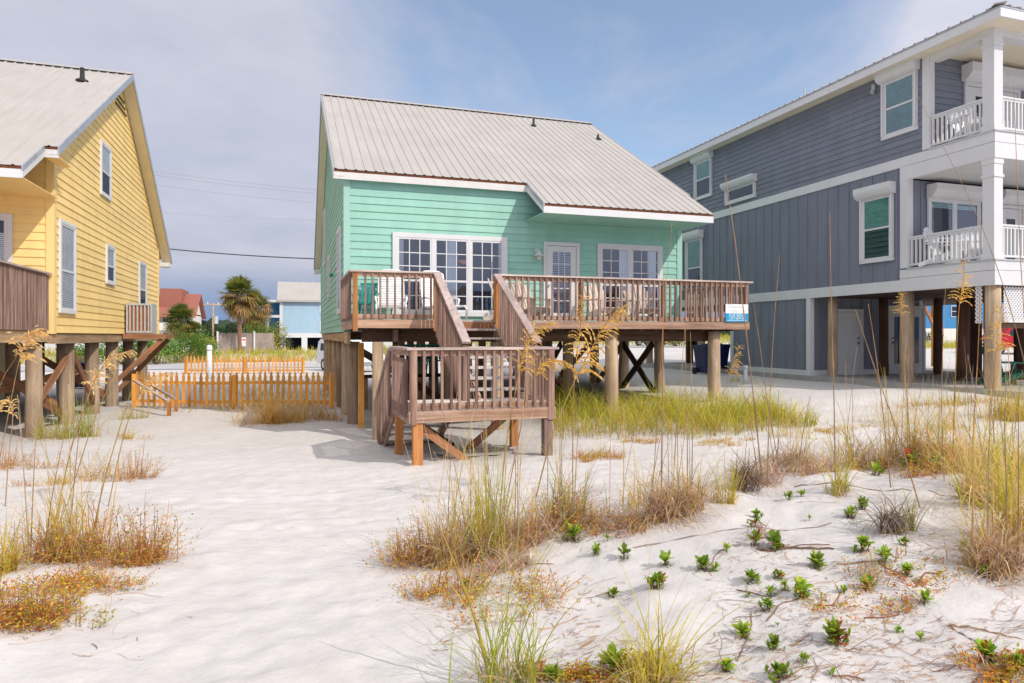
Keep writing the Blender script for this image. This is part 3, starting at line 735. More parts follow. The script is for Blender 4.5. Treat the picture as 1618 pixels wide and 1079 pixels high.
# sill beam at the west side and a fresh square prop
m = MB(); m.box(GX0 - 0.02, GX0 + 0.05, 15.2, 16.12, 1.93, 2.19); m.build('sill_beam', MT['beam_y'], green)
m = MB(); p = on_ground(570.5, 675); m.box(p.x - 0.06, p.x + 0.06, p.y - 0.06, p.y + 0.06, H(p.x, p.y) - 0.2, 1.95); m.build('prop_post', MT['newwood'], green)

# ================================================================== YELLOW COTTAGE
YX0, YX1, YF, YB = -14.0, -4.81, 16.65, 28.6
yel, yroof, yzr = cottage('beach_cottage', 'butter yellow clapboard cottage on grey piles, weathered deck at its front', YX0, YX1, YF, YB, 'yellow', 'yellow_trim',
    -14.3, -4.45, (22.5, 9.89), 15.76, 0.5875, (-14.3, -4.70, 14.6), (29.4, 5.1), 2.17, 'RL', 'cream_y')
r = ray(130, 128); t = 10.0
while EYE + r.z * t > yzr(r.y * t): t += 0.02
p = Vector((0, 0, EYE)) + r * t; vent_pipe(yroof, p.x, p.y, p.z, 0.36, 0.052)
for (pl, pr, pt, pb, nm, bl) in ((92.5, 114.5, 351, 489, 'tall_window', True), (166.5, 178, 389, 444, 'small_window', False), (218.5, 228.5, 415, 492, 'far_window', False), (157.5, 171.5, 225, 303, 'upper_window', False)):
    y0, y1, z0, z1 = span_x(pl, pr, pt, pb, YX1)
    wd, hh = y1 - y0, z1 - z0
    window(yel, frame((YX1, y0, z0), (0, 1, 0), (1, 0, 0)), wd, hh, 'side_window', 1, 1, (1, 1), 0.46, casing=0.07, glass='glass_dull', back='room' if nm in ('tall_window', 'small_window') else 'dark',
           blind=(0.02, wd - .02, 0.04, hh - 0.04, 'blind_w_sky') if bl else (0.02, wd - .02, hh * 0.47, hh - 0.04, 'blind_w_sky'))  # white upper-half slats stand in for pale sky reflected in the sash
x1 = on_y(19, 345, YF).x
window(yel, frame((x1 - 1.5, YF, 2.65), u, n), 1.42, on_y(19, 346, YF).z - 2.65, 'front_window', 1, 1, (1, 1), 0.45, casing=0.10, back='room', glass='glass_dull', blind=(0.03, 1.39, 0.05, 1.6, 'blind_w_sky'))
# gable louvre vent
m = MB()
for k in range(3):
    m.beam((YX1 + 0.03, 21.9 + 0.15 * k, 8.95 + 0.16 * k - .12), (YX1 + 0.03, 23.2 - 0.12 * k, 8.95 + 0.16 * k - .12), 0.03, 0.035, (0, 0, 1))
m.build('gable_vent', MT['black'], yel)
for yy in (16.4, 18.55, 20.7, 22.85, 25.0, 27.2):
    for xx in (-5.08, -7.6, -10.2):
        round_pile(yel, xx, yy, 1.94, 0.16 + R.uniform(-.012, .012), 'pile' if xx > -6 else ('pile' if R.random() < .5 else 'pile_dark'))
brace(yel, (-5.0, 18.5, 1.85), (-5.0, 20.6, 0.35), mat='brace'); brace(yel, (-5.02, 16.5, 0.75), (-5.02, 18.4, 1.6)); brace(yel, (-5.3, 16.55, 1.0), (-5.15, 18.4, 0.25))
brace(yel, (-7.5, 18.55, 1.85), (-5.2, 18.55, 0.4)); brace(yel, (-7.5, 22.85, 1.85), (-5.2, 22.85, 0.3)); brace(yel, (-7.5, 16.5, 0.5), (-5.3, 20.6, 1.2))
# service platform with raking struts
m = MB(); m.box(-4.78, -3.66, 22.85, 24.3, 2.125, 2.165); m.box(-4.78, -3.66, 22.80, 22.849, 2.02, 2.165); m.box(-3.66, -3.62, 22.80, 24.3, 2.02, 2.165); m.build('service_platform', MT['brace'], yel)
brace(yel, (-3.75, 22.9, 2.0), (-5.6, 22.9, 0.10), 0.05, 0.14); brace(yel, (-3.75, 24.1, 2.0), (-5.4, 24.1, 0.15), 0.05, 0.14)
# inner storage walls under the house
m = MB(); m.box(-9.6, -8.1, 22, 25, 0, 1.9); m.build('storage_wall', MT['cream_y'], yel)

# ---------------- air conditioner on the platform
ac = thing('air_conditioner', 'boxy air conditioner with rusty coils standing on the yellow house platform', 'air conditioner', (-4.35, 23.35, 2.165))
m = MB(); X0, X1, Y0, Y1, Z0, Z1 = -4.74, -4.03, 23.0, 23.72, 2.20, 3.10
for a, b in ((X0, X0 + .05), (X1 - .05, X1)):
    m.box(a, b, Y0, Y0 + .05, Z0, Z1); m.box(a, b, Y1 - .05, Y1, Z0, Z1)
m.box(X0 + .05, X1 - .05, Y0, Y0 + .04, Z1 - .06, Z1); m.box(X0 + .05, X1 - .05, Y0, Y0 + .04, Z0, Z0 + .06)
m.box(X0, X1, Y0 + .051, Y1 - .051, Z1 - 0.03, Z1); m.box(X1 - 0.03, X1 - 0.002, Y0 + .05, Y1 - .05, Z0, Z1 - .031); m.box(X0, X1, Y0 + .05, Y1, Z0 - .03, Z0 - .001)
m.build('casing', MT['metal'], ac)
m = MB(); m.box(X0 + .05, X1 - .05, Y0 + .05, Y0 + .08, Z0 + .06, Z1 - .06); m.box(X0 + .08, X1 - .08, Y0 + .1, Y1 - .1, Z0, Z1 - .05); m.build('coil', MT['coil'], ac)
m = MB()
for k in range(6): xx = X0 + .05 + (X1 - X0 - .1) * (k + .5) / 6; m.box(xx - .022, xx + .022, Y0 + .01, Y0 + .04, Z0 + .06, Z1 - .06)
m.build('guard', MT['metal'], ac)
m = MB(); m.box(X0 + .05, X0 + .15, Y0, Y1, 2.165, 2.17); m.box(X0 + .05, X0 + .12, Y0 + .02, Y1, 2.166, Z0 - .03); m.box(X1 - .12, X1 - .05, Y0 + .02, Y1, 2.166, Z0 - .03); m.build('feet', MT['metal'], ac)

# ---------------- yellow house deck (only its east railing is in view)
yd = thing('deck', 'weathered deck with close set upright railing boards in front of the yellow house', 'deck', (-8, 15, 2.2))
m = MB(); m.box(-13.5, -4.93, 13.6, 16.6, 2.39, 2.43); m.build('deck_floor', MT['deck_y'], yd)
m = MB(); m.box(-4.95, -4.90, 13.6, 16.6, 1.98, 2.20); m.box(-5.4, -5.3, 13.7, 16.6, 2.0, 2.38); m.build('deck_beam', MT['beam_y'], yd)
m = MB(); m.box(-4.96, -4.80, 13.5, 16.58, 3.40, 3.435); m.build('rail_cap', MT['cap_y'], yd)
m = MB(); m.box(-4.92, -4.88, 13.6, 16.58, 3.29, 3.38); m.box(-4.92, -4.88, 13.6, 16.58, 2.44, 2.53); m.box(-4.93, -4.89, 13.6, 16.58, 2.25, 2.385); m.build('rail', MT['deck_y'], yd)
bm_ = MB(); bm_.box(-.019, .019, -.019, .019, 0, 1.16); bsrc = bm_.build('baluster', MT['deck_v'], yd, loc=(0, 0, 0))
k = 0; yy = 13.65
while yy < 16.55:
    if k == 0: bsrc.location = Vector((-4.86, yy, 2.22)) - yd.location
    else: inst(bsrc, 'baluster', yd, (-4.86, yy, 2.22))
    k += 1; yy += 0.083
for x_, y_ in ((-7.6, 13.8), (-10.2, 13.8)): round_pile(yd, x_, y_, 1.98, 0.15, 'pile')
# ================================================================== MINT COTTAGE DECK
DX0, DX1, DF, DZ = 1.13, 10.38, 13.42, 2.43
SX0, SX1 = 2.86, 4.06
deck = thing('deck', 'long weathered wooden deck with baluster railing in front of the mint cottage', 'deck', (DX0, DF, 0))
m = MB(); yy = DF + 0.05
while yy < GF - 0.05:
    m.box(DX0 + .03, DX1 - .03, yy, min(yy + 0.135, GF - 0.03), DZ - 0.035, DZ); yy += 0.142
m.build('deck_floor', MT['tread'], deck)
m = MB(); m.box(DX0 + .12, SX0 - 0.05, DF, DF + .045, 2.26, DZ); m.build('rim_board', MT['deck_x'], deck)
m = MB(); m.box(SX1 + .05, DX1 + .02, DF, DF + .045, 2.26, DZ); m.build('rim_board', MT['deck_x'], deck)
m = MB(); m.box(SX0 - 0.049, SX1 + 0.049, DF + .01, DF + .05, 2.20, DZ - 0.036); m.build('rim_board', MT['brace'], deck)
m = MB(); m.box(DX0, DX0 + .04, DF + .046, GF - .06, 2.24, DZ - .036); m.build('rim_board', MT['deck_y'], deck)
m = MB(); m.box(DX1 - .04, DX1, DF + .046, GF - .03, 2.24, DZ - .036); m.build('rim_board', MT['deck_y'], deck)
m = MB()
for k in range(22):
    xx = DX0 + .2 + k * .41
    if xx < DX1 - .1: m.box(xx, xx + .04, DF + .06, GF - .05, 2.22, DZ - .037)
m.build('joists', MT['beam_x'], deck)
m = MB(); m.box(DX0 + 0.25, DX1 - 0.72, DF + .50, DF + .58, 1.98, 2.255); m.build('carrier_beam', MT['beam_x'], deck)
for xx in (DX1 - .76, 7.02, 2.0):
    m = MB(); m.box(xx, xx + .09, DF + .36, DF + .499, 1.985, 2.235); m.build('beam_end', MT['deck_v'], deck)
# railing
def rails(parent, p0, p1, zt, z0, name='railing', along='x', ins=0.0, capx=(0, 0)):
    (xa, ya), (xb, yb) = p0, p1
    mm = MB(); cap = MB()
    if along == 'x':
        cap.box(xa - capx[0], xb + capx[1], ya - .035, ya + .115, zt - .036, zt)
        mm.box(xa, xb, ya + .022, ya + .058, zt - .125, zt - .037); mm.box(xa, xb, ya + .022, ya + .058, z0 + .015, z0 + .105)
        o = cap.build('rail_cap', MT['cap'], parent)
    else:
        s = ins
        cap.box(xa - .075 - .04 * s * -1 - (0.04 if s > 0 else 0.0), xa + .075, ya, yb, zt - .0365, zt - .0005)
        mm.box(xa - .018, xa + .018, ya, yb, zt - .125, zt - .0375); mm.box(xa - .018, xa + .018, ya, yb, z0 + .015, z0 + .105)
        o = cap.build('rail_cap', MT['cap_y'], parent)
    r = mm.build('rail', MT['deck_x' if along == 'x' else 'deck_y'], parent)
RT = 3.40
rails(deck, (DX0 + .02, DF), (SX0 + 0.02, DF), RT, DZ, capx=(0.05, 0))
rails(deck, (SX1 - 0.02, DF), (DX1, DF), RT, DZ, capx=(0, 0.10))
rails(deck, (DX0 + .03, DF + .116), (DX0 + .03, GF - .04), RT, DZ, along='y', ins=1)
rails(deck, (DX1 - .03, DF + .116), (DX1 - .03, GF - .04), RT, DZ, along='y')
pm = MB(); pm.box(-.0445, .0445, 0, .089, 0, 1.0)
def post(parent, x, y, z0, z1, mat='deck_v', w=.089, name='post'):
    q = MB(); q.box(x - w/2, x + w/2, y, y + w, z0, z1); return q.build(name, MT[mat], parent)
post(deck, DX0 + .075, DF - 0.002, 2.20, RT - .037, 'post_o')
post(deck, SX0 - .05, DF - .004, 2.20, RT - .037, 'post_o'); post(deck, SX1 + .03, DF - .004, 2.20, RT - .037, 'post_o')
for px in (919, 1050): post(deck, on_y(px, 470, DF + .06).x, DF + .06, DZ, RT - .126, 'post_o' if px < 1000 else 'deck_v')
post(deck, DX1 - .05, DF - .002, 2.43, RT - .037, 'deck_v')
b_ = MB(); b_.box(-.019, .019, -.019, .019, 0, RT - .05 - (DZ + .012)); bs = b_.build('baluster', MT['deck_v'], deck, loc=(0, 0, 0)); bal = [0]
def put(parent, src, x, y, z, first):
    if first[0] == 0: src.location = Vector((x, y, z)) - parent.location
    else: inst(src, 'baluster', parent, (x, y, z))
    first[0] += 1
def prow(parent, src, first, xa, xb, y, z, sp):
    n_ = int((xb - xa) / sp)
    for k in range(n_ + 1): put(parent, src, xa + (xb - xa) * k / n_ + R.uniform(-.006, .006), y, z, first)
prow(deck, bs, bal, DX0 + .26, SX0 - .16, DF + .002, DZ + .012, .140)
prow(deck, bs, bal, SX1 + .19, DX1 - .22, DF + .002, DZ + .012, .137)
for k in range(20): put(deck, bs, DX0 - .008, DF + .16 + k * .128, DZ - 0.0, bal)
for k in range(18): put(deck, bs, DX1 + .008, DF + .2 + k * .14, DZ + .012, bal)
# posts down to the sand
def pile_px(parent, px, Y, r=.145, mat='pile', zt=2.21): round_pile(parent, on_y(px, 600, Y).x, Y, zt, r, mat)
sqp = MB(); q = on_y(597, 600, DF + .33); sqp.box(q.x - .10, q.x + .10, q.y - .10, q.y + .10, H(q.x, q.y) - .3, 1.978); sqp.build('post', MT['pile'], deck)
pile_px(deck, 966, DF + .36, .145); pile_px(deck, 1128, DF + .36, .15); round_pile(deck, 4.25, DF + .5, 1.98, .14)

# ---------------- lower landing with its two flights of steps
LX0, LX1, LF, LB, LZ = 1.65, 3.93, 9.77, 11.46, 1.0
land = thing('stair_landing', 'weathered wooden stair landing on short posts in the sand, steps up to the deck', 'stair landing', (LX0, LF, 0))
m = MB(); yy = LF + .03
while yy < LB - .05: m.box(LX0 + .02, LX1 - .02, yy, yy + .134, LZ - .035, LZ); yy += .141
m.build('landing_floor', MT['tread'], land)
m = MB(); m.box(LX0 - .01, LX1 + .01, LF - .02, LF + .022, LZ - .175, LZ - .002); m.build('rim_board', MT['deck_x'], land)
m = MB(); m.box(LX0 - .008, LX0 + .03, LF + .023, LB, LZ - .20, LZ - .036); m.build('side_rim', MT['deck_y'], land); m = MB(); m.box(LX1 - .03, LX1 + .008, LF + .023, LB, LZ - .20, LZ - .036); m.build('side_rim', MT['deck_y'], land)
m = MB()
for k in range(5): m.box(LX0 + .4 * k + .2, LX0 + .4 * k + .24, LF + .03, LB - .02, LZ - .16, LZ - .037)
m.build('joists', MT['beam_y'], land)
LT = 1.93
rails(land, (LX0 + .02, LF), (LX1 - .02, LF), LT, LZ, capx=(.06, .08))
rails(land, (LX0 + .02, LF + .116), (LX0 + .02, LB + .0), LT, LZ, along='y', ins=1)
rails(land, (LX1 - .02, LF + .116), (LX1 - .02, LB), LT, LZ, along='y')
post(land, LX0 + .06, LF - .024, LZ - .20, LT - .037, 'deck_v', .10); post(land, LX1 - .06, LF - .024, LZ - .20, LT - .037, 'deck_v', .10)
post(land, LX0 + .055, LB - .1, LZ, LT - .037, 'deck_v'); post(land, LX1 - .055, LB - .1, LZ, LT - .126, 'deck_v')
lb = MB(); lb.box(-.019, .019, -.019, .019, 0, LT - .05 - LZ - .01); lbs = lb.build('baluster', MT['deck_v'], land, loc=(0, 0, 0)); lc = [0]
prow(land, lbs, lc, LX0 + .22, LX1 - .20, LF - .0205 + .02, LZ + .012, .128)
for k in range(12): put(land, lbs, LX0 - .02, LF + .16 + k * .125, LZ + .01 - .12, lc)
for k in range(11): put(land, lbs, LX1 + .02, LF + .16 + k * .14, LZ + .01, lc)
def leg(x, y, w, mat):
    q = MB(); q.box(x - w/2, x + w/2, y - w/2, y + w/2, H(x, y) - .3, LZ - .176 if y < LF + .3 else LZ - .037); return q.build('leg', MT[mat], land)
leg(LX0 + .13, LF + .075, .14, 'post_o'); leg(LX1 - .10, LF + .075, .14, 'deck_v'); leg(LX0 + .09, LB - .12, .13, 'post_o'); leg(LX1 - .15, LB - .12, .13, 'post_o')
brace(land, (LX0 + .2, LF + .16, LZ - .27), (LX0 + .95, LF + .30, .16), .045, .12); brace(land, (LX0 + .2, LF + .5, LZ - .25), (LX0 + 1.0, LB - .2, .2), .045, .12, 'beam_x')
brace(land, (LX1 - .25, LB - .2, LZ - .25), (LX1 - 1.15, LB - .5, .15), .045, .12)
# upper flight
n_t = 7; run = .305; rise = (DZ - LZ) / (n_t + 1)
tr = None
for k in range(1, n_t + 1):
    z = DZ - rise * k; yb = DF + .03 - run * (k - 1); m = MB()
    m.box(SX0 + .055, SX1 - .055, yb - run - .02, yb - .012, z - .038, z); m.build('tread', MT['tread'], land)
for xx in (SX0 + .02, SX1 - .02, (SX0 + SX1) / 2 - .35):
    m = MB(); w = .04
    pts = [(DF - .01, DZ - .08), (DF - .01, DZ - .36), (DF - run * n_t - .15, LZ + .002), (DF - run * n_t - .15, LZ + rise - .06)]
    if xx != SX0 + .02 and xx != SX1 - .02: pts = [(a, b - .0) for a, b in [(DF - .01, DZ - .24), (DF - .01, DZ - .36), (DF - run * n_t - .1, LZ + .002), (DF - run * n_t - .1, LZ + .07)]]
    ia = [m.V((xx - w/2, a, b)) for a, b in pts]; ib = [m.V((xx + w/2, a, b)) for a, b in pts]
    m.F(*ia); m.F(*ib[::-1])
    for k in range(4): m.F(ia[k], ia[(k+1) % 4], ib[(k+1) % 4], ib[k])
    m.build('stringer', MT['deck_y'], land)
for xx in (SX0 - .04, SX1 + .04):
    m = MB(); m.beam((xx, DF - .02, RT - .02), (xx, 10.98, RT - .02 - .575 * (DF - .02 - 10.98)), .15, .036, (0, 0, 1)); m.build('handrail', MT['cap_y'], land)
    m = MB(); m.box(xx - .045, xx + .045, 11.02, 11.11, LZ, RT - .10 - .575 * (DF - 11.06)); m.build('newel_post', MT['deck_v'], land)
    k = 0; yy = DF - .12
    while yy > 11.16:
        zt = RT - .05 - .575 * (DF - yy); zb = DZ - .585 * (DF - yy) - .28
        zb = max(zb, LZ + .01)
        m = MB(); ox = xx - .025 if xx < 3.4 else xx + .025
        m.box(ox - .019, ox + .019, yy - .019, yy + .019, zb, zt); m.build('baluster', MT['deck_v'], land); k += 1; yy -= .118
# lower flight, going down towards the house on the west side
def lz(y): return LZ - .56 * (y - LB)
for k in range(1, 6):
    z = LZ - .172 * k; yb = LB + .29 * (k - 1)
    m = MB(); m.box(LX0 + .05, LX0 + 1.0, yb - .01, yb + .29, z - .036, z); m.build('tread', MT['tread'], land)
for xx in (LX0 + .02, LX0 + 1.03):
    m = MB(); m.beam((xx, LB + .01, LZ - .17), (xx, LB + 1.62, LZ - .17 - .585 * 1.61), .04, .23); m.build('stringer', MT['deck_y'], land)
m = MB(); m.beam((LX0 - .02, LB - .02, LT - .02), (LX0 - .02, 13.15, LT - .02 - .565 * (13.15 - LB)), .14, .036); m.build('handrail', MT['cap_y'], land)
yy = LB + .08
while yy < 13.2:
    m = MB(); zt = LT - .045 - .565 * (yy - LB); zb = max(LZ - .585 * (yy - LB) - .22, H(LX0, yy) - .05)
    m.box(LX0 - .064, LX0 - .026, yy - .019, yy + .019, zb, zt); m.build('baluster', MT['deck_v'], land); yy += .112

# ---------------- FOR RENT board on the deck railing
def text_mesh(mb, s, M, size, depth=0.0, align='CENTER', wid=None):
    cu = bpy.data.curves.new('lettering', 'FONT'); cu.body = s; cu.size = size; cu.align_x = align; cu.align_y = 'CENTER'; cu.resolution_u = 2
    o = bpy.data.objects.new('lettering', cu); COL.objects.link(o)
    dg = bpy.context.evaluated_depsgraph_get(); me = o.evaluated_get(dg).to_mesh()
    sx = 1.0
    if wid:
        w = max(v.co.x for v in me.vertices) - min(v.co.x for v in me.vertices); sx = wid / max(w, 1e-6)
    base = len(mb.v)
    for v in me.vertices: mb.V(M @ Vector((v.co.x * sx, depth, v.co.y)))
    for p in me.polygons: mb.F(*[base + i for i in p.vertices])
    o.evaluated_get(dg).to_mesh_clear(); bpy.data.objects.remove(o); bpy.data.curves.remove(cu)
a = on_y(1146.5, 479, DF - .03); b = on_y(1182, 509, DF - .03)
sw, sh = b.x - a.x, .42
M = frame((a.x + sw/2, DF - .022, 2.435), (1, 0, 0), (0, -1, 0))
sign = thing('rental_sign', 'white and blue FOR RENT board fixed to the deck railing', 'sign', (a.x + sw/2, DF - .02, 2.435))
m = MB(M); m.box(-sw/2, sw/2, 0.0, .012, sh * .485, sh); m.build('upper_board', MT['signwhite'], sign)
m = MB(M); m.box(-sw/2, sw/2, 0.0, .0125, 0, sh * .4848); m.build('lower_board', MT['signblue'], sign)
m = MB(); text_mesh(m, 'FOR RENT', M @ Matrix.Translation((0, .0145, sh * .35)), .135, 0, wid=sw * .70)
text_mesh(m, '1-877-460-4187', M @ Matrix.Translation((0, .0145, sh * .185)), .068, 0, wid=sw * .70)
m.box
mm_ = MB(M); mm_.box(-sw * .43, sw * .43, .0130, .0142, sh * .075, sh * .098)
for v, c in zip(mm_.v, mm_.c): pass
o_ = m.build('lettering', MT['signwhite'], sign)
mm_.build('web_line', MT['signwhite'], sign)
m = MB(M)
for zz, ww in ((.86, .36), (.80, .30), (.62, .40)): m.box(-sw * ww, sw * ww, .0122, .0134, sh * zz - .006, sh * zz + .010)
m.build('faded_print', MT['signgrey'], sign)

# ---------------- adirondack chairs
def fan_chair(label, mat, group):
    """low slatted garden chair, sitter facing -Y, origin on the floor under the seat"""
    t = thing('adirondack_chair', label, 'chair', (0, 0, 0), group)
    m = MB(); n = 7
    for k in range(n):
        a = (k - 3) / 3.0
        xb = a * .21; xt = a * .33; top = .98 - .16 * a * a
        p0 = Vector((xb, .20, .27)); p1 = Vector((xt, .20 + (top - .27) * .36, top)); d = (p1 - p0)
        w0, w1 = .055, .085
        q = []
        for pp, ww in ((p0, w0), (p1, w1)):
            for sx in (-1, 1):
                for sy in (-1, 1): q.append(m.V(pp + Vector((sx * ww / 2, sy * .010, 0))))
        # rounded tip
        tip = p1 + d.normalized() * .03
        q += [m.V(tip + Vector((sx * .025, sy * .010, 0))) for sx in (-1, 1) for sy in (-1, 1)]
        for a0 in (0, 4):
            i = q[a0:a0 + 8]
            for f in ((0, 2, 6, 4), (1, 5, 7, 3), (0, 4, 5, 1), (2, 3, 7, 6)): m.F(*[i[j] for j in f])
        m.F(q[8], q[9], q[11], q[10])
    m.beam((-.36, .335, .62), (.36, .335, .62), .03, .07, (0, 1, 0)); m.beam((-.25, .24, .33), (.25, .24, .33), .03, .07, (0, 1, 0))
    m.build('backrest', mat, t)
    m = MB()
    for k in range(6):
        y = -.30 + k * .092; z = .365 - k * .022; m.beam((-.27, y, z), (.27, y, z), .08, .02)
    m.build('seat', mat, t)
    for s in (-1, 1):
        m = MB(); pts = [(s * .25, -.36), (s * .42, -.36), (s * .42, -.30), (s * .40, .05), (s * .36, .36), (s * .30, .36), (s * .29, -.05)]
        ia = [m.V((x, y, .545)) for x, y in pts]; ib = [m.V((x, y, .57)) for x, y in pts]
        m.F(*ia); m.F(*ib)
        for k in range(len(pts)): m.F(ia[k], ia[(k+1) % len(pts)], ib[(k+1) % len(pts)], ib[k])
        m.build('armrest', mat, t)
        m = MB(); m.box(s * .30 - .012, s * .30 + .012, -.34, -.22, 0, .544); m.build('leg', mat, t)
        m = MB(); m.beam((s * .275, -.36, .33), (s * .275, .55, .045), .024, .11, (0, 0, 1)); m.build('leg', mat, t)
    return t
def place(o, x, y, z, rz, label=None):
    o.location = (x, y, z); o.rotation_euler = (0, 0, rz)
    if label: o['label'] = label
    return o
G = 'slatted wooden chairs on the deck'
ch = fan_chair('bleached wooden adirondack chair on the deck below the barn lamp', MT['chairwood'], G)
place(ch, on_y(838, 470, 15.2).x, 15.1, DZ, rad(28))
def chair(px, Y, rz, label):
    c = copy_tree(ch); place(c, on_y(px, 470, Y).x, Y, DZ, rad(rz), label)
chair(803, 14.75, 70, 'bleached wooden adirondack chair seen from its side beside the stair opening')
chair(952, 15.1, 12, 'bleached wooden adirondack chair on the deck just right of the glazed door')
chair(1016, 15.15, -4, 'bleached wooden adirondack chair under the two-bay front window')
m = None
# white resin loungers on the west part of the deck
def lounger(label, group):
    t = thing('sun_lounger', label, 'sun lounger', (0, 0, 0), group)
    mt = MT['plastic']
    m = MB()
    for k in range(15):
        z = .34 + k * .056; y = .32 + (z - .34) * .28; m.beam((-.27, y, z), (.27, y, z), .02, .044, (0, .3, 1))
    for s in (-1, 1): m.tube([(s * .285, .30, .30), (s * .285, .45, .80), (s * .27, .535, 1.14), (s * .18, .56, 1.20)], .022, 8)
    m.tube([(-.18, .56, 1.20), (0, .565, 1.215), (.18, .56, 1.20)], .022, 8)
    m.build('backrest', mt, t)
    m = MB()
    for k in range(14): y = -.95 + k * .092; m.beam((-.27, y, .33 + .015 * math.sin(k * .5)), (.27, y, .33 + .015 * math.sin(k * .5)), .07, .018)
    m.build('seat', mt, t)
    for s in (-1, 1):
        m = MB(); m.tube([(s * .30, -1.02, .0), (s * .31, -1.0, .26), (s * .31, -.9, .33), (s * .31, .3, .33), (s * .31, .48, .26), (s * .31, .55, 0)], .024, 8); m.build('side_frame', mt, t, smooth=True)
        m = MB(); m.tube([(s * .30, -.45, .34), (s * .34, -.42, .5), (s * .34, -.2, .545), (s * .33, .3, .545), (s * .30, .40, .55)], .024, 8); m.build('armrest', mt, t, smooth=True)
    return t
lg = lounger('white slatted resin lounger on the deck, left one of the two by the picture window', 'white resin loungers')
place(lg, on_y(617, 470, 15.3).x, 15.2, DZ, rad(-8))
l2 = copy_tree(lg); place(l2, on_y(692, 470, 15.3).x, 15.2, DZ, rad(6), 'white slatted resin lounger partly behind the left stair handrail')
# small teal stacking chair at the west end
def teal_chair(label, mat, x, y, z, rz, group=None):
    t = thing('garden_chair', label, 'chair', (0, 0, 0), group)
    m = MB(); m.box(-.24, .24, -.22, .22, .40, .43); m.build('seat', mat, t)
    m = MB()
    for k in range(5): m.beam((-.18 + .09 * k, .22, .44), (-.18 + .09 * k, .33, .86), .05, .018, (0, 1, 0))
    m.beam((-.24, .34, .88), (.24, .34, .88), .03, .06); m.build('backrest', mat, t)
    for sx in (-1, 1):
        for sy in (-1, 1): m = MB(); m.tube([(sx * .25, sy * .24, 0), (sx * .22, sy * .20, .41)], [.018, .022], 8); m.build('leg', mat, t)
        m = MB(); m.tube([(sx * .25, -.22, .42), (sx * .27, -.20, .60), (sx * .27, -.1, .64), (sx * .25, .28, .66)], .02, 8); m.build('armrest', mat, t)
    return place(t, x, y, z, rz)
teal_chair('teal plastic garden chair beside the left lounger', MT['teal'], on_y(580, 480, 15.6).x, 15.6, DZ, rad(-20))
for px, lab in ((657, 'leftmost of three teal plastic chairs in the shade under the deck'), (672, 'middle of three teal plastic chairs in the shade under the deck'), (690, 'rightmost of three teal plastic chairs in the shade under the deck')):
    q = on_y(px, 545, 20.0); teal_chair(lab, MT['teal'], q.x, 20.0, H(2.9, 20) + .95, rad(R.uniform(-40, 40)), 'teal chairs under the deck')
tb = thing('outdoor_table', 'tall dark wooden workbench in the shade under the mint cottage', 'table', (2.9, 20.0, H(2.9, 20)))
zt0 = H(2.9, 20); m = MB()
for k in range(7): m.box(1.9, 5.0, 19.45 + k * .16, 19.6 + k * .16, zt0 + .91, zt0 + .95)
m.build('tabletop', MT['beam_x'], tb)
for xx in (2.05, 4.85):
    for yy_ in (19.55, 20.45): m = MB(); m.box(xx - .05, xx + .05, yy_ - .05, yy_ + .05, H(xx, yy_) - .15, zt0 + .909); m.build('leg', MT['beam_y'], tb)
# boards lying on the sand under the landing
bp = thing('board_stack', 'loose grey boards lying on the shaded sand under the landing', 'boards', (2.9, 10.6, H(2.9, 10.6)))
for k in range(6):
    yy = 10.35 + k * .13; m = MB(); z = max(H(2.5, yy), H(3.4, yy), H(2.9, yy)) + .02
    m.box(2.35 + R.uniform(-.1, .1), 3.5 + R.uniform(-.1, .15), yy, yy + .09, z - .02, z + .02); m.build('board', MT['tread'], bp)
# ================================================================== GREY HOUSE
KX, KB = 14.97, 27.0
KW = 23.0
grey = thing('beach_house', 'slate grey three level house with white trim, balconies and roller shutters', 'beach house', (KX, 12.5, 0))
ZB0, ZB1, ZC0, ZC1 = 3.25, 3.54, 6.44, 6.69      # skirt band, storey band
FU, FL, PF = 12.50, 13.10, 10.88                  # upper front wall, lower front wall, porch edge
SLAB = .90
sl = MB(); sl.box(KX - .08, KW, 10.2, KB, .2, SLAB); slab = sl.build('concrete_slab', MT['concrete'], grey)
# side walls: lower in board and batten, upper in clapboard
m = MB(); m.box(KX, KX + .1, FL, KB, ZB1 - .1, ZC0 + .05)
yy = FL + .32
while yy < KB: m.box(KX - .022, KX + .001, yy - .03, yy + .03, ZB1 + .001, ZC0 - .001); yy += .40
m.build('batten_siding', MT['slate'], grey)
m = MB(); lap(m, (KX, KB, 0), (0, -1, 0), (-1, 0, 0), KB - FU, ZC1, 9.06, .165); m.build('lap_siding', MT['slate'], grey)
m = MB(); lap(m, (KX, FU, 0), (1, 0, 0), (0, -1, 0), KW - KX, 6.72, 9.06, .165); m.build('lap_siding', MT['slate'], grey)
m = MB(); m.box(KX + .11, KW, FL, FL + .1, ZB1, 6.1)
xx = KX + .45
while xx < KW: m.box(xx - .03, xx + .03, FL - .022, FL - .0005, ZB1, 6.09); xx += .4
m.build('batten_siding', MT['slate'], grey)
m = MB(); m.box(KX + .05, KW, KB - .1, KB, ZB0, 9.0); m.box(KW - .1, KW, FL + .1, KB - .1, ZB0, 9.0); m.build('back_wall', MT['slate'], grey)
# white bands and corner boards
m = MB(); m.box(KX - .035, KX - .002, FL - .0, KB, ZC0, ZC1); m.build('storey_band', MT['white'], grey)
m = MB(); m.box(KX - .036, KX - .003, FL, KB, ZB0, ZB1); m.build('skirt_band', MT['white'], grey)
m = MB(); m.box(KX - .034, KX + .14, FL - .03, FL + .20, ZB1 + .3, ZC0 - .001); m.build('corner_board', MT['white'], grey)
m = MB(); m.box(KX - .034, KX + .14, FU - .035, FU + .16, 6.721, 9.06); m.build('corner_board', MT['white'], grey)
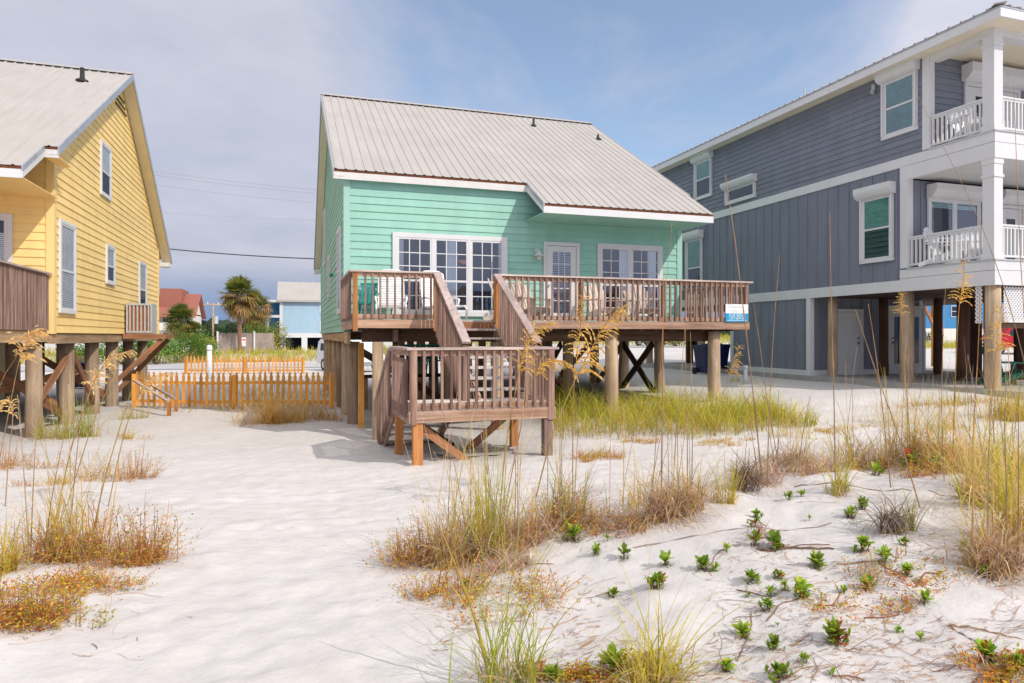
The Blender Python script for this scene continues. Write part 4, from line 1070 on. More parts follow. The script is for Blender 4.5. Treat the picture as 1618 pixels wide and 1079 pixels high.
# porches
for z0, z1, nm in ((6.10, 6.72, 'upper'), (3.25, 3.83, 'lower')):
    yb = FL + .20
    m = MB()
    zm = (z0 + z1) / 2 + .04
    for a, b, o in ((z0, zm - .004, .0), (zm + .004, z1 - .03, .004)):
        m.box(KX - .04 - o, KX + .1, PF, yb, a, b); m.box(KX - .039 - o, KW, PF - .04 - o, PF - .001, a, b)
    m.build('porch_band', MT['white'], grey)
    m = MB(); m.box(KX - .07, KW, PF - .07, (FU if nm == 'upper' else FL) - .03, z1 - .029, z1); m.build('porch_floor', MT['metal'], grey)
    m = MB(); m.box(KX + .101, KW, PF, FL - .03, z0 + .03, z0 + .06); m.build('porch_ceiling', MT['white'], grey)
def column(x, y, z0, z1):
    m = MB(); w = .135
    m.box(x - w, x + w, y - w, y + w, z0, z1); m.box(x - w - .02, x + w + .02, y - w - .02, y + w + .02, z0, z0 + .14)
    m.box(x - w - .02, x + w + .02, y - w - .02, y + w + .02, z1 - .42, z1 - .36); m.box(x - w - .015, x + w + .015, y - w - .015, y + w + .015, z1 - .12, z1)
    m.build('porch_column', MT['white'], grey)
for x_ in (KX + .12, KX + 3.6, KX + 7.0): column(x_, PF + .13, 6.72, 9.05); column(x_, PF + .13, 3.83, 6.10)
bb = MB(); bb.box(-.02, .02, -.02, .02, 0, .64); bsrc = bb.build('baluster', MT['white'], grey, loc=(0, 0, 0)); bc = [0]
for zf, yb in ((6.72, FU), (3.83, FL)):
    zt = zf + .80
    m = MB(); m.box(KX - .0, KX + .09, PF + .27, yb - .03, zt - .04, zt); m.box(KX + .02, KX + .07, PF + .27, yb - .03, zt - .09, zt - .041); m.box(KX + .02, KX + .07, PF + .27, yb - .03, zf + .06, zf + .11)
    m.box(KX + .26, KX + 3.46, PF + .02, PF + .11, zt - .04, zt); m.box(KX + .26, KX + 3.46, PF + .04, PF + .09, zt - .09, zt - .041); m.box(KX + .26, KX + 3.46, PF + .04, PF + .09, zf + .06, zf + .11)
    m.build('railing', MT['white'], grey)
    y = PF + .36
    while y < yb - .06: put(grey, bsrc, KX + .045, y, zf + .105, bc); y += .118
    x = KX + .36
    while x < KX + 2.2: put(grey, bsrc, x, PF + .065, zf + .105, bc); x += .118
# roof: hipped, soffit, fascia
EX, EY, EZ = 14.5, 10.40, 9.24
m = MB(); ex1, ey1 = KW + .5, KB + .5; rx = (EX + ex1) / 2; hh = 1.5
c = [(EX, EY, EZ), (ex1, EY, EZ), (ex1, ey1, EZ), (EX, ey1, EZ)]; r0 = (rx, EY + (rx - EX), EZ + hh); r1 = (rx, ey1 - (rx - EX), EZ + hh)
m.poly([c[0], c[1], r0]); m.poly([c[1], c[2], r1, r0]); m.poly([c[2], c[3], r1]); m.poly([c[3], c[0], r0, r1])
sl_ = hh / (rx - EX); y = EY + .3
while y < ey1 - .3:
    # standing ribs, each cut where it meets the hip
    reach = min(rx - EX, y - EY, ey1 - y)
    if reach > .15: m.beam((EX - .01, y, EZ + .012), (EX + reach, y, EZ + sl_ * reach + .012), .05, .035, (0, 0, 1))
    y += .30
x = EX + .3
while x < ex1 - .3:
    reach = min(rx - EX, x - EX, ex1 - x)
    if reach > .15: m.beam((x, EY - .01, EZ + .012), (x, EY + reach, EZ + sl_ * reach + .012), .05, .035, (0, 0, 1))
    x += .30
m.beam((EX, EY, EZ + .03), (r0[0], r0[1], r0[2] + .03), .22, .03)
kroof = m.build('roof', MT['roof'], grey)
m = MB(); m.box(EX + .01, EX + .045, EY + .01, ey1, EZ - .045, EZ - .006); m.box(EX + .045, ex1, EY + .01, EY + .045, EZ - .045, EZ - .006); m.build('drip_edge', MT['rake'], kroof)
m = MB(); m.box(EX + .02, EX + .055, EY + .02, ey1, EZ - .24, EZ - .046); m.box(EX + .056, ex1, EY + .02, EY + .055, EZ - .24, EZ - .046); m.build('fascia', MT['white'], kroof)
m = MB(); m.box(EX + .056, KX - .0, EY + .056, ey1, EZ - .22, EZ - .19); m.box(KX + .0, ex1, EY + .056, FU - .03, EZ - .221, EZ - .19); m.build('soffit', MT['cream'], kroof)
m = MB(); m.box(KX - .02, KX + .26, PF + .0, FU - .04, 8.86, EZ - .222); m.box(KX + .261, KW, PF, PF + .26, 8.86, EZ - .222); m.build('porch_beam', MT['white'], grey)
p = on_x(1249, 152, 17.5); m = MB(); m.tube([(17.0, 19.0, 9.9), (17.0, 19.0, 10.75)], .03, 8); m.build('vent_pipe', MT['metal'], kroof)
# side windows with shutter boxes
def kwin(pl, pr, pt, pb, cas=.085, **kw):
    a = on_x(pl, pt, KX); b = on_x(pl, pb, KX); c_ = on_x(pr, pt, KX)
    y0, y1 = c_.y + cas, a.y - cas; z0, z1 = b.z + cas, a.z - cas
    return window(grey, frame((KX, y1, z0), (0, -1, 0), (-1, 0, 0)), y1 - y0, z1 - z0, casing=cas, glass='glass_t', box=True, **kw)
def bl(w, h): return None
def kw_dims(pl, pr, pt, pb, cas=.085):
    a = on_x(pl, pt, KX); b = on_x(pl, pb, KX); c_ = on_x(pr, pt, KX); return (a.y - c_.y - 2 * cas, a.z - b.z - 2 * cas)
for (pl, pr, pt, pb, nm, r_, kind) in ((1396, 1451.5, 130, 222.5, 'side_window', (1, 1), 'slats'), (1099.5, 1126.3, 257, 318, 'side_window', (1, 1), 'half'), (1148.5, 1195.5, 299, 325, 'transom_window', (1, 0), None),
                                     (1086, 1111, 379, 472, 'side_window', (1, 1), 'half'), (1362, 1413.5, 314, 417.5, 'side_window', (1, 1), 'half')):
    w_, h_ = kw_dims(pl, pr, pt, pb)
    kw = {}
    if kind == 'slats': kw['blind'] = (.03, w_ - .03, .03, h_ - .02, 'blind')
    elif kind == 'half': kw['blind'] = (.03, w_ - .03, h_ * .5, h_ - .02, 'blind_g')
    kwin(pl, pr, pt, pb, name=nm, rows=r_, cols=1, split=.5, back='dark' if kind != 'slats' else 'room', boxh=.30 if h_ > .8 else .24, **kw)
# upper porch doors
u_, n_ = (1, 0, 0), (0, -1, 0)
def slab_door(wallY, x, z, w, h, leaves, parent=grey, mat='white', lite=None, panels=False, name='door'):
    M = frame((x, wallY, z), u_, n_); m = MB(M); c = .09
    m.box(0, c, .024, .075, 0, h - c); m.box(w - c, w, .024, .075, 0, h - c); m.box(0, w, .024, .08, h - c, h)
    d = m.build(name, MT['white'], parent)
    lw = (w - 2 * c) / leaves
    for k in range(leaves):
        a = c + lw * k + .008; b = c + lw * (k + 1) - .008; m = MB(M); m.box(a, b, .024, .05, .01, h - c - .01)
        if panels:
            for (pa, pb) in ((.09, .30), (.36, .62), (.68, .94)):
                for (qa, qb) in ((.12, .46), (.54, .88)):
                    zz0, zz1 = h * pa * .93, h * pb * .93; xx0 = a + (b - a) * qa; xx1 = a + (b - a) * qb
                    for e in ((xx0, xx1, zz0, zz0 + .02), (xx0, xx1, zz1 - .02, zz1), (xx0, xx0 + .02, zz0 + .02, zz1 - .02), (xx1 - .02, xx1, zz0 + .02, zz1 - .02)): m.box(e[0], e[1], .05, .06, e[2], e[3])
        lf = m.build('door_leaf', MT['white'], d)
        if lite:
            m = MB(M); cx = (a + b) / 2; m.box(cx - lite[0]/2, cx + lite[0]/2, .05, .056, lite[1], lite[2]); m.build('pane', MT['carglass'], d)
    m = MB(M); hx = c + lw - .10 if leaves == 1 else c + .1
    m.cyl(hx, .07, .95, 1.0, .03, 8); m.cyl(hx, .07, 1.10, 1.14, .025, 8); m.build('handle', MT['black'], d)
    return d
def shutter_head(wallY, x0, x1, z, h=.36, D=.30):
    m = MB(); prof = [(0, z), (.12, z), (.20, z + .05), (.27, z + .13), (D, z + .18), (D, z + h), (0, z + h)]
    ia = [m.V((x0, wallY - .03 - a, b)) for a, b in prof]; ib = [m.V((x1, wallY - .03 - a, b)) for a, b in prof]
    for k in range(len(prof)): m.F(ia[k], ia[(k+1) % len(prof)], ib[(k+1) % len(prof)], ib[k])
    m.F(*ia); m.F(*ib[::-1]); m.build('shutter_box', MT['white'], grey)
a = on_y(1521, 112, FU); b = on_y(1608, 112, FU)
slab_door(FU, a.x, 6.725, b.x - a.x, 8.50 - 6.725, 2, lite=(.30, .95, 1.45)); shutter_head(FU, a.x - .08, b.x + .3, 8.50, .40)
a = on_y(1467, 310, FL); b = on_y(1543, 310, FL); wz = 4.05
window(grey, frame((a.x, FL, wz), u_, n_), b.x - a.x, 5.62 - wz, 'porch_window', 2, 1, (1, 1), .38, casing=.07, glass='glass', back='room', blind=(.06, b.x - a.x - .06, 1.38, 1.52, 'blind_g'))
shutter_head(FL, a.x - .10, on_y(1558, 300, FL).x, 5.66, .34)
a = on_y(1572, 310, FL); slab_door(FL, a.x, 3.83, 1.05, 1.82, 1, lite=(.32, .35, 1.45)); shutter_head(FL, a.x - .04, a.x + 1.4, 5.66, .34)
# flood lamp near the eave
p = on_x(1383.5, 140, KX); m = MB(); m.box(KX - .10, KX - .025, p.y - .05, p.y + .05, p.z - .04, p.z + .10); m.tube([(KX - .06, p.y, p.z - .03), (KX - .12, p.y, p.z - .12)], [.04, .06], 10); m.build('flood_lamp', MT['metal'], grey)
# ground level: storage room, doors, piles, lattice
m = MB(); m.box(KX, KX + .1, 16.5, 20.3, SLAB + .16, ZB0 + .02)
yy = 16.75
while yy < 20.2: m.box(KX - .02, KX, yy - .025, yy + .025, SLAB + .16, ZB0 - .002); yy += .40
m.box(KX + .1, 19.4, 16.5, 16.6, SLAB + .01, ZB0 + .02); xx = KX + .4
while xx < 19.3: m.box(xx - .025, xx + .025, 16.48, 16.5, SLAB + .16, ZB0 - .002); xx += .40
m.box(KX + .1, 19.4, 20.2, 20.3, SLAB, ZB0 + .02); m.box(19.3, 19.4, 16.6, 20.2, SLAB, ZB0 + .02); m.build('storage_wall', MT['slate'], grey)
m = MB(); m.box(KX - .035, KX + .12, 16.46, 16.62, SLAB, ZB0 - .001); m.box(KX - .035, KX + .1, 20.2, 20.34, SLAB, ZB0 - .001); m.box(19.3, 19.44, 16.455, 16.6, SLAB, ZB0 - .001)
m.box(KX - .036, KX + .02, 16.621, 20.199, SLAB, SLAB + .159); m.box(KX + .121, 19.299, 16.455, 16.5, SLAB, SLAB + .159); m.build('storage_trim', MT['white'], grey)
x0 = on_y(1322, 540, 16.5).x; slab_door(16.5 + .0, x0, SLAB + .02, .98, 2.02, 1, panels=True, name='storage_door')
x0 = on_y(1401, 540, 16.5).x; slab_door(16.5, x0, SLAB + .02, 1.55, 2.15, 2, lite=(.34, .3, 1.8), name='glazed_door')
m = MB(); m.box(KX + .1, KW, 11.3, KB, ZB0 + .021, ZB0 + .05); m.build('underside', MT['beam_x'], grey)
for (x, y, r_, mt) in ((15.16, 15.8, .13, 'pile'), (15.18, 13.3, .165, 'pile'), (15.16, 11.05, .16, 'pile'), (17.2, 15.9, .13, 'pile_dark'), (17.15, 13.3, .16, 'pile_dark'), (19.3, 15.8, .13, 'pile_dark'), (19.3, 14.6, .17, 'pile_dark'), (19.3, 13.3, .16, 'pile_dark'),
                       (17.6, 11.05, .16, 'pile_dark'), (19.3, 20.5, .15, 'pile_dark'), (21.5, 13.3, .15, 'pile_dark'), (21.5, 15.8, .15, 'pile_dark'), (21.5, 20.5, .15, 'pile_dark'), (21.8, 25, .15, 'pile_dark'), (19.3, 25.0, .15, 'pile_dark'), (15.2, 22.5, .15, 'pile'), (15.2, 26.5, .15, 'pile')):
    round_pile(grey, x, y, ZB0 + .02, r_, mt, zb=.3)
m = MB(); x0, x1, z0, z1 = 15.36, 19.0, 2.46, ZB0 - .03
m.box(x0, x1, 10.93, 10.97, z0 - .05, z0); 
def lat(mb, x0, x1, z0, z1, sp, f):
    hgt = z1 - z0; x = x0 - hgt
    while x < x1:
        for s in (0, 1):
            a0 = max(x, x0); a1 = min(x + hgt, x1)
            if a1 - a0 > .02:
                za, zb = z0 + (a0 - x), z0 + (a1 - x)
                if s: za, zb = z1 - (a0 - x), z1 - (a1 - x)
                f(mb, a0, za, a1, zb, s)
        x += sp
lat(m, x0, x1, z0, z1, .095, lambda mb, a, b, c, d, s: mb.beam((a, 10.945 + .008 * s, b), (c, 10.945 + .008 * s, d), .007, .04, (0, 1, 0)) if False else mb.beam((a, 10.945 + .009 * s, b), (c, 10.945 + .009 * s, d), .042, .007, (0, 1, 0)))
m.build('lattice', MT['white'], grey)
m = MB(); lat(m, 11.19, 11.34, 2.40, ZB0 - .01, .095, lambda mb, a, b, c, d, s: mb.beam((15.0 + .009 * s, a, b), (15.0 + .009 * s, c, d), .042, .007, (1, 0, 0))); m.build('lattice', MT['white'], grey)
m = MB(); m.box(15.33, 19.0, 10.96, 11.0, 2.28, 2.42); m.build('tie_beam', MT['beam_x'], grey)
# chairs on the porches
wch = fan_chair('white adirondack chair on the upper grey porch in front of its door', MT['plastic'], 'white chairs on the grey porches')
place(wch, on_y(1539, 170, 11.7).x, 11.75, 6.72, rad(-20))
for (px, Y, z, rz, lab) in ((1497, 12.35, 3.83, 20, 'white adirondack chair at the left end of the lower grey porch'), (1545, 11.95, 3.83, -35, 'white adirondack chair on the lower grey porch beside the corner column')):
    c2 = copy_tree(wch); place(c2, on_y(px, 390, Y).x, Y, z, rad(rz), lab)
gch = copy_tree(wch); del gch['group']
def recolor(o, mt):
    for k in o.children: k.data = k.data.copy(); k.data.materials[0] = mt
recolor(gch, MT['greenp']); place(gch, on_y(1602, 600, 11.6).x, 11.75, SLAB, rad(62), 'dark green plastic adirondack chair on the slab under the grey house')
# ================================================================== FENCES
def picket_fence(label, p0, p1, h, n, posts, gx=0.0, pw=.088):
    p0 = Vector(p0); p1 = Vector(p1); d = (p1 - p0); Ld = d.length; u = d.normalized()
    root = thing('picket_fence', label, 'fence', (p0.x, p0.y, H(p0.x, p0.y)))
    pk = MB(); w = pw / 2; g = .016
    for k, (x, z) in enumerate([(-w, 0), (w, 0), (w, h - .13), (w * .45, h - .085), (w * .8, h - .05), (0, h), (-w * .8, h - .05), (-w * .45, h - .085), (-w, h - .13)]): pk.V((x, -g/2, z))
    for v in list(pk.v): pk.V((v.x, g/2, v.z))
    pk.F(*range(9)); pk.F(*range(17, 8, -1))
    for k in range(9): pk.F(k, (k+1) % 9, 9 + (k+1) % 9, 9 + k)
    ang = math.atan2(u.y, u.x); src = None
    for k in range(n):
        t = (k + .5) / n; x, y = p0.x + d.x * t, p0.y + d.y * t; z = H(x, y) + .05
        if src is None:
            src = pk.build('picket', MT['newwood'], root, loc=(0, 0, 0)); src.location = Vector((x, y, z)) - root.location; src.rotation_euler = (0, 0, ang)
            for v in src.data.vertices: pass
        else: inst(src, 'picket', root, (x, y, z), ang).rotation_euler = (R.uniform(-.02, .02), R.uniform(-.025, .025), ang)
    for zz in (.20, h - .27):
        m = MB(); off = Vector((-u.y, u.x, 0)) * .028; S = 12
        for k in range(S):
            a = p0 + d * (k / S); b = p0 + d * ((k + 1) / S)
            m.beam(Vector((a.x, a.y, H(a.x, a.y) + zz)) + off, Vector((b.x, b.y, H(b.x, b.y) + zz)) + off, .036, .085)
        m.build('rail', MT['newwood_x'], root)
    for t in posts:
        x, y = p0.x + d.x * t, p0.y + d.y * t; m = MB(); o = Vector((-u.y, u.x, 0)) * (-.01)
        m.box(x - .05 + o.x, x + .05 + o.x, y - .05 + o.y, y + .05 + o.y, H(x, y) - .1, H(x, y) + h * .97); m.build('post', MT['newwood'], root)
    return root
a = at(212, 640, 19.6); b = at(527, 640, 19.3)
picket_fence('honey coloured picket fence between the yellow and the mint houses', (a.x, a.y, 0), (b.x, b.y, 0), 1.02, 34, (0.0, .505, .995))
a = at(293, 590, 37.0); b = at(480, 590, 37.4)
picket_fence('shorter picket fence standing farther back near the road', (a.x, a.y, 0), (b.x, b.y, 0), .98, 32, (0.0, .5, 1.0))
# hand rails of a boardwalk beside the yellow house
hr = thing('boardwalk_railing', 'low wooden handrail on two stub posts beside the yellow house', 'railing', (-3.6, 17.8, 0))
a = on_ground(267, 657); b = on_ground(278, 650)
for q, px0, py0, px1, py1 in ((a, 212, 601, 267, 634), (b, 222, 598, 279, 630)):
    zt = at(px1, py1, (q.x * SY + q.y * CY)).z; m = MB(); m.box(q.x - .045, q.x + .045, q.y - .045, q.y + .045, q.z - .2, zt - .02); m.build('post', MT['post_o'], hr)
    e = Vector((q.x - .02, q.y, zt)); s_ = at(px0, py0, (q.x * SY + q.y * CY) + 1.6); m = MB(); m.beam(s_, e, .09, .04); m.build('handrail', MT['cap'], hr)

# ================================================================== STREET THINGS
pv = on_ground(528, 605); q = at(331, 592, 33.0); q.z = H(q.x, q.y)
bl_ = thing('bollard', 'white domed post standing between the two picket fences', 'post', q)
m = MB(); m.tube([(q.x, q.y, q.z - .1), (q.x, q.y, q.z + 1.42)], .11, 14); m.build('shaft', MT['pvc'], bl_, smooth=True)
m = MB(); m.tube([(q.x, q.y, q.z + 1.42), (q.x, q.y, q.z + 1.46), (q.x, q.y, q.z + 1.50), (q.x, q.y, q.z + 1.60), (q.x, q.y, q.z + 1.65), (q.x, q.y, q.z + 1.67)], [.14, .14, .13, .13, .09, .02], 14); m.build('cap', MT['pvc'], bl_, smooth=True)
q = on_ground(1178, 606); pp = thing('pvc_pipe', 'short white capped pipe upright in the sand beside the grey house', 'pipe', q)
m = MB(); m.tube([q + Vector((0, 0, -.1)), q + Vector((0, 0, .48))], .055, 12); m.build('shaft', MT['pvc'], pp, smooth=True)
m = MB(); m.tube([q + Vector((0, 0, .44)), q + Vector((0, 0, .53))], .07, 12); m.build('cap', MT['pvc'], pp)
q = at(1101.5, 556, 40); q.z = H(q.x, q.y); bm_ = thing('marker_post', 'slim blue marker post in the grass beside the far road', 'post', q)
m = MB(); m.box(q.x - .06, q.x + .06, q.y - .02, q.y + .02, q.z - .1, q.z + 1.0); m.build('blade', MT['blue_post'], bm_); m = MB(); m.box(q.x - .062, q.x + .062, q.y - .022, q.y + .022, q.z + .88, q.z + .96); m.build('band', MT['signwhite'], bm_)
q = at(1090, 583, 30); q.z = H(q.x, q.y); mp = thing('meter_post', 'dark timber post with a meter box between the mint and grey houses', 'post', q)
round_pile(mp, q.x, q.y, q.z + 2.4, .16, 'pile_dark', 'post'); m = MB(); m.box(q.x + .12, q.x + .34, q.y - .18, q.y + .18, q.z + .85, q.z + 1.5); m.build('meter_box', MT['black'], mp)
def wheelie(px, py, d, label, mark, mat='bluebin', grp='navy wheeled bins beside the grey house'):
    q = at(px, py, d); q.z = H(q.x, q.y); t = thing('wheeled_bin', label, 'bin', q, grp if mark is not None else None); x, y, z = q
    m = MB(); a = [m.V((x + sx * .24, y + sy * .27, z + .06)) for sx, sy in ((-1, -1), (1, -1), (1, 1), (-1, 1))]; b = [m.V((x + sx * .32, y + sy * .38, z + .98)) for sx, sy in ((-1, -1), (1, -1), (1, 1), (-1, 1))]
    for k in range(4): m.F(a[k], a[(k+1) % 4], b[(k+1) % 4], b[k])
    m.F(*a[::-1]); m.F(*b); m.box(x - .35, x + .35, y - .41, y + .41, z + .92, z + .985); m.build('body', MT[mat], t)
    m = MB(); m.tube([(x, y - .44, z + 1.0), (x, y - .3, z + 1.05), (x, y, z + 1.08), (x, y + .4, z + 1.03)], [.02, .02, .02, .02], 6); m.box(x - .355, x + .355, y - .43, y + .42, z + .986, z + 1.04); m.build('lid', MT[mat], t)
    for s in (-1, 1): m = MB(); m.tube([(x + s * .27, y + .3, z + .12), (x + s * .34, y + .3, z + .12)], .12, 12); m.build('wheel', MT['tyre'], t)
    if mark:
        m = MB(); M = Matrix.Translation((x - .17, y - .355, z + .62)) @ Matrix.Rotation(rad(-6), 4, 'X'); text_mesh(m, '8', M, .26); m.build('lettering', MT['signwhite'], t)
    return t
wheelie(1117, 602, 23.8, 'navy blue wheeled bin with a white number half behind a deck pile', True)
wheelie(1132, 602, 24.9, 'navy blue wheeled bin closest to the grey wall', False)
wheelie(128, 640, 27.0, 'navy blue wheeled bin seen between the yellow house piles', None)

# ---------------- vehicles
def vehicle(name, label, cat, px, d, kind, paint, rz):
    q = at(px, 560, d); q.z = H(q.x, q.y) + .02
    t = thing(name, label, cat, (0, 0, 0)); Lh = 2.4 if kind != 'pickup' else 2.7
    if kind == 'van': prof = [(-Lh, .45), (-Lh, 1.05), (-Lh + .1, 1.75), (-Lh + .35, 1.9), (1.0, 1.9), (1.55, 1.25), (Lh - .1, 1.05), (Lh, .8), (Lh, .42)]
    elif kind == 'suv': prof = [(-Lh, .45), (-Lh, 1.1), (-Lh + .15, 1.65), (-Lh + .35, 1.75), (.6, 1.75), (1.2, 1.15), (Lh - .1, 1.0), (Lh, .75), (Lh, .42)]
    else: prof = [(-Lh, .50), (-Lh, 1.12), (-.55, 1.12), (-.50, 1.75), (-.3, 1.82), (.9, 1.82), (1.45, 1.2), (Lh - .15, 1.1), (Lh, .85), (Lh, .48)]
    W_ = .92; m = MB(); sec = []
    for (y, inset) in ((-W_, 0.06), (-W_ + .06, 0), (W_ - .06, 0), (W_, 0.06)):
        sec.append([m.V((x * (1 - inset * .1), y * (1 - .10 * max(0, (z - 1.1))), z - inset * .2)) for x, z in prof])
    for s in range(3):
        for k in range(len(prof)): m.F(sec[s][k], sec[s][(k+1) % len(prof)], sec[s+1][(k+1) % len(prof)], sec[s+1][k])
    m.F(*sec[0]); m.F(*sec[3][::-1]); body = m.build('body', MT[paint], t)
    for s in (-1, 1):
        m = MB(); y = s * (W_ + .004); f = lambda z: s * (W_ * (1 - .10 * max(0, z - 1.1)) + .006)
        segs = [(-.42, .25), (.33, .85)] if kind == 'pickup' else [(-Lh + .45, -1.0), (-.9, .0), (.1, .75)]
        for a, b in segs: m.poly([(a, f(1.2), 1.2), (b, f(1.2), 1.2), (b - (.0 if b < .7 else -.15), f(1.2), 1.22), (b, f(1.64), 1.64), (a, f(1.64), 1.64)])
        m.build('side_window', MT['carglass'], t)
        for x in (-Lh * .62, Lh * .62):
            m = MB(); m.tube([(x, s * (W_ - .16), .36), (x, s * (W_ + .02), .36)], .36, 20); w = m.build('wheel', MT['tyre'], t)
            m = MB(); m.tube([(x, s * (W_ - .1), .36), (x, s * (W_ + .03), .36)], .21, 14); m.build('rim', MT['chrome'], w)
        m = MB(); m.box(-Lh - .01, -Lh + .04, s * .70 - .14, s * .70 + .14, .85, 1.12); m.build('tail_light', MT['taillight'], t)
        m = MB(); m.box(Lh - .06, Lh + .012, s * .66 - .18, s * .66 + .18, .72, .88); m.build('headlight', MT['plastic'], t)
    m = MB(); m.box(-Lh - .05, -Lh - .001, -.85, .85, .48, .66); m.build('bumper', MT['chrome'], t); m = MB(); m.box(Lh + .001, Lh + .05, -.85, .85, .45, .60); m.build('bumper', MT['chrome'], t)
    xb = {'van': (-Lh + .02, -Lh + .10), 'suv': (-Lh + .02, -Lh + .13), 'pickup': (-.56, -.53)}[kind]
    m = MB(); m.poly([(xb[0] - .035, -.7, 1.2), (xb[0] - .035, .7, 1.2), (xb[1] - .035, .66, 1.62), (xb[1] - .035, -.66, 1.62)]); m.build('rear_window', MT['carglass'], t)
    t.location = q; t.rotation_euler = (0, 0, rz); return t
vehicle('parked_van', 'white van showing its rear corner beyond the mint house piles', 'van', 553, 40, 'van', 'whitecar', rad(-65))
vehicle('parked_pickup', 'red pickup truck parked beyond the grey house piles', 'pickup truck', 1598, 46, 'pickup', 'red', rad(168))
vehicle('parked_suv', 'white car with red tail lights seen far off under the mint deck', 'car', 1016, 62, 'suv', 'whitecar', rad(18))

# ================================================================== HOUSES ACROSS THE ROAD
def simple_window(parent, x0, x1, y, z0, z1, mat='carglass', nm='window'):
    m = MB(); f = .08
    m.box(x0 - f, x1 + f, y - .05, y - .001, z0 - f, z0); m.box(x0 - f, x1 + f, y - .05, y - .001, z1, z1 + f); m.box(x0 - f, x0, y - .05, y - .001, z0, z1); m.box(x1, x1 + f, y - .05, y - .001, z0, z1)
    m.box(x0, x1, y - .04, y - .002, (z0 + z1) / 2 - .03, (z0 + z1) / 2 + .03)
    o = m.build(nm, MT['white'], parent); m = MB(); m.box(x0, x1, y - .02, y - .003, z0, z1); m.build('pane', MT[mat], o); return o
# light blue house on stilts
D_ = 72.0; A = at(434, 520, D_); B = at(520, 520, D_); Y0 = A.y
def zz_(py, px=470): return on_y(px, py, Y0).z
lbh = thing('beach_house', 'light blue stilt house with pale roof behind the far grass', 'beach house', (A.x, Y0, H(A.x, Y0)))
x0, x1 = on_y(444, 500, Y0).x, on_y(545, 500, Y0).x; zf = zz_(526); ze = zz_(474); zr_ = zz_(455)
m = MB(); lap(m, (x0, Y0, 0), (1, 0, 0), (0, -1, 0), x1 - x0, zf, ze, .22, lip=.03); m.box(x0, x1, Y0 + .01, Y0 + 9, zf, ze); m.build('wall', MT['lightblue'], lbh)
m = MB(); xl = on_y(421, 500, Y0).x; m.box(xl, x0 - .01, Y0 + 1.6, Y0 + 8.8, zf, zz_(478)); m.build('porch_wall', MT['strongblue'], lbh)
for nm_, bb_ in (('porch_post', (xl - .1, xl + .25, Y0 - .02, Y0 + .2, zf, zz_(478))), ('corner_board', (x0 - .14, x0 + .16, Y0 - .08, Y0 - .035, zf, ze)), ('porch_rail', (xl + .251, x0 - .141, Y0 - .05, Y0 + .1, zz_(502), zz_(498))), ('corner_board', (x1 - .2, x1 + .1, Y0 - .08, Y0 - .035, zf, ze))):
    m = MB(); m.box(*bb_); m.build(nm_, MT['white'], lbh)
m = MB(); m.box(xl - .3, x0 - .02, Y0 - .3, Y0 + 8.9, zz_(478), zz_(474.5)); m.build('porch_roof', MT['white'], lbh)
m = MB(); m.poly([(x0 - .4, Y0 - .4, ze), (x1 + .4, Y0 - .4, ze), (x1 + .4, Y0 + 4.5, zr_ + 1.0), (x0 - .4, Y0 + 4.5, zr_ + 1.0)]); m.poly([(x0 - .4, Y0 + 9.4, ze), (x1 + .4, Y0 + 9.4, ze), (x1 + .4, Y0 + 4.5, zr_ + 1.0), (x0 - .4, Y0 + 4.5, zr_ + 1.0)])
m.box(x0 - .4, x1 + .4, Y0 - .42, Y0 - .36, ze - .22, ze); m.build('roof', MT['roof'], lbh)
m = MB(); m.box(x0 - .3, x1 + .2, Y0 - .1, Y0 + .1, zf - .5, zf - .01); m.build('skirt', MT['white'], lbh)
for px in (447, 481, 513, 530): x = on_y(px, 530, Y0).x; m = MB(); m.box(x - .3, x + .3, Y0 - .2, Y0 + .35, 0, zf - .51); m.build('stilt', MT['white'], lbh)
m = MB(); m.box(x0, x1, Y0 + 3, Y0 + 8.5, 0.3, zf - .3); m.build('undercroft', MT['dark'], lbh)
for pya, pyb in ((478, 493), (507, 523)): simple_window(lbh, on_y(506, 480, Y0).x, on_y(519, 480, Y0).x, Y0 - .035, zz_(pyb), zz_(pya), 'blind')
# red roofed house, far left
D_ = 112.0; Y0 = at(290, 520, D_).y
rh = thing('apartment_house', 'two storey off-white house with red shingle roof far left', 'house', (on_y(290, 520, Y0).x, Y0, .8))
def P(px, py, dy=0): return on_y(px, py, Y0 + dy)
x0, x1 = P(225, 520).x, P(304, 520).x; ze, zr_ = P(280, 497).z, P(280, 474).z; zg = P(280, 555).z
m = MB(); m.box(x0, x1, Y0, Y0 + 12, .5, ze + .2); m.box(x0, x1 - 2.0, Y0 - 1.4, Y0 - .0, P(280, 522).z, P(280, 518).z); m.box(x0, x1 - 2.0, Y0 - 1.45, Y0 - 1.38, P(280, 518).z, P(280, 510).z); m.build('wall', MT['offwhite'], rh)
m = MB(); m.poly([(x1, Y0, ze), (x1, Y0 + 12, ze), (x1, Y0 + 6, zr_ + 1.2)]); m.build('gable', MT['offwhite'], rh)
m = MB(); o = .7
m.poly([(x0, Y0 - 1.6, ze - .5), (x1 + o, Y0 - 1.6, ze - .5), (x1 + o, Y0 + 6, zr_ + 1.4), (x0, Y0 + 6, zr_ + 1.4)]); m.poly([(x0, Y0 + 13.2, ze - .4), (x1 + o, Y0 + 13.2, ze - .4), (x1 + o, Y0 + 6, zr_ + 1.4), (x0, Y0 + 6, zr_ + 1.4)])
m.box(P(250, 480).x, P(285, 480).x, Y0 + 1.5, Y0 + 10, ze + 1, zr_ + 2.0); m.build('roof', MT['redroof'], rh)
for px in (262, 297): simple_window(rh, P(px - 5, 500).x, P(px + 3, 500).x, Y0 - .01, P(px, 508).z, P(px, 500).z)
for px in (262, 275, 292): simple_window(rh, P(px - 4, 500).x, P(px + 3, 500).x, Y0 - .01, P(px, 534).z, P(px, 526).z)
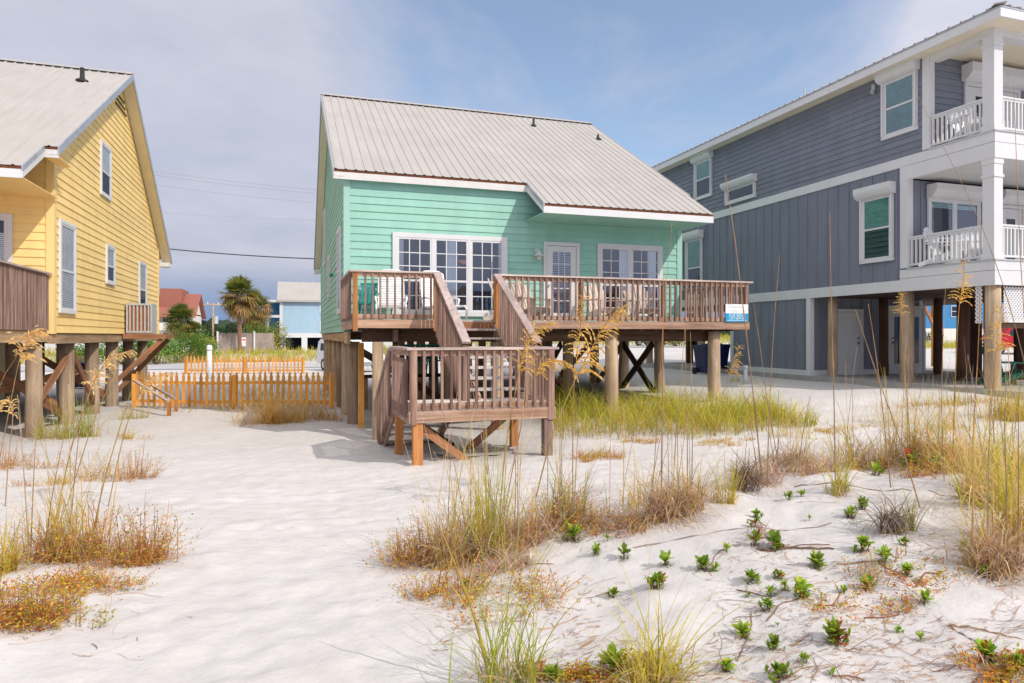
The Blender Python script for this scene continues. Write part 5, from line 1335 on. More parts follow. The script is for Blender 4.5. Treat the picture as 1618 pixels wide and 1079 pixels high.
# strong blue house behind the grey one
Y0 = at(1520, 520, 84).y; bh = thing('beach_house', 'strong blue house seen between piles under the grey house', 'beach house', (on_y(1500, 520, Y0).x, Y0, 1.4))
x0, x1 = on_y(1452, 500, Y0).x, on_y(1660, 500, Y0).x; zb, zt = on_y(1520, 519, Y0).z, on_y(1520, 420, Y0).z
m = MB(); lap(m, (x0, Y0, 0), (1, 0, 0), (0, -1, 0), x1 - x0, zb, zt, .25, lip=.03); m.box(x0, x1, Y0 + .01, Y0 + 10, zb - .2, zt); m.build('wall', MT['strongblue'], bh)
m = MB(); m.poly([(x0 - 1, Y0 - .8, zt), (x1 + 1, Y0 - .8, zt), (x1 + 1, Y0 + 5, zt + 3), (x0 - 1, Y0 + 5, zt + 3)]); m.poly([(x0 - 1, Y0 + 10.8, zt), (x1 + 1, Y0 + 10.8, zt), (x1 + 1, Y0 + 5, zt + 3), (x0 - 1, Y0 + 5, zt + 3)]); m.build('roof', MT['roof'], bh)
for px in (1509, 1590): simple_window(bh, on_y(px - 6, 500, Y0).x, on_y(px + 6, 500, Y0).x, Y0 - .035, on_y(px, 500, Y0).z, on_y(px, 484, Y0).z)
m = MB(); m.box(x0, x1, Y0 - .3, Y0 - .1, H(x0, Y0) - .2, zb - .01); m.build('base_wall', MT['offwhite'], bh)
# timber frame of a neighbouring porch
q = at(1477, 562, 30); q.z = H(q.x, q.y); tf = thing('timber_post', 'pale timber post with a slanting brace in the sun beyond the grey house', 'post', q)
m = MB(); m.box(q.x - .10, q.x + .10, q.y - .10, q.y + .10, q.z - .2, q.z + 3.4); m.build('post', MT['newwood'], tf)
m = MB(); m.beam((q.x - .1, q.y, q.z + 1.9), (q.x - 1.0, q.y, q.z + 3.3), .08, .14); m.build('brace', MT['brace'], tf)
# grey board fence with a notice
Y0 = at(390, 550, 61).y; xa, xb = on_y(344, 540, Y0).x, on_y(433, 540, Y0).x; zt = on_y(390, 526, Y0).z; gzf = H(xa, Y0)
bf = thing('board_fence', 'silver grey board fence behind the tall palm trunk', 'fence', (xa, Y0, gzf)); x = xa; k = 0
m = MB()
while x < xb: m.box(x + .006, min(x + .145, xb), Y0 - .012 * (k % 2), Y0 + .02 - .012 * (k % 2), gzf - .1, zt + R.uniform(-.05, .03)); x += .15; k += 1
m.build('boards', MT['oldfence'], bf)
for px in (344, 402): x = on_y(px, 540, Y0).x; m = MB(); m.box(x - .07, x + .07, Y0 - .16, Y0 - .02, gzf - .1, zt + .15); m.build('post', MT['pvc'], bf)
q = on_y(384.5, 540, Y0 - 1.0); ns = thing('notice_board', 'small white notice with a red arrow by the grey fence', 'sign', (q.x, q.y, gzf)); z1 = on_y(384, 533, Y0 - 1).z; z0 = on_y(384, 547, Y0 - 1).z; w = .21
m = MB(); m.box(q.x - w, q.x + w, q.y - .02, q.y, z0, z1); m.build('panel', MT['signwhite'], ns)
m = MB(); zc = z1 - (z1 - z0) * .27; m.box(q.x - w * .85, q.x + w * .5, q.y - .024, q.y - .021, zc - .05, zc + .05); m.poly([(q.x + w * .45, q.y - .0225, zc - .15), (q.x + w * .9, q.y - .0225, zc), (q.x + w * .45, q.y - .0225, zc + .13)]); m.build('arrow', MT['signred'], ns)
m = MB(); m.box(q.x - .03, q.x + .03, q.y + .001, q.y + .05, gzf - .2, z1); m.build('stake', MT['oldfence'], ns)

# ---------------- utility pole and lines
q = at(336.5, 520, 125); q.z = 0.8; up = thing('utility_pole', 'thin wooden utility pole with crossarm and grey transformer in the distance', 'utility pole', q)
zt = at(336, 481, 125).z; m = MB(); m.tube([(q.x, q.y, 0), (q.x, q.y, zt + .3)], [.2, .15], 10); m.build('pole', MT['pile'], up)
m = MB(); m.box(q.x - 2.2, q.x + 2.2, q.y - .1, q.y + .1, zt - .1, zt + .12); m.build('crossarm', MT['pile'], up)
m = MB(); m.tube([(q.x + .5, q.y, zt - 3.6), (q.x + .5, q.y, zt - 2.2)], .42, 12); m.build('transformer', MT['metal'], up)
m = MB()
for k in (-1.9, -.9, .9, 1.9): m.tube([(q.x + k, q.y, zt + .12), (q.x + k, q.y, zt + .45)], .09, 8)
m.build('insulators', MT['pvc'], up)
def wire(label, pa, pb, d, r, mat):
    A_ = at(*pa, d); B_ = at(*pb, d); dv = B_ - A_; a = A_ - dv * .6; b = B_ + dv * 1.4; pts = []
    for k in range(25):
        t = k / 24; p = a + (b - a) * t; p.z -= .9 * (1 - (2 * t - 1) ** 2) - .75; pts.append(p)
    m = MB(); m.tube(pts, r, 5); return tag(m.build('power_line', MT[mat], None), label, 'cable', 'power lines over the road')
wire('thick dark cable crossing the sky lowest between the houses', (258, 396), (500, 406), 52, .045, 'wire')
wire('topmost thin pale cable between the yellow and mint houses', (238, 273), (500, 297), 56, .016, 'wire_pale')
wire('second thin pale cable just under the topmost one', (240, 279), (500, 303), 58, .016, 'wire_pale')
wire('third thin pale cable down between the houses', (240, 294), (500, 318), 58, .014, 'wire_pale')
wire('fourth thin pale cable, faint above the thick dark one', (245, 338), (500, 345), 58, .010, 'wire_pale')

# ================================================================== TREES AND SHRUBS
def lerp(a, b, t): return tuple(x + (y - x) * t for x, y in zip(a, b))
def vary(c, rnd, v=.25):
    k = 1 + rnd.uniform(-v, v); h = rnd.uniform(-.12, .12); return (c[0] * k * (1 + h), c[1] * k, c[2] * k * (1 - h))
def palm(name, label, cat, px, py, d, ht, cr, seed, group=None, dead=.5):
    rnd = random.Random(seed); q = at(px, py, d); q.z = H(q.x, q.y) - .05
    t = thing(name, label, cat, q, group); m = MB(); n = 9; pts = []; rs = []
    for k in range(n + 1):
        f = k / n; pts.append((q.x + .12 * math.sin(f * 2 + seed), q.y, q.z + ht * f)); rs.append(.20 - .05 * f + (.02 if k % 2 else 0))
    m.tube(pts, rs, 10); m.build('trunk', MT['trunk'], t); top = Vector(pts[-1]); m = MB()
    nf = 84
    for i in range(nf):
        az = rnd.uniform(0, 2 * math.pi); f = i / nf
        el = rad(84 - 165 * f + rnd.uniform(-12, 12)); isdead = f > 1 - dead and rnd.random() < .85
        L1 = cr * rnd.uniform(.36, .52); out = Vector((math.cos(az) * math.cos(el), math.sin(az) * math.cos(el), math.sin(el)))
        base = top + Vector((0, 0, rnd.uniform(-.5, .1) * ht * .06)); tip = base + out * L1 + Vector((0, 0, -.12 * L1))
        c0 = (.11, .18, .03) if not isdead else (.44, .29, .12)
        if not isdead and rnd.random() < .35: c0 = (.30, .27, .05)
        m.tube([base, (base + tip) / 2 + Vector((0, 0, .05 * L1)), tip], [.03, .022, .012], 4, cols=[(.12, .12, .04)] * 3 if not isdead else [(.2, .13, .07)] * 3)
        side = out.cross(Vector((0, 0, 1)));
        if side.length < .1: side = Vector((math.sin(az), -math.cos(az), 0))
        side.normalize(); nrm = side.cross(out).normalized(); nl = 17
        for j in range(nl):
            a = (j / (nl - 1) - .5) * rad(230); L2 = cr * rnd.uniform(.38, .52) * (1 - .25 * abs(a) / 2)
            dr = (out * math.cos(a) + side * math.sin(a) + nrm * rnd.uniform(-.1, .2)).normalized(); droop = Vector((0, 0, -.38 * L2 if not isdead else -.75 * L2))
            c = vary(c0, rnd, .3); w = cr * .046; perp = dr.cross(nrm).normalized()
            m.strip([tip, tip + dr * L2 * .55 + droop * .15, tip + dr * L2 * .95 + droop * .65], [w * .6, w, w * .15], perp, [c, c, lerp(c, (.30, .22, .08), .5)])
    m.build('crown', MT['leaf'], t); return t
palm('palm_tree', 'tall cabbage palm with browning fronds in front of the grey fence', 'palm tree', 380, 556, 60, 5.45, 2.35, 3, dead=.52)
palm('palm_tree', 'shorter palm half hidden just behind the tall one', 'palm tree', 402, 545, 70, 4.7, 2.4, 5, dead=.6)
palm('palm_tree', 'bushy palm in front of the red roofed house', 'palm tree', 284, 550, 76, 3.6, 2.6, 7, dead=.25)
palm('palm_tree', 'smaller palm at the corner of the red roofed house', 'palm tree', 309, 552, 76, 2.4, 1.4, 9, dead=.3)
def bush(label, px, py, d, w, h, cols, seed, n=1500, ls=.16, name='shrub', cat='shrub', group=None):
    rnd = random.Random(seed); q = at(px, py, d); q.z = H(q.x, q.y); t = thing(name, label, cat, q, group); m = MB()
    lobes = [(rnd.uniform(-.32, .32) * w, rnd.uniform(-.25, .25) * w, rnd.uniform(.25, .72) * h, rnd.uniform(.22, .36)) for _ in range(11)]
    cl = [vary(cols[rnd.randrange(len(cols))], rnd, .2) for _ in lobes]
    for i in range(n):
        k = rnd.randrange(len(lobes)); lx, ly, lz_, lr = lobes[k]; v = Vector((rnd.gauss(0, 1), rnd.gauss(0, 1), rnd.gauss(0, 1))).normalized() * (rnd.random() ** .4)
        p = q + Vector((lx + v.x * lr * w, ly + v.y * lr * w, max(.02, lz_ + v.z * lr * h))); a = Vector((rnd.gauss(0, 1), rnd.gauss(0, 1), rnd.gauss(0, .8))).normalized(); b = a.cross(Vector((rnd.gauss(0, 1), rnd.gauss(0, 1), rnd.gauss(0, 1)))).normalized()
        s = ls * rnd.uniform(.6, 1.3); c = vary(cl[k], rnd, .3)
        m.poly([p - a * s * .5, p + b * s * .28, p + a * s * .5, p - b * s * .28], c)
    m.build('foliage', MT['leaf'], t); m = MB()
    for k in range(7): l = lobes[k]; m.tube([q + Vector((l[0] * .15, l[1] * .15, -.1)), q + Vector((l[0] * .6, l[1] * .6, l[2] * .5)), q + Vector(l[:3])], [.05, .035, .015], 5)
    m.build('stems', MT['trunk'], t); return t
GRN = [(.11, .26, .03), (.16, .32, .045), (.09, .20, .03)]; YG = [(.26, .34, .05), (.20, .28, .04), (.38, .38, .06)]; DK = [(.04, .09, .025), (.07, .12, .03)]
bush('broad bright green shrub right beside the yellow house platform', 248, 562, 50, 3.2, 2.6, GRN, 1, 2200)
bush('rounded bright green shrub in the middle of the roadside hedge', 291, 561, 52, 3.6, 3.0, GRN, 2, 2600)
bush('yellow-green low shrub at the right end of the roadside hedge', 322, 562, 55, 2.6, 2.0, YG, 3, 1600)
bush('low green shrub seen through the yellow house piles', 200, 562, 50, 4.5, 2.0, GRN, 4, 2200)
bush('green shrub farther left behind the yellow house piles', 140, 562, 50, 4.0, 1.9, GRN, 14, 1500)
bush('dark shrub between the red roofed house and the grey fence', 343, 548, 74, 4.2, 3.0, DK, 5, 1800)
bush('dense dark green shrub behind the right part of the grey fence', 418, 545, 68, 4.6, 3.6, [(.08, .16, .03), (.17, .25, .04)], 6, 2200)
bush('yellow leaved shrub rising over the grey fence beside the light blue house', 428, 540, 65, 2.8, 3.4, [(.46, .42, .04), (.18, .26, .04)], 7, 1500)
bush('small grey-green shrub at the foot of the light blue house', 446, 548, 66, 1.8, 2.2, [(.12, .16, .05), (.18, .19, .08)], 8, 900)
bush('round dark shrub in front of the strong blue house', 1462, 520, 70, 3.0, 1.7, DK, 9, 900)
bush('pale green shrub across the road framed by the deck cross brace', 1028, 546, 58, 4.6, 1.5, [(.16, .20, .05), (.13, .16, .04)], 10, 1500)
bush('pale green shrub across the road left of the marker post', 1075, 548, 58, 3.4, 1.4, [(.17, .20, .05), (.20, .19, .05)], 12, 1200)
# far tree line
rnd = random.Random(77); m = MB()
for i in range(9000):
    x = rnd.uniform(-260, 260); y = rnd.uniform(165, 185); h = 4.4 + 1.6 * noise.noise(Vector((x * .06, 3, 0))) + 1.2 * noise.noise(Vector((x * .23, 9, 0)))
    p = Vector((x, y, .8 + h * rnd.random() ** .7)); a = Vector((rnd.gauss(0, 1), rnd.gauss(0, 1), rnd.gauss(0, .7))).normalized(); b = a.cross(Vector((rnd.gauss(0, 1), rnd.gauss(0, 1), rnd.gauss(0, 1)))).normalized(); s = rnd.uniform(.8, 1.8)
    m.poly([p - a * s, p + b * s * .6, p + a * s, p - b * s * .6], vary((.05, .085, .045), rnd, .35))
tag(m.build('treeline', MT['leaf'], None), kind='stuff')
# ================================================================== DUNE PLANTS
UP = Vector((0, 0, 1))
GREENS = [(.40, .52, .03), (.54, .60, .04), (.28, .42, .025), (.66, .60, .05)]
YELLOWS = [(.80, .62, .06), (.68, .60, .05), (.86, .60, .10), (.50, .52, .04)]
STRAWS = [(.82, .60, .26), (.90, .72, .42), (.70, .44, .18), (.86, .58, .20)]
DEADS = [(.66, .47, .32), (.48, .30, .18), (.78, .62, .48), (.36, .22, .14)]
def depth(q): return q.x * SY + q.y * CY
def blade(m, base, az, L_, tilt, curl, w, c0, c1, rnd, seg=5):
    hd = Vector((math.cos(az), math.sin(az), 0)); side = Vector((-hd.y, hd.x, 0)); a = rnd.uniform(0, math.pi); sd = (side * math.cos(a) + hd * math.sin(a) * .6).normalized()
    pts = []; p = Vector(base); t = tilt; ws = []; cs = []
    for k in range(seg + 1):
        f = k / seg; pts.append(p.copy()); ws.append(w * (1 - .85 * f ** 1.6)); cs.append(lerp(c0, c1, f))
        p = p + (UP * math.cos(t) + hd * math.sin(t)) * (L_ / seg); t += curl / seg
    m.strip(pts, ws, sd, cs)
def blades(m, q, n, r, h0, h1, tilt, cols, w, rnd, dry=.2, ell=1.0, curl=.9, basecol=(.40, .30, .12)):
    nt_ = max(3, min(12, n // 16)); T = []
    for k in range(nt_):
        a = rnd.uniform(0, 6.283); rr = r * math.sqrt(rnd.random()); T.append((rr * math.cos(a), rr * math.sin(a) * ell, rnd.choice([.35, .5, .65, .8, 1.0, 1.0]), rnd.random() < dry, rnd.choice(cols), rnd.uniform(-.25, .25)))
    T[0] = (0, 0, 1.0, False, T[0][4], 0)
    for i in range(n):
        tx, ty, th, td, tc_, tl = T[rnd.randrange(nt_)]
        x, y = q.x + tx + rnd.gauss(0, r * .13), q.y + ty + rnd.gauss(0, r * .13) * ell; a = rnd.uniform(0, 6.283)
        if rnd.random() < .12: x, y = q.x + rnd.gauss(0, r * .7), q.y + rnd.gauss(0, r * .7) * ell
        c = vary(rnd.choice(STRAWS) if (td and rnd.random() < .7) or rnd.random() < dry * .4 else (tc_ if rnd.random() < .6 else rnd.choice(cols)), rnd, .2)
        bent = 1 if rnd.random() < .2 else 0
        blade(m, (x, y, H(x, y) - .015), a, (h0 + (h1 - h0) * rnd.random() ** 1.3) * th * (1 if rnd.random() < .75 else .55), abs(rnd.gauss(0, tilt)) + bent * .45, rnd.uniform(.05, curl) + bent * rnd.uniform(.6, 2.2), w * rnd.uniform(.6, 1.25), lerp(c, basecol, .4), lerp(c, (.62, .46, .16), rnd.uniform(0, .45)), rnd)
def dead_mass(m, q, n, r, h, rnd, cols=DEADS, ell=.8, w=.006):
    for i in range(n):
        a = rnd.uniform(0, 2 * math.pi); rr = r * math.sqrt(rnd.random()) * .8; x, y = q.x + rr * math.cos(a), q.y + rr * math.sin(a) * ell
        c = vary(rnd.choice(cols), rnd, .3)
        blade(m, (x, y, H(x, y) + rnd.uniform(-.01, h * .35)), rnd.uniform(0, 6.28), rnd.uniform(.5, 1.3) * h, rnd.uniform(.3, 1.3), rnd.uniform(.5, 2.2), w * rnd.uniform(.6, 1.3), c, lerp(c, (.5, .42, .35), rnd.random() * .6), rnd, 6)
WEEDC = [(.70, .25, .06), (.54, .15, .05), (.80, .42, .07), (.46, .46, .05), (.88, .60, .08), (.62, .58, .06), (.36, .40, .05)]
def weed(m, q, r, h, n, rnd, flowers=.02, ell=.7, cols=WEEDC, leaf=.018, creep=.0):
    nc_ = max(3, min(13, n // 18)); T = []
    for k in range(nc_):
        a = rnd.uniform(0, 6.283); rr = r * math.sqrt(rnd.random()) * .95; T.append((rr * math.cos(a), rr * math.sin(a) * ell, rnd.uniform(.10, .24) + (.16 if n < 60 or ell < .3 else 0), rnd.uniform(.5, 1.25), rnd.sample(cols, 3)))
    if creep > .7:
        run_ = sorted(T, key=lambda k: k[0]); P_ = []
        for k in range(len(run_) - 1):
            for j in range(6): f = j / 6; x, y = q.x + run_[k][0] + (run_[k+1][0] - run_[k][0]) * f, q.y + run_[k][1] + (run_[k+1][1] - run_[k][1]) * f; P_.append((x, y, H(x, y) + .006))
        m.tube(P_, .003, 5, cols=[(.44, .16, .09)] * len(P_))
    for i in range(n):
        tx, ty, tr, th, tcol = T[int(nc_ * rnd.random() ** 1.3)]
        x, y = q.x + tx + rnd.gauss(0, r * tr), q.y + ty + rnd.gauss(0, r * tr) * ell; a = math.atan2(y - q.y - ty, x - q.x - tx)
        az = a + rnd.uniform(-1, 1); L_ = h * rnd.uniform(.5, 1.4) * th; t = rnd.uniform(.2, .9) + creep; hd = Vector((math.cos(az), math.sin(az), 0)); p = Vector((x, y, H(x, y) - .01)); pts = [p.copy()]
        for k in range(5):
            t += rnd.uniform(-.35, .3); t = max(.05, min(1.35, t)); p = p + (UP * math.cos(t) + hd * math.sin(t)) * L_ / 5; g = H(p.x, p.y) + .008
            if p.z < g: p.z = g
            pts.append(p.copy())
        lf = leaf * rnd.uniform(.6, 1.05)
        sc = vary(rnd.choice([(.56, .24, .10), (.40, .17, .08), (.62, .38, .20)]), rnd, .3)
        m.strip(pts, [.006, .0055, .005, .0045, .004, .003], Vector((-hd.y, hd.x, .3)).normalized(), [sc] * 6)
        for k in range(1, 6):
            for s in range(2 if creep else 3):
                b = pts[k] + Vector((rnd.uniform(-1, 1), rnd.uniform(-1, 1), rnd.uniform(-.5, 1))) * leaf * 1.3; d1 = Vector((rnd.gauss(0, 1), rnd.gauss(0, 1), rnd.gauss(0, .7))).normalized(); d2 = d1.cross(Vector((rnd.gauss(0, 1), rnd.gauss(0, 1), rnd.gauss(0, 1)))).normalized(); l = lf * rnd.uniform(.6, 1.4); c = vary(rnd.choice(tcol if rnd.random() < .75 else cols), rnd, .34)
                m.poly([b - d1 * l * .5, b + d2 * l * .25, b + d1 * l * .5, b - d2 * l * .25], c)
        if rnd.random() < flowers * 10:
            b = pts[-1]; l = leaf * .8; c = vary((.62, .42, .03) if rnd.random() < .5 else (.45, .26, .10), rnd, .15)
            for k in range(5):
                an = k * 1.2566; m.poly([b, b + Vector((math.cos(an), math.sin(an), .25)) * l * .6, b + Vector((math.cos(an + .6), math.sin(an + .6), .35)) * l * .8, b + Vector((math.cos(an + 1.2), math.sin(an + 1.2), .25)) * l * .6], c)
def leafplant(m, q, r, rnd, n=18, red=.06, dark=True, up=1.08):
    """low shoots of spoon shaped fleshy leaves"""
    n = max(4, int(n * rnd.choice([.45, .7, 1, 1, 1.25]))); pk, pyl = rnd.uniform(.75, 1.2), rnd.uniform(0, .45)
    heads = [Vector((rnd.uniform(-.45, .45) * r, rnd.uniform(-.35, .35) * r, rnd.uniform(.05, .45) * r)) for _ in range(max(1, n // 7))]; heads[0] = Vector((0, 0, .35 * r))
    sz = [1.0] + [rnd.uniform(.45, .8) for _ in heads[1:]]
    for hpos, k0 in zip(heads, sz): m.strip([q + Vector((hpos.x * .4, hpos.y * .4, -.01)), q + hpos], [r * .10, r * .08], Vector((1, 0, 0)), [(.16, .12, .05), (.20, .26, .05)])
    for i in range(int(n * 2.1)):
        hi = rnd.randrange(len(heads)) if rnd.random() < .6 else 0; az = rnd.uniform(0, 6.283); t = rnd.uniform(.1, 1.2) * up; L_ = r * rnd.uniform(.28, .58) * sz[hi]; hd = Vector((math.cos(az), math.sin(az), 0)); sd = (Vector((-hd.y, hd.x, 0)) + UP * rnd.uniform(-.3, .3)).normalized(); c = vary(rnd.choice([(.20, .42, .025), (.36, .54, .04), (.14, .31, .02), (.50, .60, .07), (.26, .46, .03)]), rnd, .25); c = lerp(tuple(v * pk for v in c), (.56, .56, .08), pyl * rnd.random())
        if rnd.random() < red: c = vary((.50, .06, .03), rnd, .2)
        p = q + heads[hi] - UP * rnd.uniform(0, .2) * r; pts = []; ws = [.07, .15, .27, .36, .33, .10]; W_ = []
        for k in range(6): pts.append(p.copy()); W_.append(ws[k] * L_); p = p + (UP * math.cos(t) + hd * math.sin(t)) * L_ / 5; t += rnd.uniform(-.05, .18)
        m.strip(pts, W_, sd, [lerp(c, (.26, .30, .06), .5 - k * .1) for k in range(6)])
    if dark: dead_mass(m, q, 14, r * .35, r * .45, rnd, [(.10, .055, .04), (.16, .08, .05), (.22, .14, .10)], 1.0, r * .07)
def plant(name, label, cat, q, group=None): return thing(name, label, cat, q, group)
CL = 'grass clumps on the dune'
def clump(label, px, py, wpx, hpx, n, cols, seed, dry=.25, dead=0, weeds=0, tilt=.28, ell=.7, w=.0055, curl=.9, group=None, deadh=.5, flowers=.02, name='grass_clump', cat='grass clump', deadcols=DEADS, h0=.45, creep=0, stalks=0):
    rnd = random.Random(seed); q = on_ground(px, py); s = depth(q) / FOC; r = wpx * s / 2; h = hpx * s * 1.12; n = int(n * 1.45); w = w * 1.25; dead = int(dead * 1.15)
    t = plant(name, label, cat, q, group); m = MB()
    if n: blades(m, q, n, r * .75, h * h0, h * 1.05, tilt, cols, w, rnd, dry, ell, curl)
    if n: m.build('leaves', MT['straw'], t)
    if dead: m = MB(); dead_mass(m, q, dead, r, h * deadh, rnd, deadcols, ell); m.build('withered_leaves', MT['straw'], t)
    for i in range(stalks):
        m = MB(); x, y = q.x + rnd.gauss(0, r * .45), q.y + rnd.gauss(0, r * .45) * ell; az = rnd.uniform(0, 6.28); tl = abs(rnd.gauss(.05, .12)); Ls = h * rnd.uniform(.8, 1.35); P_ = []
        for k in range(8): f = k / 7; P_.append(Vector((x + math.cos(az) * math.sin(tl) * Ls * f ** 1.4, y + math.sin(az) * math.sin(tl) * Ls * f ** 1.4, H(x, y) - .02 + Ls * math.cos(tl) * f)))
        c = vary(rnd.choice([(.50, .36, .26), (.62, .48, .34), (.40, .26, .18), (.70, .54, .30)]), rnd, .2); r0 = rnd.uniform(.0028, .005)
        m.tube(P_, [r0 * (1 - .55 * k / 7) for k in range(8)], 5, cols=[c] * 8); m.build('stalk', MT['straw'], t)
    if weeds: m = MB(); weed(m, q, r, min(h * (.36 if n else .85), .34), weeds, rnd, flowers, ell, creep=max(creep, .2)); m.build('foliage', MT['leaf'], t)
    return t
# ---- left side
clump('tall green-yellow grass clump at the foot of the yellow house piles', 108, 692, 100, 85, 260, GREENS, 21, .15, weeds=60, ell=.8, w=.008)
clump('small grass tuft between the sand and the yellow house ramp', 205, 662, 70, 40, 90, GREENS, 22, .3, ell=.6, w=.007)
clump('low reddish weed patch in front of the first yellow house pile', 28, 738, 110, 42, 0, GREENS, 23, weeds=230, name='weed_patch', cat='weeds', flowers=.03)
clump('low weed patch right of the green-yellow clump at the yellow house', 205, 692, 75, 24, 40, YELLOWS, 24, weeds=80, name='weed_patch', cat='weeds')
clump('wiry red-brown weed patch alone on the sand at the left', 176, 758, 110, 50, 0, GREENS, 25, weeds=260, name='weed_patch', cat='weeds', flowers=.03)
clump('sparse small weed patch left of the wiry red-brown one', 78, 765, 90, 34, 20, YELLOWS, 26, weeds=70, name='weed_patch', cat='weeds')
clump('big yellow-green grass clump rising out of red weeds at left', 112, 885, 130, 190, 170, YELLOWS, 27, .35, stalks=6, dead=120, weeds=260, tilt=.22, ell=.6, flowers=.05, deadh=.3)
clump('bushy red weed beside the big grass clump at left', 215, 893, 110, 75, 0, GREENS, 28, weeds=330, name='weed_patch', cat='weeds', flowers=.04)
clump('yellow-green grass tuft at the left edge of the photo', 8, 905, 70, 130, 90, YELLOWS, 29, .3, weeds=60, ell=.6)
clump('sprawling red-brown creeper dotted with yellow flowers at lower left', 30, 985, 190, 60, 0, GREENS, 30, weeds=420, name='weed_patch', cat='weeds', flowers=.07, ell=.55, creep=.35)
clump('thin trailing creeper over the sand above the lower left corner', 95, 935, 200, 34, 0, GREENS, 31, weeds=260, name='weed_patch', cat='weeds', flowers=.05, ell=.5, creep=.4)
# ---- middle ground
clump('tawny dry bush of grass in front of the long picket fence', 425, 668, 130, 74, 520, [(.86, .54, .13), (.92, .64, .18), (.74, .58, .09)], 32, .5, dead=380, weeds=120, tilt=.5, ell=.7, w=.010, deadcols=[(.82, .52, .18), (.90, .64, .26), (.68, .40, .12)], deadh=.7, h0=.3)
clump('brown dry bush in the shade beside the mint house corner pile', 485, 660, 90, 44, 160, YELLOWS, 33, .4, dead=200, ell=.7, w=.008, deadh=.8)
clump('flat green mat plant in the shade by the mint house piles', 528, 664, 70, 20, 0, GREENS, 34, weeds=170, name='ground_cover', cat='weeds')
clump('small green mat plant at the fence end by the mint house', 512, 640, 60, 22, 0, GREENS, 35, weeds=120, name='ground_cover', cat='weeds')
clump('isolated rusty weed patch on sand right of the landing', 946, 722, 84, 34, 30, YELLOWS, 36, weeds=260, name='weed_patch', cat='weeds')
clump('small green weed patch right of the isolated rusty one', 1008, 700, 60, 24, 20, GREENS, 37, weeds=110, name='weed_patch', cat='weeds')
clump('flat yellowish weed patch on the sand below the deck sign', 1142, 700, 110, 22, 50, YELLOWS, 38, weeds=150, name='weed_patch', cat='weeds')
clump('flat weed patch on open sand before the grey house', 1345, 678, 110, 18, 30, YELLOWS, 39, weeds=140, name='weed_patch', cat='weeds')
clump('dark green low plants along the slab of the grey house', 1500, 640, 190, 36, 120, GREENS, 40, .2, weeds=260, w=.008, ell=.25)
clump('golden grass clump at the right edge by the grey house corner pile', 1602, 662, 130, 80, 420, YELLOWS, 41, .3, weeds=120, ell=.5, w=.008)
clump('small green weed tuft against the base of the grey house', 1165, 602, 60, 12, 60, GREENS, 42, .2, w=.012)
# ---- the dune on the right
clump('large tangled clump of green and dry grass left of the dune', 750, 880, 190, 220, 330, GREENS + YELLOWS, 43, .4, stalks=9, dead=520, weeds=110, tilt=.26, ell=.6, deadh=.38)
clump('rusty weed fringe at the left foot of the large tangled clump', 665, 885, 90, 60, 0, GREENS, 44, weeds=230, name='weed_patch', cat='weeds', flowers=.03)
clump('creeping rusty weed trailing below the large tangled clump', 705, 945, 130, 50, 0, GREENS, 45, weeds=170, name='weed_patch', cat='weeds', flowers=.03, creep=.25)
clump('thin red creeper between the rusty weed and the bare slope', 800, 955, 210, 44, 0, GREENS, 46, weeds=120, name='weed_patch', cat='weeds', ell=.8, creep=.4)
clump('upright grass and dark weeds behind the large tangled clump', 890, 828, 90, 150, 130, GREENS, 47, .3, stalks=6, dead=150, weeds=150, tilt=.2)
clump('grey withered mat with sparse blades at the foot of the dune', 945, 828, 110, 60, 30, YELLOWS, 48, .4, dead=170, weeds=90, deadh=.6)
clump('bleached grey grass mound on the dune flank', 1068, 812, 130, 130, 90, YELLOWS, 49, .4, stalks=7, dead=620, tilt=.3, deadh=.50)
clump('orange-green grass tuft right against the bleached grey mound', 1140, 795, 50, 100, 70, YELLOWS, 50, .2, tilt=.25)
clump('dark dead grass stump hanging over the dune edge', 1178, 775, 56, 70, 16, YELLOWS, 51, .5, stalks=3, dead=300, deadh=.85, deadcols=[(.12, .08, .06), (.20, .13, .10), (.30, .22, .18)])
clump('brown dead grass with green shoots on the dune crest', 1245, 745, 130, 90, 110, YELLOWS, 52, .5, stalks=8, dead=520, deadh=.55, tilt=.35)
clump('green-gold grass tuft on the crest in front of the storage door', 1345, 735, 90, 130, 110, YELLOWS, 53, .25, stalks=4, dead=80, tilt=.3)
clump('lone green shoot growing below the crest', 1327, 782, 40, 110, 40, GREENS, 54, .2, dead=50, tilt=.2, deadh=.3)
clump('green-gold grass tuft on the crest before the glazed door', 1432, 725, 80, 140, 90, YELLOWS, 55, .25, stalks=4, dead=60, tilt=.26)
clump('wide tangle of golden grass along the right crest', 1530, 745, 170, 110, 330, YELLOWS, 56, .4, stalks=7, dead=330, weeds=60, tilt=.45, deadcols=STRAWS)
clump('dense golden grass at the right edge of the crest', 1608, 775, 120, 160, 330, YELLOWS, 57, .35, stalks=6, dead=260, weeds=60, tilt=.4, deadcols=STRAWS)
clump('grey curled dead stump with a few shoots on the bare slope', 1410, 842, 60, 80, 26, YELLOWS, 58, .5, dead=220, deadh=.75, deadcols=[(.16, .11, .09), (.24, .17, .14), (.34, .27, .24)])
clump('green shoots beside the grey curled dead stump', 1440, 838, 30, 90, 26, GREENS, 59, .2, tilt=.3)
clump('dry grey grass mass with tall blades at the right edge', 1575, 900, 120, 190, 130, YELLOWS, 60, .45, stalks=5, dead=420, tilt=.35, deadh=.42)
clump('green-yellow grass tuft cut off at the bottom edge, centre', 800, 1085, 150, 330, 90, GREENS, 61, .12, dead=60, tilt=.36, deadh=.2, w=.0055, curl=1.1, h0=.4)
clump('golden-green arching grass cut off at the bottom edge, right of centre', 1045, 1082, 150, 270, 120, [(.62, .62, .04), (.76, .64, .06), (.50, .56, .03)], 62, .10, dead=90, tilt=.55, deadh=.2, w=.0055, curl=1.5)
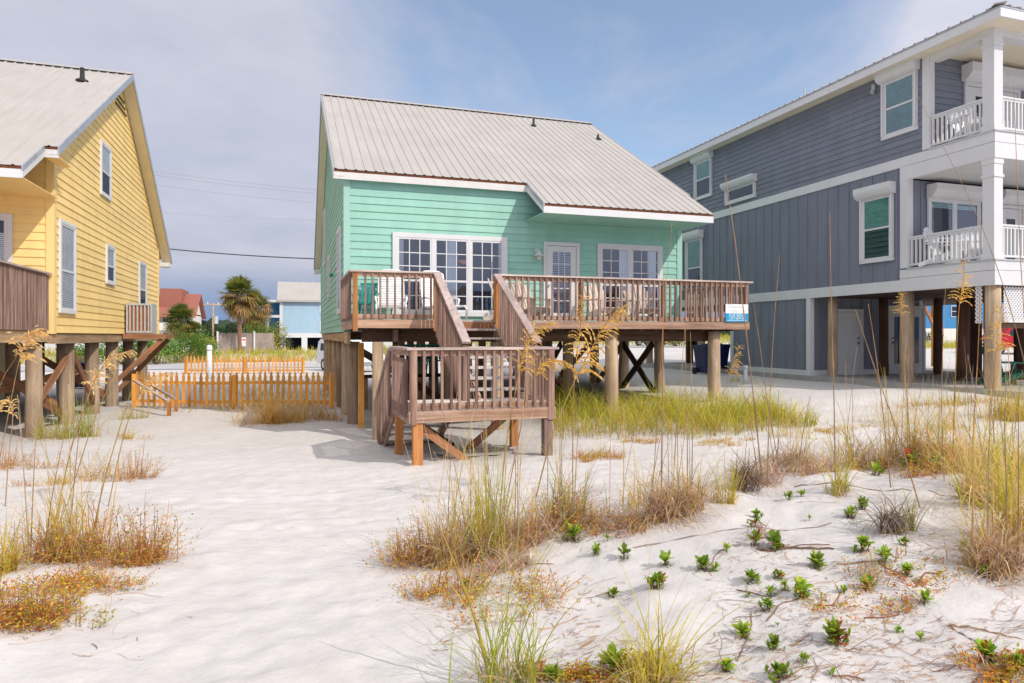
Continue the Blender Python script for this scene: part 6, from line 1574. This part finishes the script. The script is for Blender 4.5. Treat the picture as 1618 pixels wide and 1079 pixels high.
clump('fine straw blades standing before the dune flank', 1010, 800, 120, 130, 60, YELLOWS, 63, .5, stalks=4, tilt=.2)
clump('slender blades on the sand between the dune and the grass bank', 1250, 690, 130, 90, 90, YELLOWS, 64, .35, tilt=.3)
clump('slender grass on the far side of the crest before the slab', 1400, 668, 140, 95, 90, YELLOWS, 65, .3, tilt=.35)
clump('slender grass near the grey corner pile', 1500, 680, 120, 100, 100, YELLOWS, 66, .3, stalks=5, tilt=.35)
PINK = [(.72, .54, .44), (.58, .40, .32), (.82, .68, .58), (.46, .30, .22)]
clump('pinkish withered mat joining the tangled clump to the dark weeds', 832, 858, 150, 90, 40, YELLOWS, 70, .4, dead=420, weeds=60, deadh=.5, deadcols=PINK, ell=.5)
clump('withered curled mat in front of the large tangled clump', 800, 900, 130, 60, 20, YELLOWS, 71, .4, dead=300, deadh=.55, deadcols=PINK, ell=.5)
clump('low dry fringe between the grey mat and the bleached mound', 1005, 828, 110, 60, 50, YELLOWS, 72, .4, dead=260, weeds=50, deadh=.5, deadcols=PINK)
clump('pale dry fringe on the dune edge below the brown dead grass', 1205, 765, 90, 50, 30, YELLOWS, 73, .5, dead=300, deadh=.7, deadcols=PINK)
clump('dry pinkish fringe on the crest right of the brown dead grass', 1300, 745, 100, 55, 60, YELLOWS, 74, .4, dead=300, deadh=.6, deadcols=PINK, weeds=40)
clump('golden tuft on the crest between the two green-gold tufts', 1390, 735, 90, 80, 110, YELLOWS, 75, .3, dead=170, deadh=.5, deadcols=PINK, weeds=50)
clump('golden grass between the crest tuft and the wide tangle', 1475, 730, 100, 100, 170, YELLOWS, 76, .35, dead=170, weeds=70, tilt=.4)
clump('tall golden-green blades before the dense grass at the right edge', 1555, 800, 110, 190, 170, [(.62, .62, .04), (.78, .64, .06), (.52, .58, .03)], 77, .25, stalks=4, dead=160, tilt=.34, deadcols=STRAWS, curl=1.2)
clump('yellow-green arching blades cut by the right edge of the photo', 1612, 860, 120, 230, 150, [(.62, .64, .04), (.78, .64, .06), (.52, .60, .03)], 78, .2, dead=120, weeds=60, tilt=.36, deadcols=STRAWS, curl=1.2)
clump('red stemmed creeper running over the lower right sand', 1415, 975, 130, 22, 0, GREENS, 79, weeds=34, name='creeping_vine', cat='creeper', creep=.9, ell=.5)
clump('red stemmed creeper beside the second row of leafy plants', 1310, 962, 80, 22, 0, GREENS, 80, weeds=26, name='creeping_vine', cat='creeper', creep=.9, ell=.5)
clump('rusty creeper among the leafy plants at the right', 1480, 925, 150, 26, 0, GREENS, 81, weeds=50, name='creeping_vine', cat='creeper', creep=.8, ell=.5)
clump('dry tangle among the leafy plants below the crest stump', 1385, 905, 130, 40, 16, GREENS, 82, .4, dead=90, weeds=40, deadh=.5, deadcols=[(.30, .18, .13), (.44, .30, .22)])
clump('small dead tuft beside the long thin reed', 1200, 845, 60, 34, 0, GREENS, 83, dead=70, deadh=.7, deadcols=[(.34, .20, .14), (.50, .36, .27)])
clump('leafy weeds with red tinged foliage in the lower right corner', 1590, 1062, 150, 60, 16, GREENS, 85, weeds=120, dead=60, flowers=.03)
clump('green leaved weeds at the bottom edge under the arching grass', 985, 1078, 130, 50, 20, GREENS, 86, weeds=110, dead=40, flowers=.04)
clump('green leafy mat on the crest among golden grass at the right', 1478, 748, 150, 36, 0, GREENS, 87, weeds=170, dead=40, ell=.6)
clump('weedy tuft with yellow flowers at the bottom edge', 880, 1072, 120, 40, 20, GREENS, 84, weeds=90, flowers=.08)
# grass bank behind the landing, and the roadside verge
rnd = random.Random(90); m = MB()
for i in range(11000):
    px = rnd.uniform(862, 1290); f = rnd.random() * 1.08; top = 628 if px < 1180 else 628 + (px - 1180) * .25; botm = 692 if px < 1100 else 692 - (px - 1100) * .09
    if rnd.random() < max(0, (px - 1170) / 130) * .9: continue
    q = on_ground(px, top + 14 + (botm - top - 14) * f); nz = .7 * noise.noise(Vector((q.x * 1.3, q.y * 1.3, 4))) + .5 * noise.noise(Vector((q.x * 3.1, q.y * 3.1, 14)))
    if nz < -.22 and rnd.random() < .85: continue
    if f > .55 + .9 * noise.noise(Vector((q.x * 1.7, 3, 8))) and rnd.random() < (f - .3) * 1.1: continue
    s = depth(q) / FOC; c = vary(rnd.choice([(.46, .56, .03), (.60, .64, .04), (.32, .46, .025), (.72, .66, .06), (.78, .60, .09)]), rnd, .22)
    if rnd.random() < (.45 if f > .75 else .07): c = vary(rnd.choice([(.62, .36, .08), (.78, .58, .12), (.70, .50, .22)]), rnd, .25)
    elif q.x > 6.2 and rnd.random() < .35: c = vary((.78, .68, .06), rnd, .22)
    blade(m, (q.x, q.y, q.z - .02), rnd.uniform(0, 6.28), (22 + 34 * rnd.random() ** 1.4) * s * (1.05 + .9 * nz), abs(rnd.gauss(.15, .38)), rnd.uniform(.4, 1.9), .011 * rnd.uniform(.6, 1.3), lerp(c, (.22, .18, .06), .5), c, rnd, 4)
tag(m.build('grass', MT['straw'], None), kind='stuff')
m = MB()
for i in range(15000):
    x = rnd.uniform(-28, 62); y = rnd.uniform(57.0, 64.5); dn = noise.noise(Vector((x * .35, y * .5, 2)))
    if x > 8 and y < 59 and rnd.random() < .6: continue
    c = vary(rnd.choice([(.52, .52, .06), (.64, .56, .09), (.74, .57, .12), (.40, .47, .05)]), rnd, .25)
    blade(m, (x, y, H(x, y) - .05), rnd.uniform(0, 6.28), rnd.uniform(.35, .85) * (1 + .6 * dn), abs(rnd.gauss(0, .35)), rnd.uniform(.2, 1.2), .05, lerp(c, (.2, .2, .05), .3), c, rnd, 3)
for i in range(5000):
    x = rnd.uniform(34, 68); y = rnd.uniform(39, 46); dn = noise.noise(Vector((x * .35, y * .5, 2)))
    c = vary(rnd.choice([(.52, .52, .06), (.64, .56, .09), (.74, .57, .12), (.40, .47, .05)]), rnd, .25)
    blade(m, (x, y, H(x, y) - .05), rnd.uniform(0, 6.28), rnd.uniform(.25, .7) * (1 + .6 * dn), abs(rnd.gauss(0, .35)), rnd.uniform(.2, 1.2), .045, lerp(c, (.2, .2, .05), .3), c, rnd, 3)
tag(m.build('verge_grass', MT['straw'], None), kind='stuff')
m = MB()
for i in range(5200):
    k = rnd.random()
    if k < .30: x, y = rnd.uniform(-3.6, 2.4), rnd.uniform(20, 36)
    elif k < .42: x, y = rnd.uniform(9, 17), rnd.uniform(41.2, 42.6)
    elif k < .55: x, y = rnd.uniform(17, 60), rnd.uniform(50, 57)
    elif k < .72: x, y = rnd.uniform(-10, 14), rnd.uniform(38, 44)
    else: x, y = rnd.uniform(1.5, 14), rnd.uniform(22, 40)
    if noise.noise(Vector((x * .5, y * .5, 7))) < (.0 if k < .55 else .22): continue
    c = vary(rnd.choice([(.26, .28, .06), (.38, .33, .08), (.42, .30, .10), (.18, .24, .04)]), rnd, .25)
    blade(m, (x, y, H(x, y) - .03), rnd.uniform(0, 6.28), rnd.uniform(.12, .34), abs(rnd.gauss(.1, .4)), rnd.uniform(.3, 1.2), .022, c, c, rnd, 3)
tag(m.build('yard_grass', MT['straw'], None), kind='stuff')
# litter of twigs and dead blades over the dune
m = MB()
for i in range(3600):
    if rnd.random() < .985: px, py = rnd.uniform(680, 1618), 700 + 379 * rnd.random() ** .8
    else: px, py = rnd.uniform(0, 300), rnd.uniform(720, 1060)
    if px < 760 + (1079 - py) * .0 and px > 300 and py < 900: continue
    q = on_ground(px, py)
    if q.y > 9: continue
    if noise.noise(Vector((q.x * 1.1, q.y * 1.1, 14))) < -.12: continue
    az = rnd.uniform(0, 6.28) if rnd.random() < .5 else rnd.gauss(-.3, .35); Lt = rnd.uniform(.015, .08) if rnd.random() < .88 else rnd.uniform(.1, .3); pts = []; x, y = q.x, q.y
    for k in range(5): pts.append(Vector((x, y, H(x, y) + .006))); x += math.cos(az) * Lt / 4; y += math.sin(az) * Lt / 4; az += rnd.uniform(-.6, .6)
    c = vary(rnd.choice([(.40, .27, .19), (.50, .38, .29), (.26, .16, .11), (.56, .46, .38), (.46, .22, .08)]), rnd, .3); wd = rnd.uniform(.0015, .0042)
    m.strip(pts, [wd] * 5, Vector((-math.sin(az), math.cos(az), .4)).normalized(), [c] * 5)
tag(m.build('plant_litter', MT['straw'], None), kind='stuff')
def reed(label, p0, p1, r, col):
    a = on_ground(*p0); b = on_ground(*p1); n = 14; pts = []
    for k in range(n + 1):
        p = a.lerp(b, k / n); p.z = max(H(p.x, p.y) + r * .8, 0); pts.append(p + Vector((0, 0, .004 * math.sin(k * 2.1))))
    m = MB(); m.tube(pts, [r * (1 - .35 * k / n) for k in range(n + 1)], 6, cols=[vary(col, random.Random(k), .15) for k in range(n + 1)]); return tag(m.build('fallen_reed', MT['straw'], None), label, 'fallen reed')
reed('long thin grey reed lying right across the upper bare slope', (1000, 866), (1314, 826), .0042, (.44, .36, .30))
reed('short thick dark stick lying below the long thin reed', (1196, 868), (1318, 868), .008, (.30, .22, .17))
reed('straw coloured reed lying toward the right edge, upper of the forked pair', (1499, 988), (1617, 1012), .005, (.58, .44, .30))
reed('grey reed of the forked pair running down to the lower right', (1499, 989), (1586, 1043), .0045, (.44, .36, .30))
reed('thin grey stick lying across the slope near the right clump', (1255, 770), (1440, 775), .005, (.34, .27, .22))
reed('grey stick lying in the sand at the foot of the dune', (960, 815), (1005, 838), .005, (.28, .22, .18))
reed('faint twig lying near the bottom edge below the red leafed plant', (1165, 1045), (1186, 1000), .004, (.32, .27, .25))

# ---------------- small leafy plants
SP = [ # px, py, size px, red
 (1316,1016,46,.16),(1222,1026,30,.03),(1172,1006,30,.02),(1148,1060,34,.02),(1231,1074,36,.03),(1270,1048,26,0),(1316,1069,24,0),(970,1062,44,.04),(873,1075,40,.0),(1229,990,12,.1),
 (1454,1013,22,.05),(1419,999,14,0),(1556,1046,46,.15),(1610,1056,52,.1),
 (1266,943,38,.08),(1240,931,24,0),(1218,943,26,0),(1213,964,26,0),(1187,920,30,.02),(1231,915,24,.05),(1183,944,15,.1),(1039,930,36,.06),(968,944,26,.02),(735,930,24,.02),(1370,931,34,.06),(1333,938,15,0),(1461,954,32,.08),(1434,910,32,.06),(1399,888,30,.05),
 (1290,897,34,0),(1225,868,36,.06),(1194,862,30,.05),(1148,871,22,0),(1111,901,32,0),(1052,895,30,.04),(986,884,28,.03),(942,876,20,0),(831,893,18,0),(1364,870,32,.08),(1430,863,24,.03),(1605,898,44,.04),(1521,870,20,.03),(1558,912,30,.12),
 (908,856,34,.0),(960,855,20,0),(1194,832,24,.1),(1194,818,18,0),(1279,822,12,0),(1345,819,26,.02),(1363,805,24,0),
 (1248,788,20,0),(1266,785,16,0),(1325,775,26,.02),(1383,751,32,.06),(1521,788,28,.02),(1476,745,40,.1),(1440,742,36,.08)]
BANDS = [(980, 'along the bottom edge'), (905, 'on the lower slope'), (840, 'on the middle slope'), (795, 'on the upper slope'), (0, 'just under the dune crest')]
ORD = ['first', 'second', 'third', 'fourth', 'fifth', 'sixth', 'seventh', 'eighth', 'ninth', 'tenth', 'eleventh', 'twelfth', 'thirteenth', 'fourteenth', 'fifteenth', 'sixteenth', 'seventeenth', 'eighteenth', 'nineteenth', 'twentieth']
def band(py):
    for lim, nm in BANDS:
        if py >= lim: return nm
cnt = {}
for (px, py, sz, red) in sorted(SP):
    b = band(py); k = cnt.get(b, 0); cnt[b] = k + 1; rnd = random.Random(px * 7 + py); q = on_ground(px, py); s = depth(q) / FOC
    size = 'large' if sz >= 40 else ('small' if sz >= 26 else 'tiny')
    colr = 'green plant with a red leaf' if red > .07 else ('green leafy plant' if k % 2 else 'leafy green plant')
    lab = f'{size} {colr}, {ORD[k]} from left {b}'
    if (px, py) == (1316, 1016): lab = 'largest fleshy green rosette with bright red leaf, low on the slope'
    sz *= rnd.uniform(.85, 1.2); t = plant('dune_plant', lab, 'dune plant', q, 'small leafy plants on the bare dune slope')
    m = MB(); leafplant(m, q, sz * s * 1.0, rnd, int(16 + sz * .5), red, dark=False)
    if k % 3 == 0 and sz >= 20:
        a_ = rnd.uniform(0, 6.28); pr = Vector(q); run_ = []
        for _ in range(9): run_.append(Vector((pr.x, pr.y, H(pr.x, pr.y) + .004))); a_ += rnd.uniform(-.4, .4); pr = pr + Vector((math.cos(a_), math.sin(a_), 0)) * sz * s * .28
        mr = MB(); mr.tube(run_, .0028, 5, cols=[(.42, .22, .12)] * 9); mr.build('runner', MT['straw'], t)
    if red > .1:
        for _ in range(2): leafplant(m, q + Vector((rnd.uniform(-.3, .3), -.3, 0)) * sz * s * .5, sz * s * .6, rnd, 1, 1.0, dark=False, up=1.3)
    m.build('leaves', MT['leaf'], t)
    if sz >= 20: m = MB(); dead_mass(m, q, 26, sz * s * .30, sz * s * .36, rnd, [(.10, .055, .04), (.16, .08, .05), (.22, .14, .10)], 1.0, sz * s * .05); m.build('withered_collar', MT['straw'], t)

# ---------------- sea oats
def oat(label, pts, r, head=None, dd=0.0, seed=0, col=(.50, .34, .16), hl=34, dens=1.0, group='sea oat stalks', gold=(.74, .45, .09)):
    """pts: photo points from the root (on the sand) up along the stalk; head: index where the seed head starts"""
    rnd = random.Random(seed); q = on_ground(*pts[0]); d0 = depth(q); P_ = [q - Vector((0, 0, .03))]
    for k, p in enumerate(pts[1:], 1): P_.append(at(p[0], p[1], d0 + dd * k / (len(pts) - 1)))
    def cr(t):
        n = len(P_) - 1; x = t * n; i = min(int(x), n - 1); f = x - i; p0 = P_[max(i - 1, 0)]; p1 = P_[i]; p2 = P_[i + 1]; p3 = P_[min(i + 2, n)]
        return 0.5 * ((2 * p1) + (p2 - p0) * f + (2 * p0 - 5 * p1 + 4 * p2 - p3) * f * f + (3 * p1 - p0 - 3 * p2 + p3) * f ** 3)
    t = thing('sea_oat', label, 'sea oat', q, group); n = 22; S = [cr(k / n) for k in range(n + 1)]; m = MB()
    m.tube(S, [r * (1.15 - .75 * k / n) * (1.25 if k in (5, 11, 16) else 1) for k in range(n + 1)], 6, cols=[vary(lerp(col, lerp(col, gold, .5), k / n), rnd, .12) for k in range(n + 1)]); m.build('stalk', MT['straw'], t, smooth=True)
    if head is not None:
        h0 = head / (len(P_) - 1); m = MB(); nb = int(60 * dens); sc = d0 / FOC
        for i in range(nb):
            f = h0 + (1 - h0) * (i + rnd.random() * .6) / nb; p = cr(min(f, 1)); tp = (i / nb); L_ = hl * .85 * sc * (1.0 - .55 * tp) * rnd.uniform(.7, 1.2); az = rnd.uniform(0, 6.28); out = Vector((math.cos(az), math.sin(az), 0)) * .28
            tan = (cr(min(f + .02, 1)) - cr(max(f - .02, 0))).normalized(); dr = (out + tan * .5).normalized(); pos = p.copy(); ns = max(3, int(5 * (1 - .4 * tp)))
            for k in range(ns):
                g = (k + 1) / ns; dr = (dr + Vector((0, 0, -.42))).normalized(); nx = pos + dr * L_ / ns; c = vary(lerp(gold, (.85, .58, .22), rnd.random() * .6), rnd, .2); w = L_ * .050 * (1.2 - .3 * g)
                sd = dr.cross(Vector((rnd.gauss(0, 1), rnd.gauss(0, 1), rnd.gauss(0, .4)))).normalized()
                m.poly([pos - dr * L_ * .03, (pos + nx) / 2 + sd * w, nx + dr * L_ * .06, (pos + nx) / 2 - sd * w], c); pos = nx
        m.build('seed_head', MT['straw'], t)
    return t
oat('sea oat with a big drooping golden head in front of the landing corner', [(790, 800), (800, 700), (815, 615), (826, 560), (842, 525), (872, 508)], .006, 2.4, 0, 1, hl=36)
oat('sea oat with a small arching head in front of the landing railing', [(797, 805), (818, 700), (836, 615), (850, 586), (868, 570), (892, 570)], .005, 2.6, 0, 2, hl=40, dens=.7)
oat('sea oat leaning right, largest golden head across the deck rim', [(846, 785), (872, 690), (905, 608), (935, 550), (958, 510), (982, 489)], .0065, 2.05, 0, 3, hl=46, dens=1.1)
oat('upright sea oat with a narrow golden head against the deck railing', [(905, 785), (905, 690), (907, 610), (912, 560), (917, 515), (922, 470)], .005, 2.6, 0, 4, hl=34)
PALE = (.84, .58, .26)
oat('sea oat with a pale drooping head before the yellow house deck', [(0, 720), (14, 650), (28, 580), (38, 548), (48, 526), (64, 522)], .007, 2.2, 0, 5, gold=PALE, hl=42, dens=1.0)
oat('second stalk leaning into the pale head before the yellow house', [(-30, 720), (0, 610), (22, 570), (36, 545)], .006, None, 0, 6)
oat('sea oat arching right with a pale head over the yellow house piles', [(92, 800), (112, 710), (135, 640), (152, 596), (175, 565), (208, 553)], .006, 2.5, 0, 7, gold=PALE, hl=34)
oat('sea oat with a pale tuft between the piles and the picket fence', [(104, 800), (130, 720), (150, 660), (168, 620), (182, 590)], .005, None, 0, 8)
oat('sea oat arching in front of the picket fence with a wispy head', [(170, 800), (195, 690), (212, 640), (225, 612), (245, 594), (272, 588)], .005, 2.6, 0, 9, gold=PALE, hl=30)
oat('drooping sea oat head at the very left edge', [(8, 800), (14, 720), (20, 660), (14, 632), (2, 640)], .005, 2.0, 0, 10, gold=PALE, hl=28, dens=.6)
oat('small golden sea oat head in front of the navy bins', [(1128, 690), (1140, 630), (1150, 600), (1160, 570), (1168, 546)], .004, 2.2, 0, 11, hl=20, dens=.7)
oat('golden sea oat head reaching up to the lower grey porch', [(1505, 745), (1508, 640), (1512, 540), (1516, 480), (1522, 448), (1524, 412)], .005, 3.0, 0, 12, hl=26)
oat('golden sea oat head in front of the grey corner pile', [(1560, 745), (1566, 650), (1572, 580), (1576, 540), (1582, 482)], .005, 2.5, 0, 13, hl=30)
oat('short golden sea oat head over the crest before the glazed door', [(1440, 740), (1434, 640), (1428, 560), (1424, 500), (1426, 464)], .004, 3.0, 0, 14, hl=18, dens=.7)
BARE = (.44, .32, .25)
for i, (lab, pts, r) in enumerate([
 ('tall bare stalk crossing the FOR RENT sign', [(1206, 770), (1192, 640), (1176, 500), (1160, 370), (1146, 275)], .006),
 ('bare stalk curving over the board and batten wall', [(1236, 760), (1212, 630), (1200, 540), (1189, 470)], .004),
 ('slim bare stalk leaning right against the board and batten wall', [(1212, 770), (1216, 640), (1224, 500), (1232, 402)], .004),
 ('tall upright bare stalk in front of the storage door post', [(1320, 770), (1318, 640), (1314, 500), (1311, 335)], .005),
 ('long bare stalk slanting from the top of the grey porch', [(1640, 660), (1600, 500), (1560, 380), (1520, 290), (1482, 215), (1440, 130)], .007),
 ('tall bare stalk rising almost to the roof at the right edge', [(1628, 720), (1622, 560), (1612, 400), (1606, 250), (1601, 120)], .005),
 ('bare stalk leaning over the storage door', [(1455, 800), (1420, 690), (1385, 590), (1352, 490)], .005),
 ('bare stalk standing before the glazed door, leaning left', [(1408, 770), (1395, 650), (1384, 560), (1372, 480)], .005),
 ('bare upright stalk left of the dark piles', [(1492, 760), (1488, 640), (1490, 540), (1494, 455)], .004),
 ('bare upright stalk before the dark piles', [(1534, 760), (1540, 650), (1545, 560), (1549, 470)], .005),
 ('bare stalk at the far right in front of the lattice', [(1578, 760), (1566, 640), (1556, 540), (1545, 450)], .004),
 ('upright bare stalk in front of the deck middle post', [(1045, 800), (1046, 700), (1047, 600), (1048, 432)], .006),
 ('bare stalk under the deck left of the navy bins', [(1086, 790), (1086, 700), (1084, 620), (1083, 520)], .004),
 ('bare stalk right beside the one left of the navy bins', [(1092, 800), (1094, 700), (1093, 620), (1091, 525)], .004),
 ('bare stalk leaning right under the deck pile', [(1062, 790), (1068, 690), (1076, 600), (1082, 520)], .004),
 ('broken bare stalk in front of the deck end pile', [(1196, 740), (1184, 660), (1172, 610), (1163, 578)], .004),
 ('bare stalk standing in the middle of the large tangled clump', [(770, 850), (768, 760), (766, 680)], .005),
 ('second bare stalk in the large tangled clump, slightly taller', [(742, 850), (744, 760), (742, 660)], .004),
 ('third bare stalk rising from the right of the large tangled clump', [(812, 840), (815, 760), (812, 700), (808, 650)], .004),
 ('yellow stalk leaning left out of the bottom centre tuft', [(780, 1090), (752, 985), (722, 900), (695, 832)], .006),
 ('bare stalk rising from the weeds at far left', [(48, 880), (52, 780), (56, 700)], .005),
 ('straw stalk leaning right out of the left grass clump', [(140, 880), (160, 780), (185, 690), (210, 610)], .006),
 ('thin bare stalk in the left grass clump', [(112, 880), (112, 790), (110, 720)], .004),
 ('thin stalk crossing the sunlit corner of the mint house', [(1030, 790), (1040, 640), (1050, 480), (1062, 350)], .003)]):
    oat(lab, pts, r, None, 0, 100 + i, col=BARE if i not in (19, 21) else (.50, .40, .10), group='bare sea oat stalks')
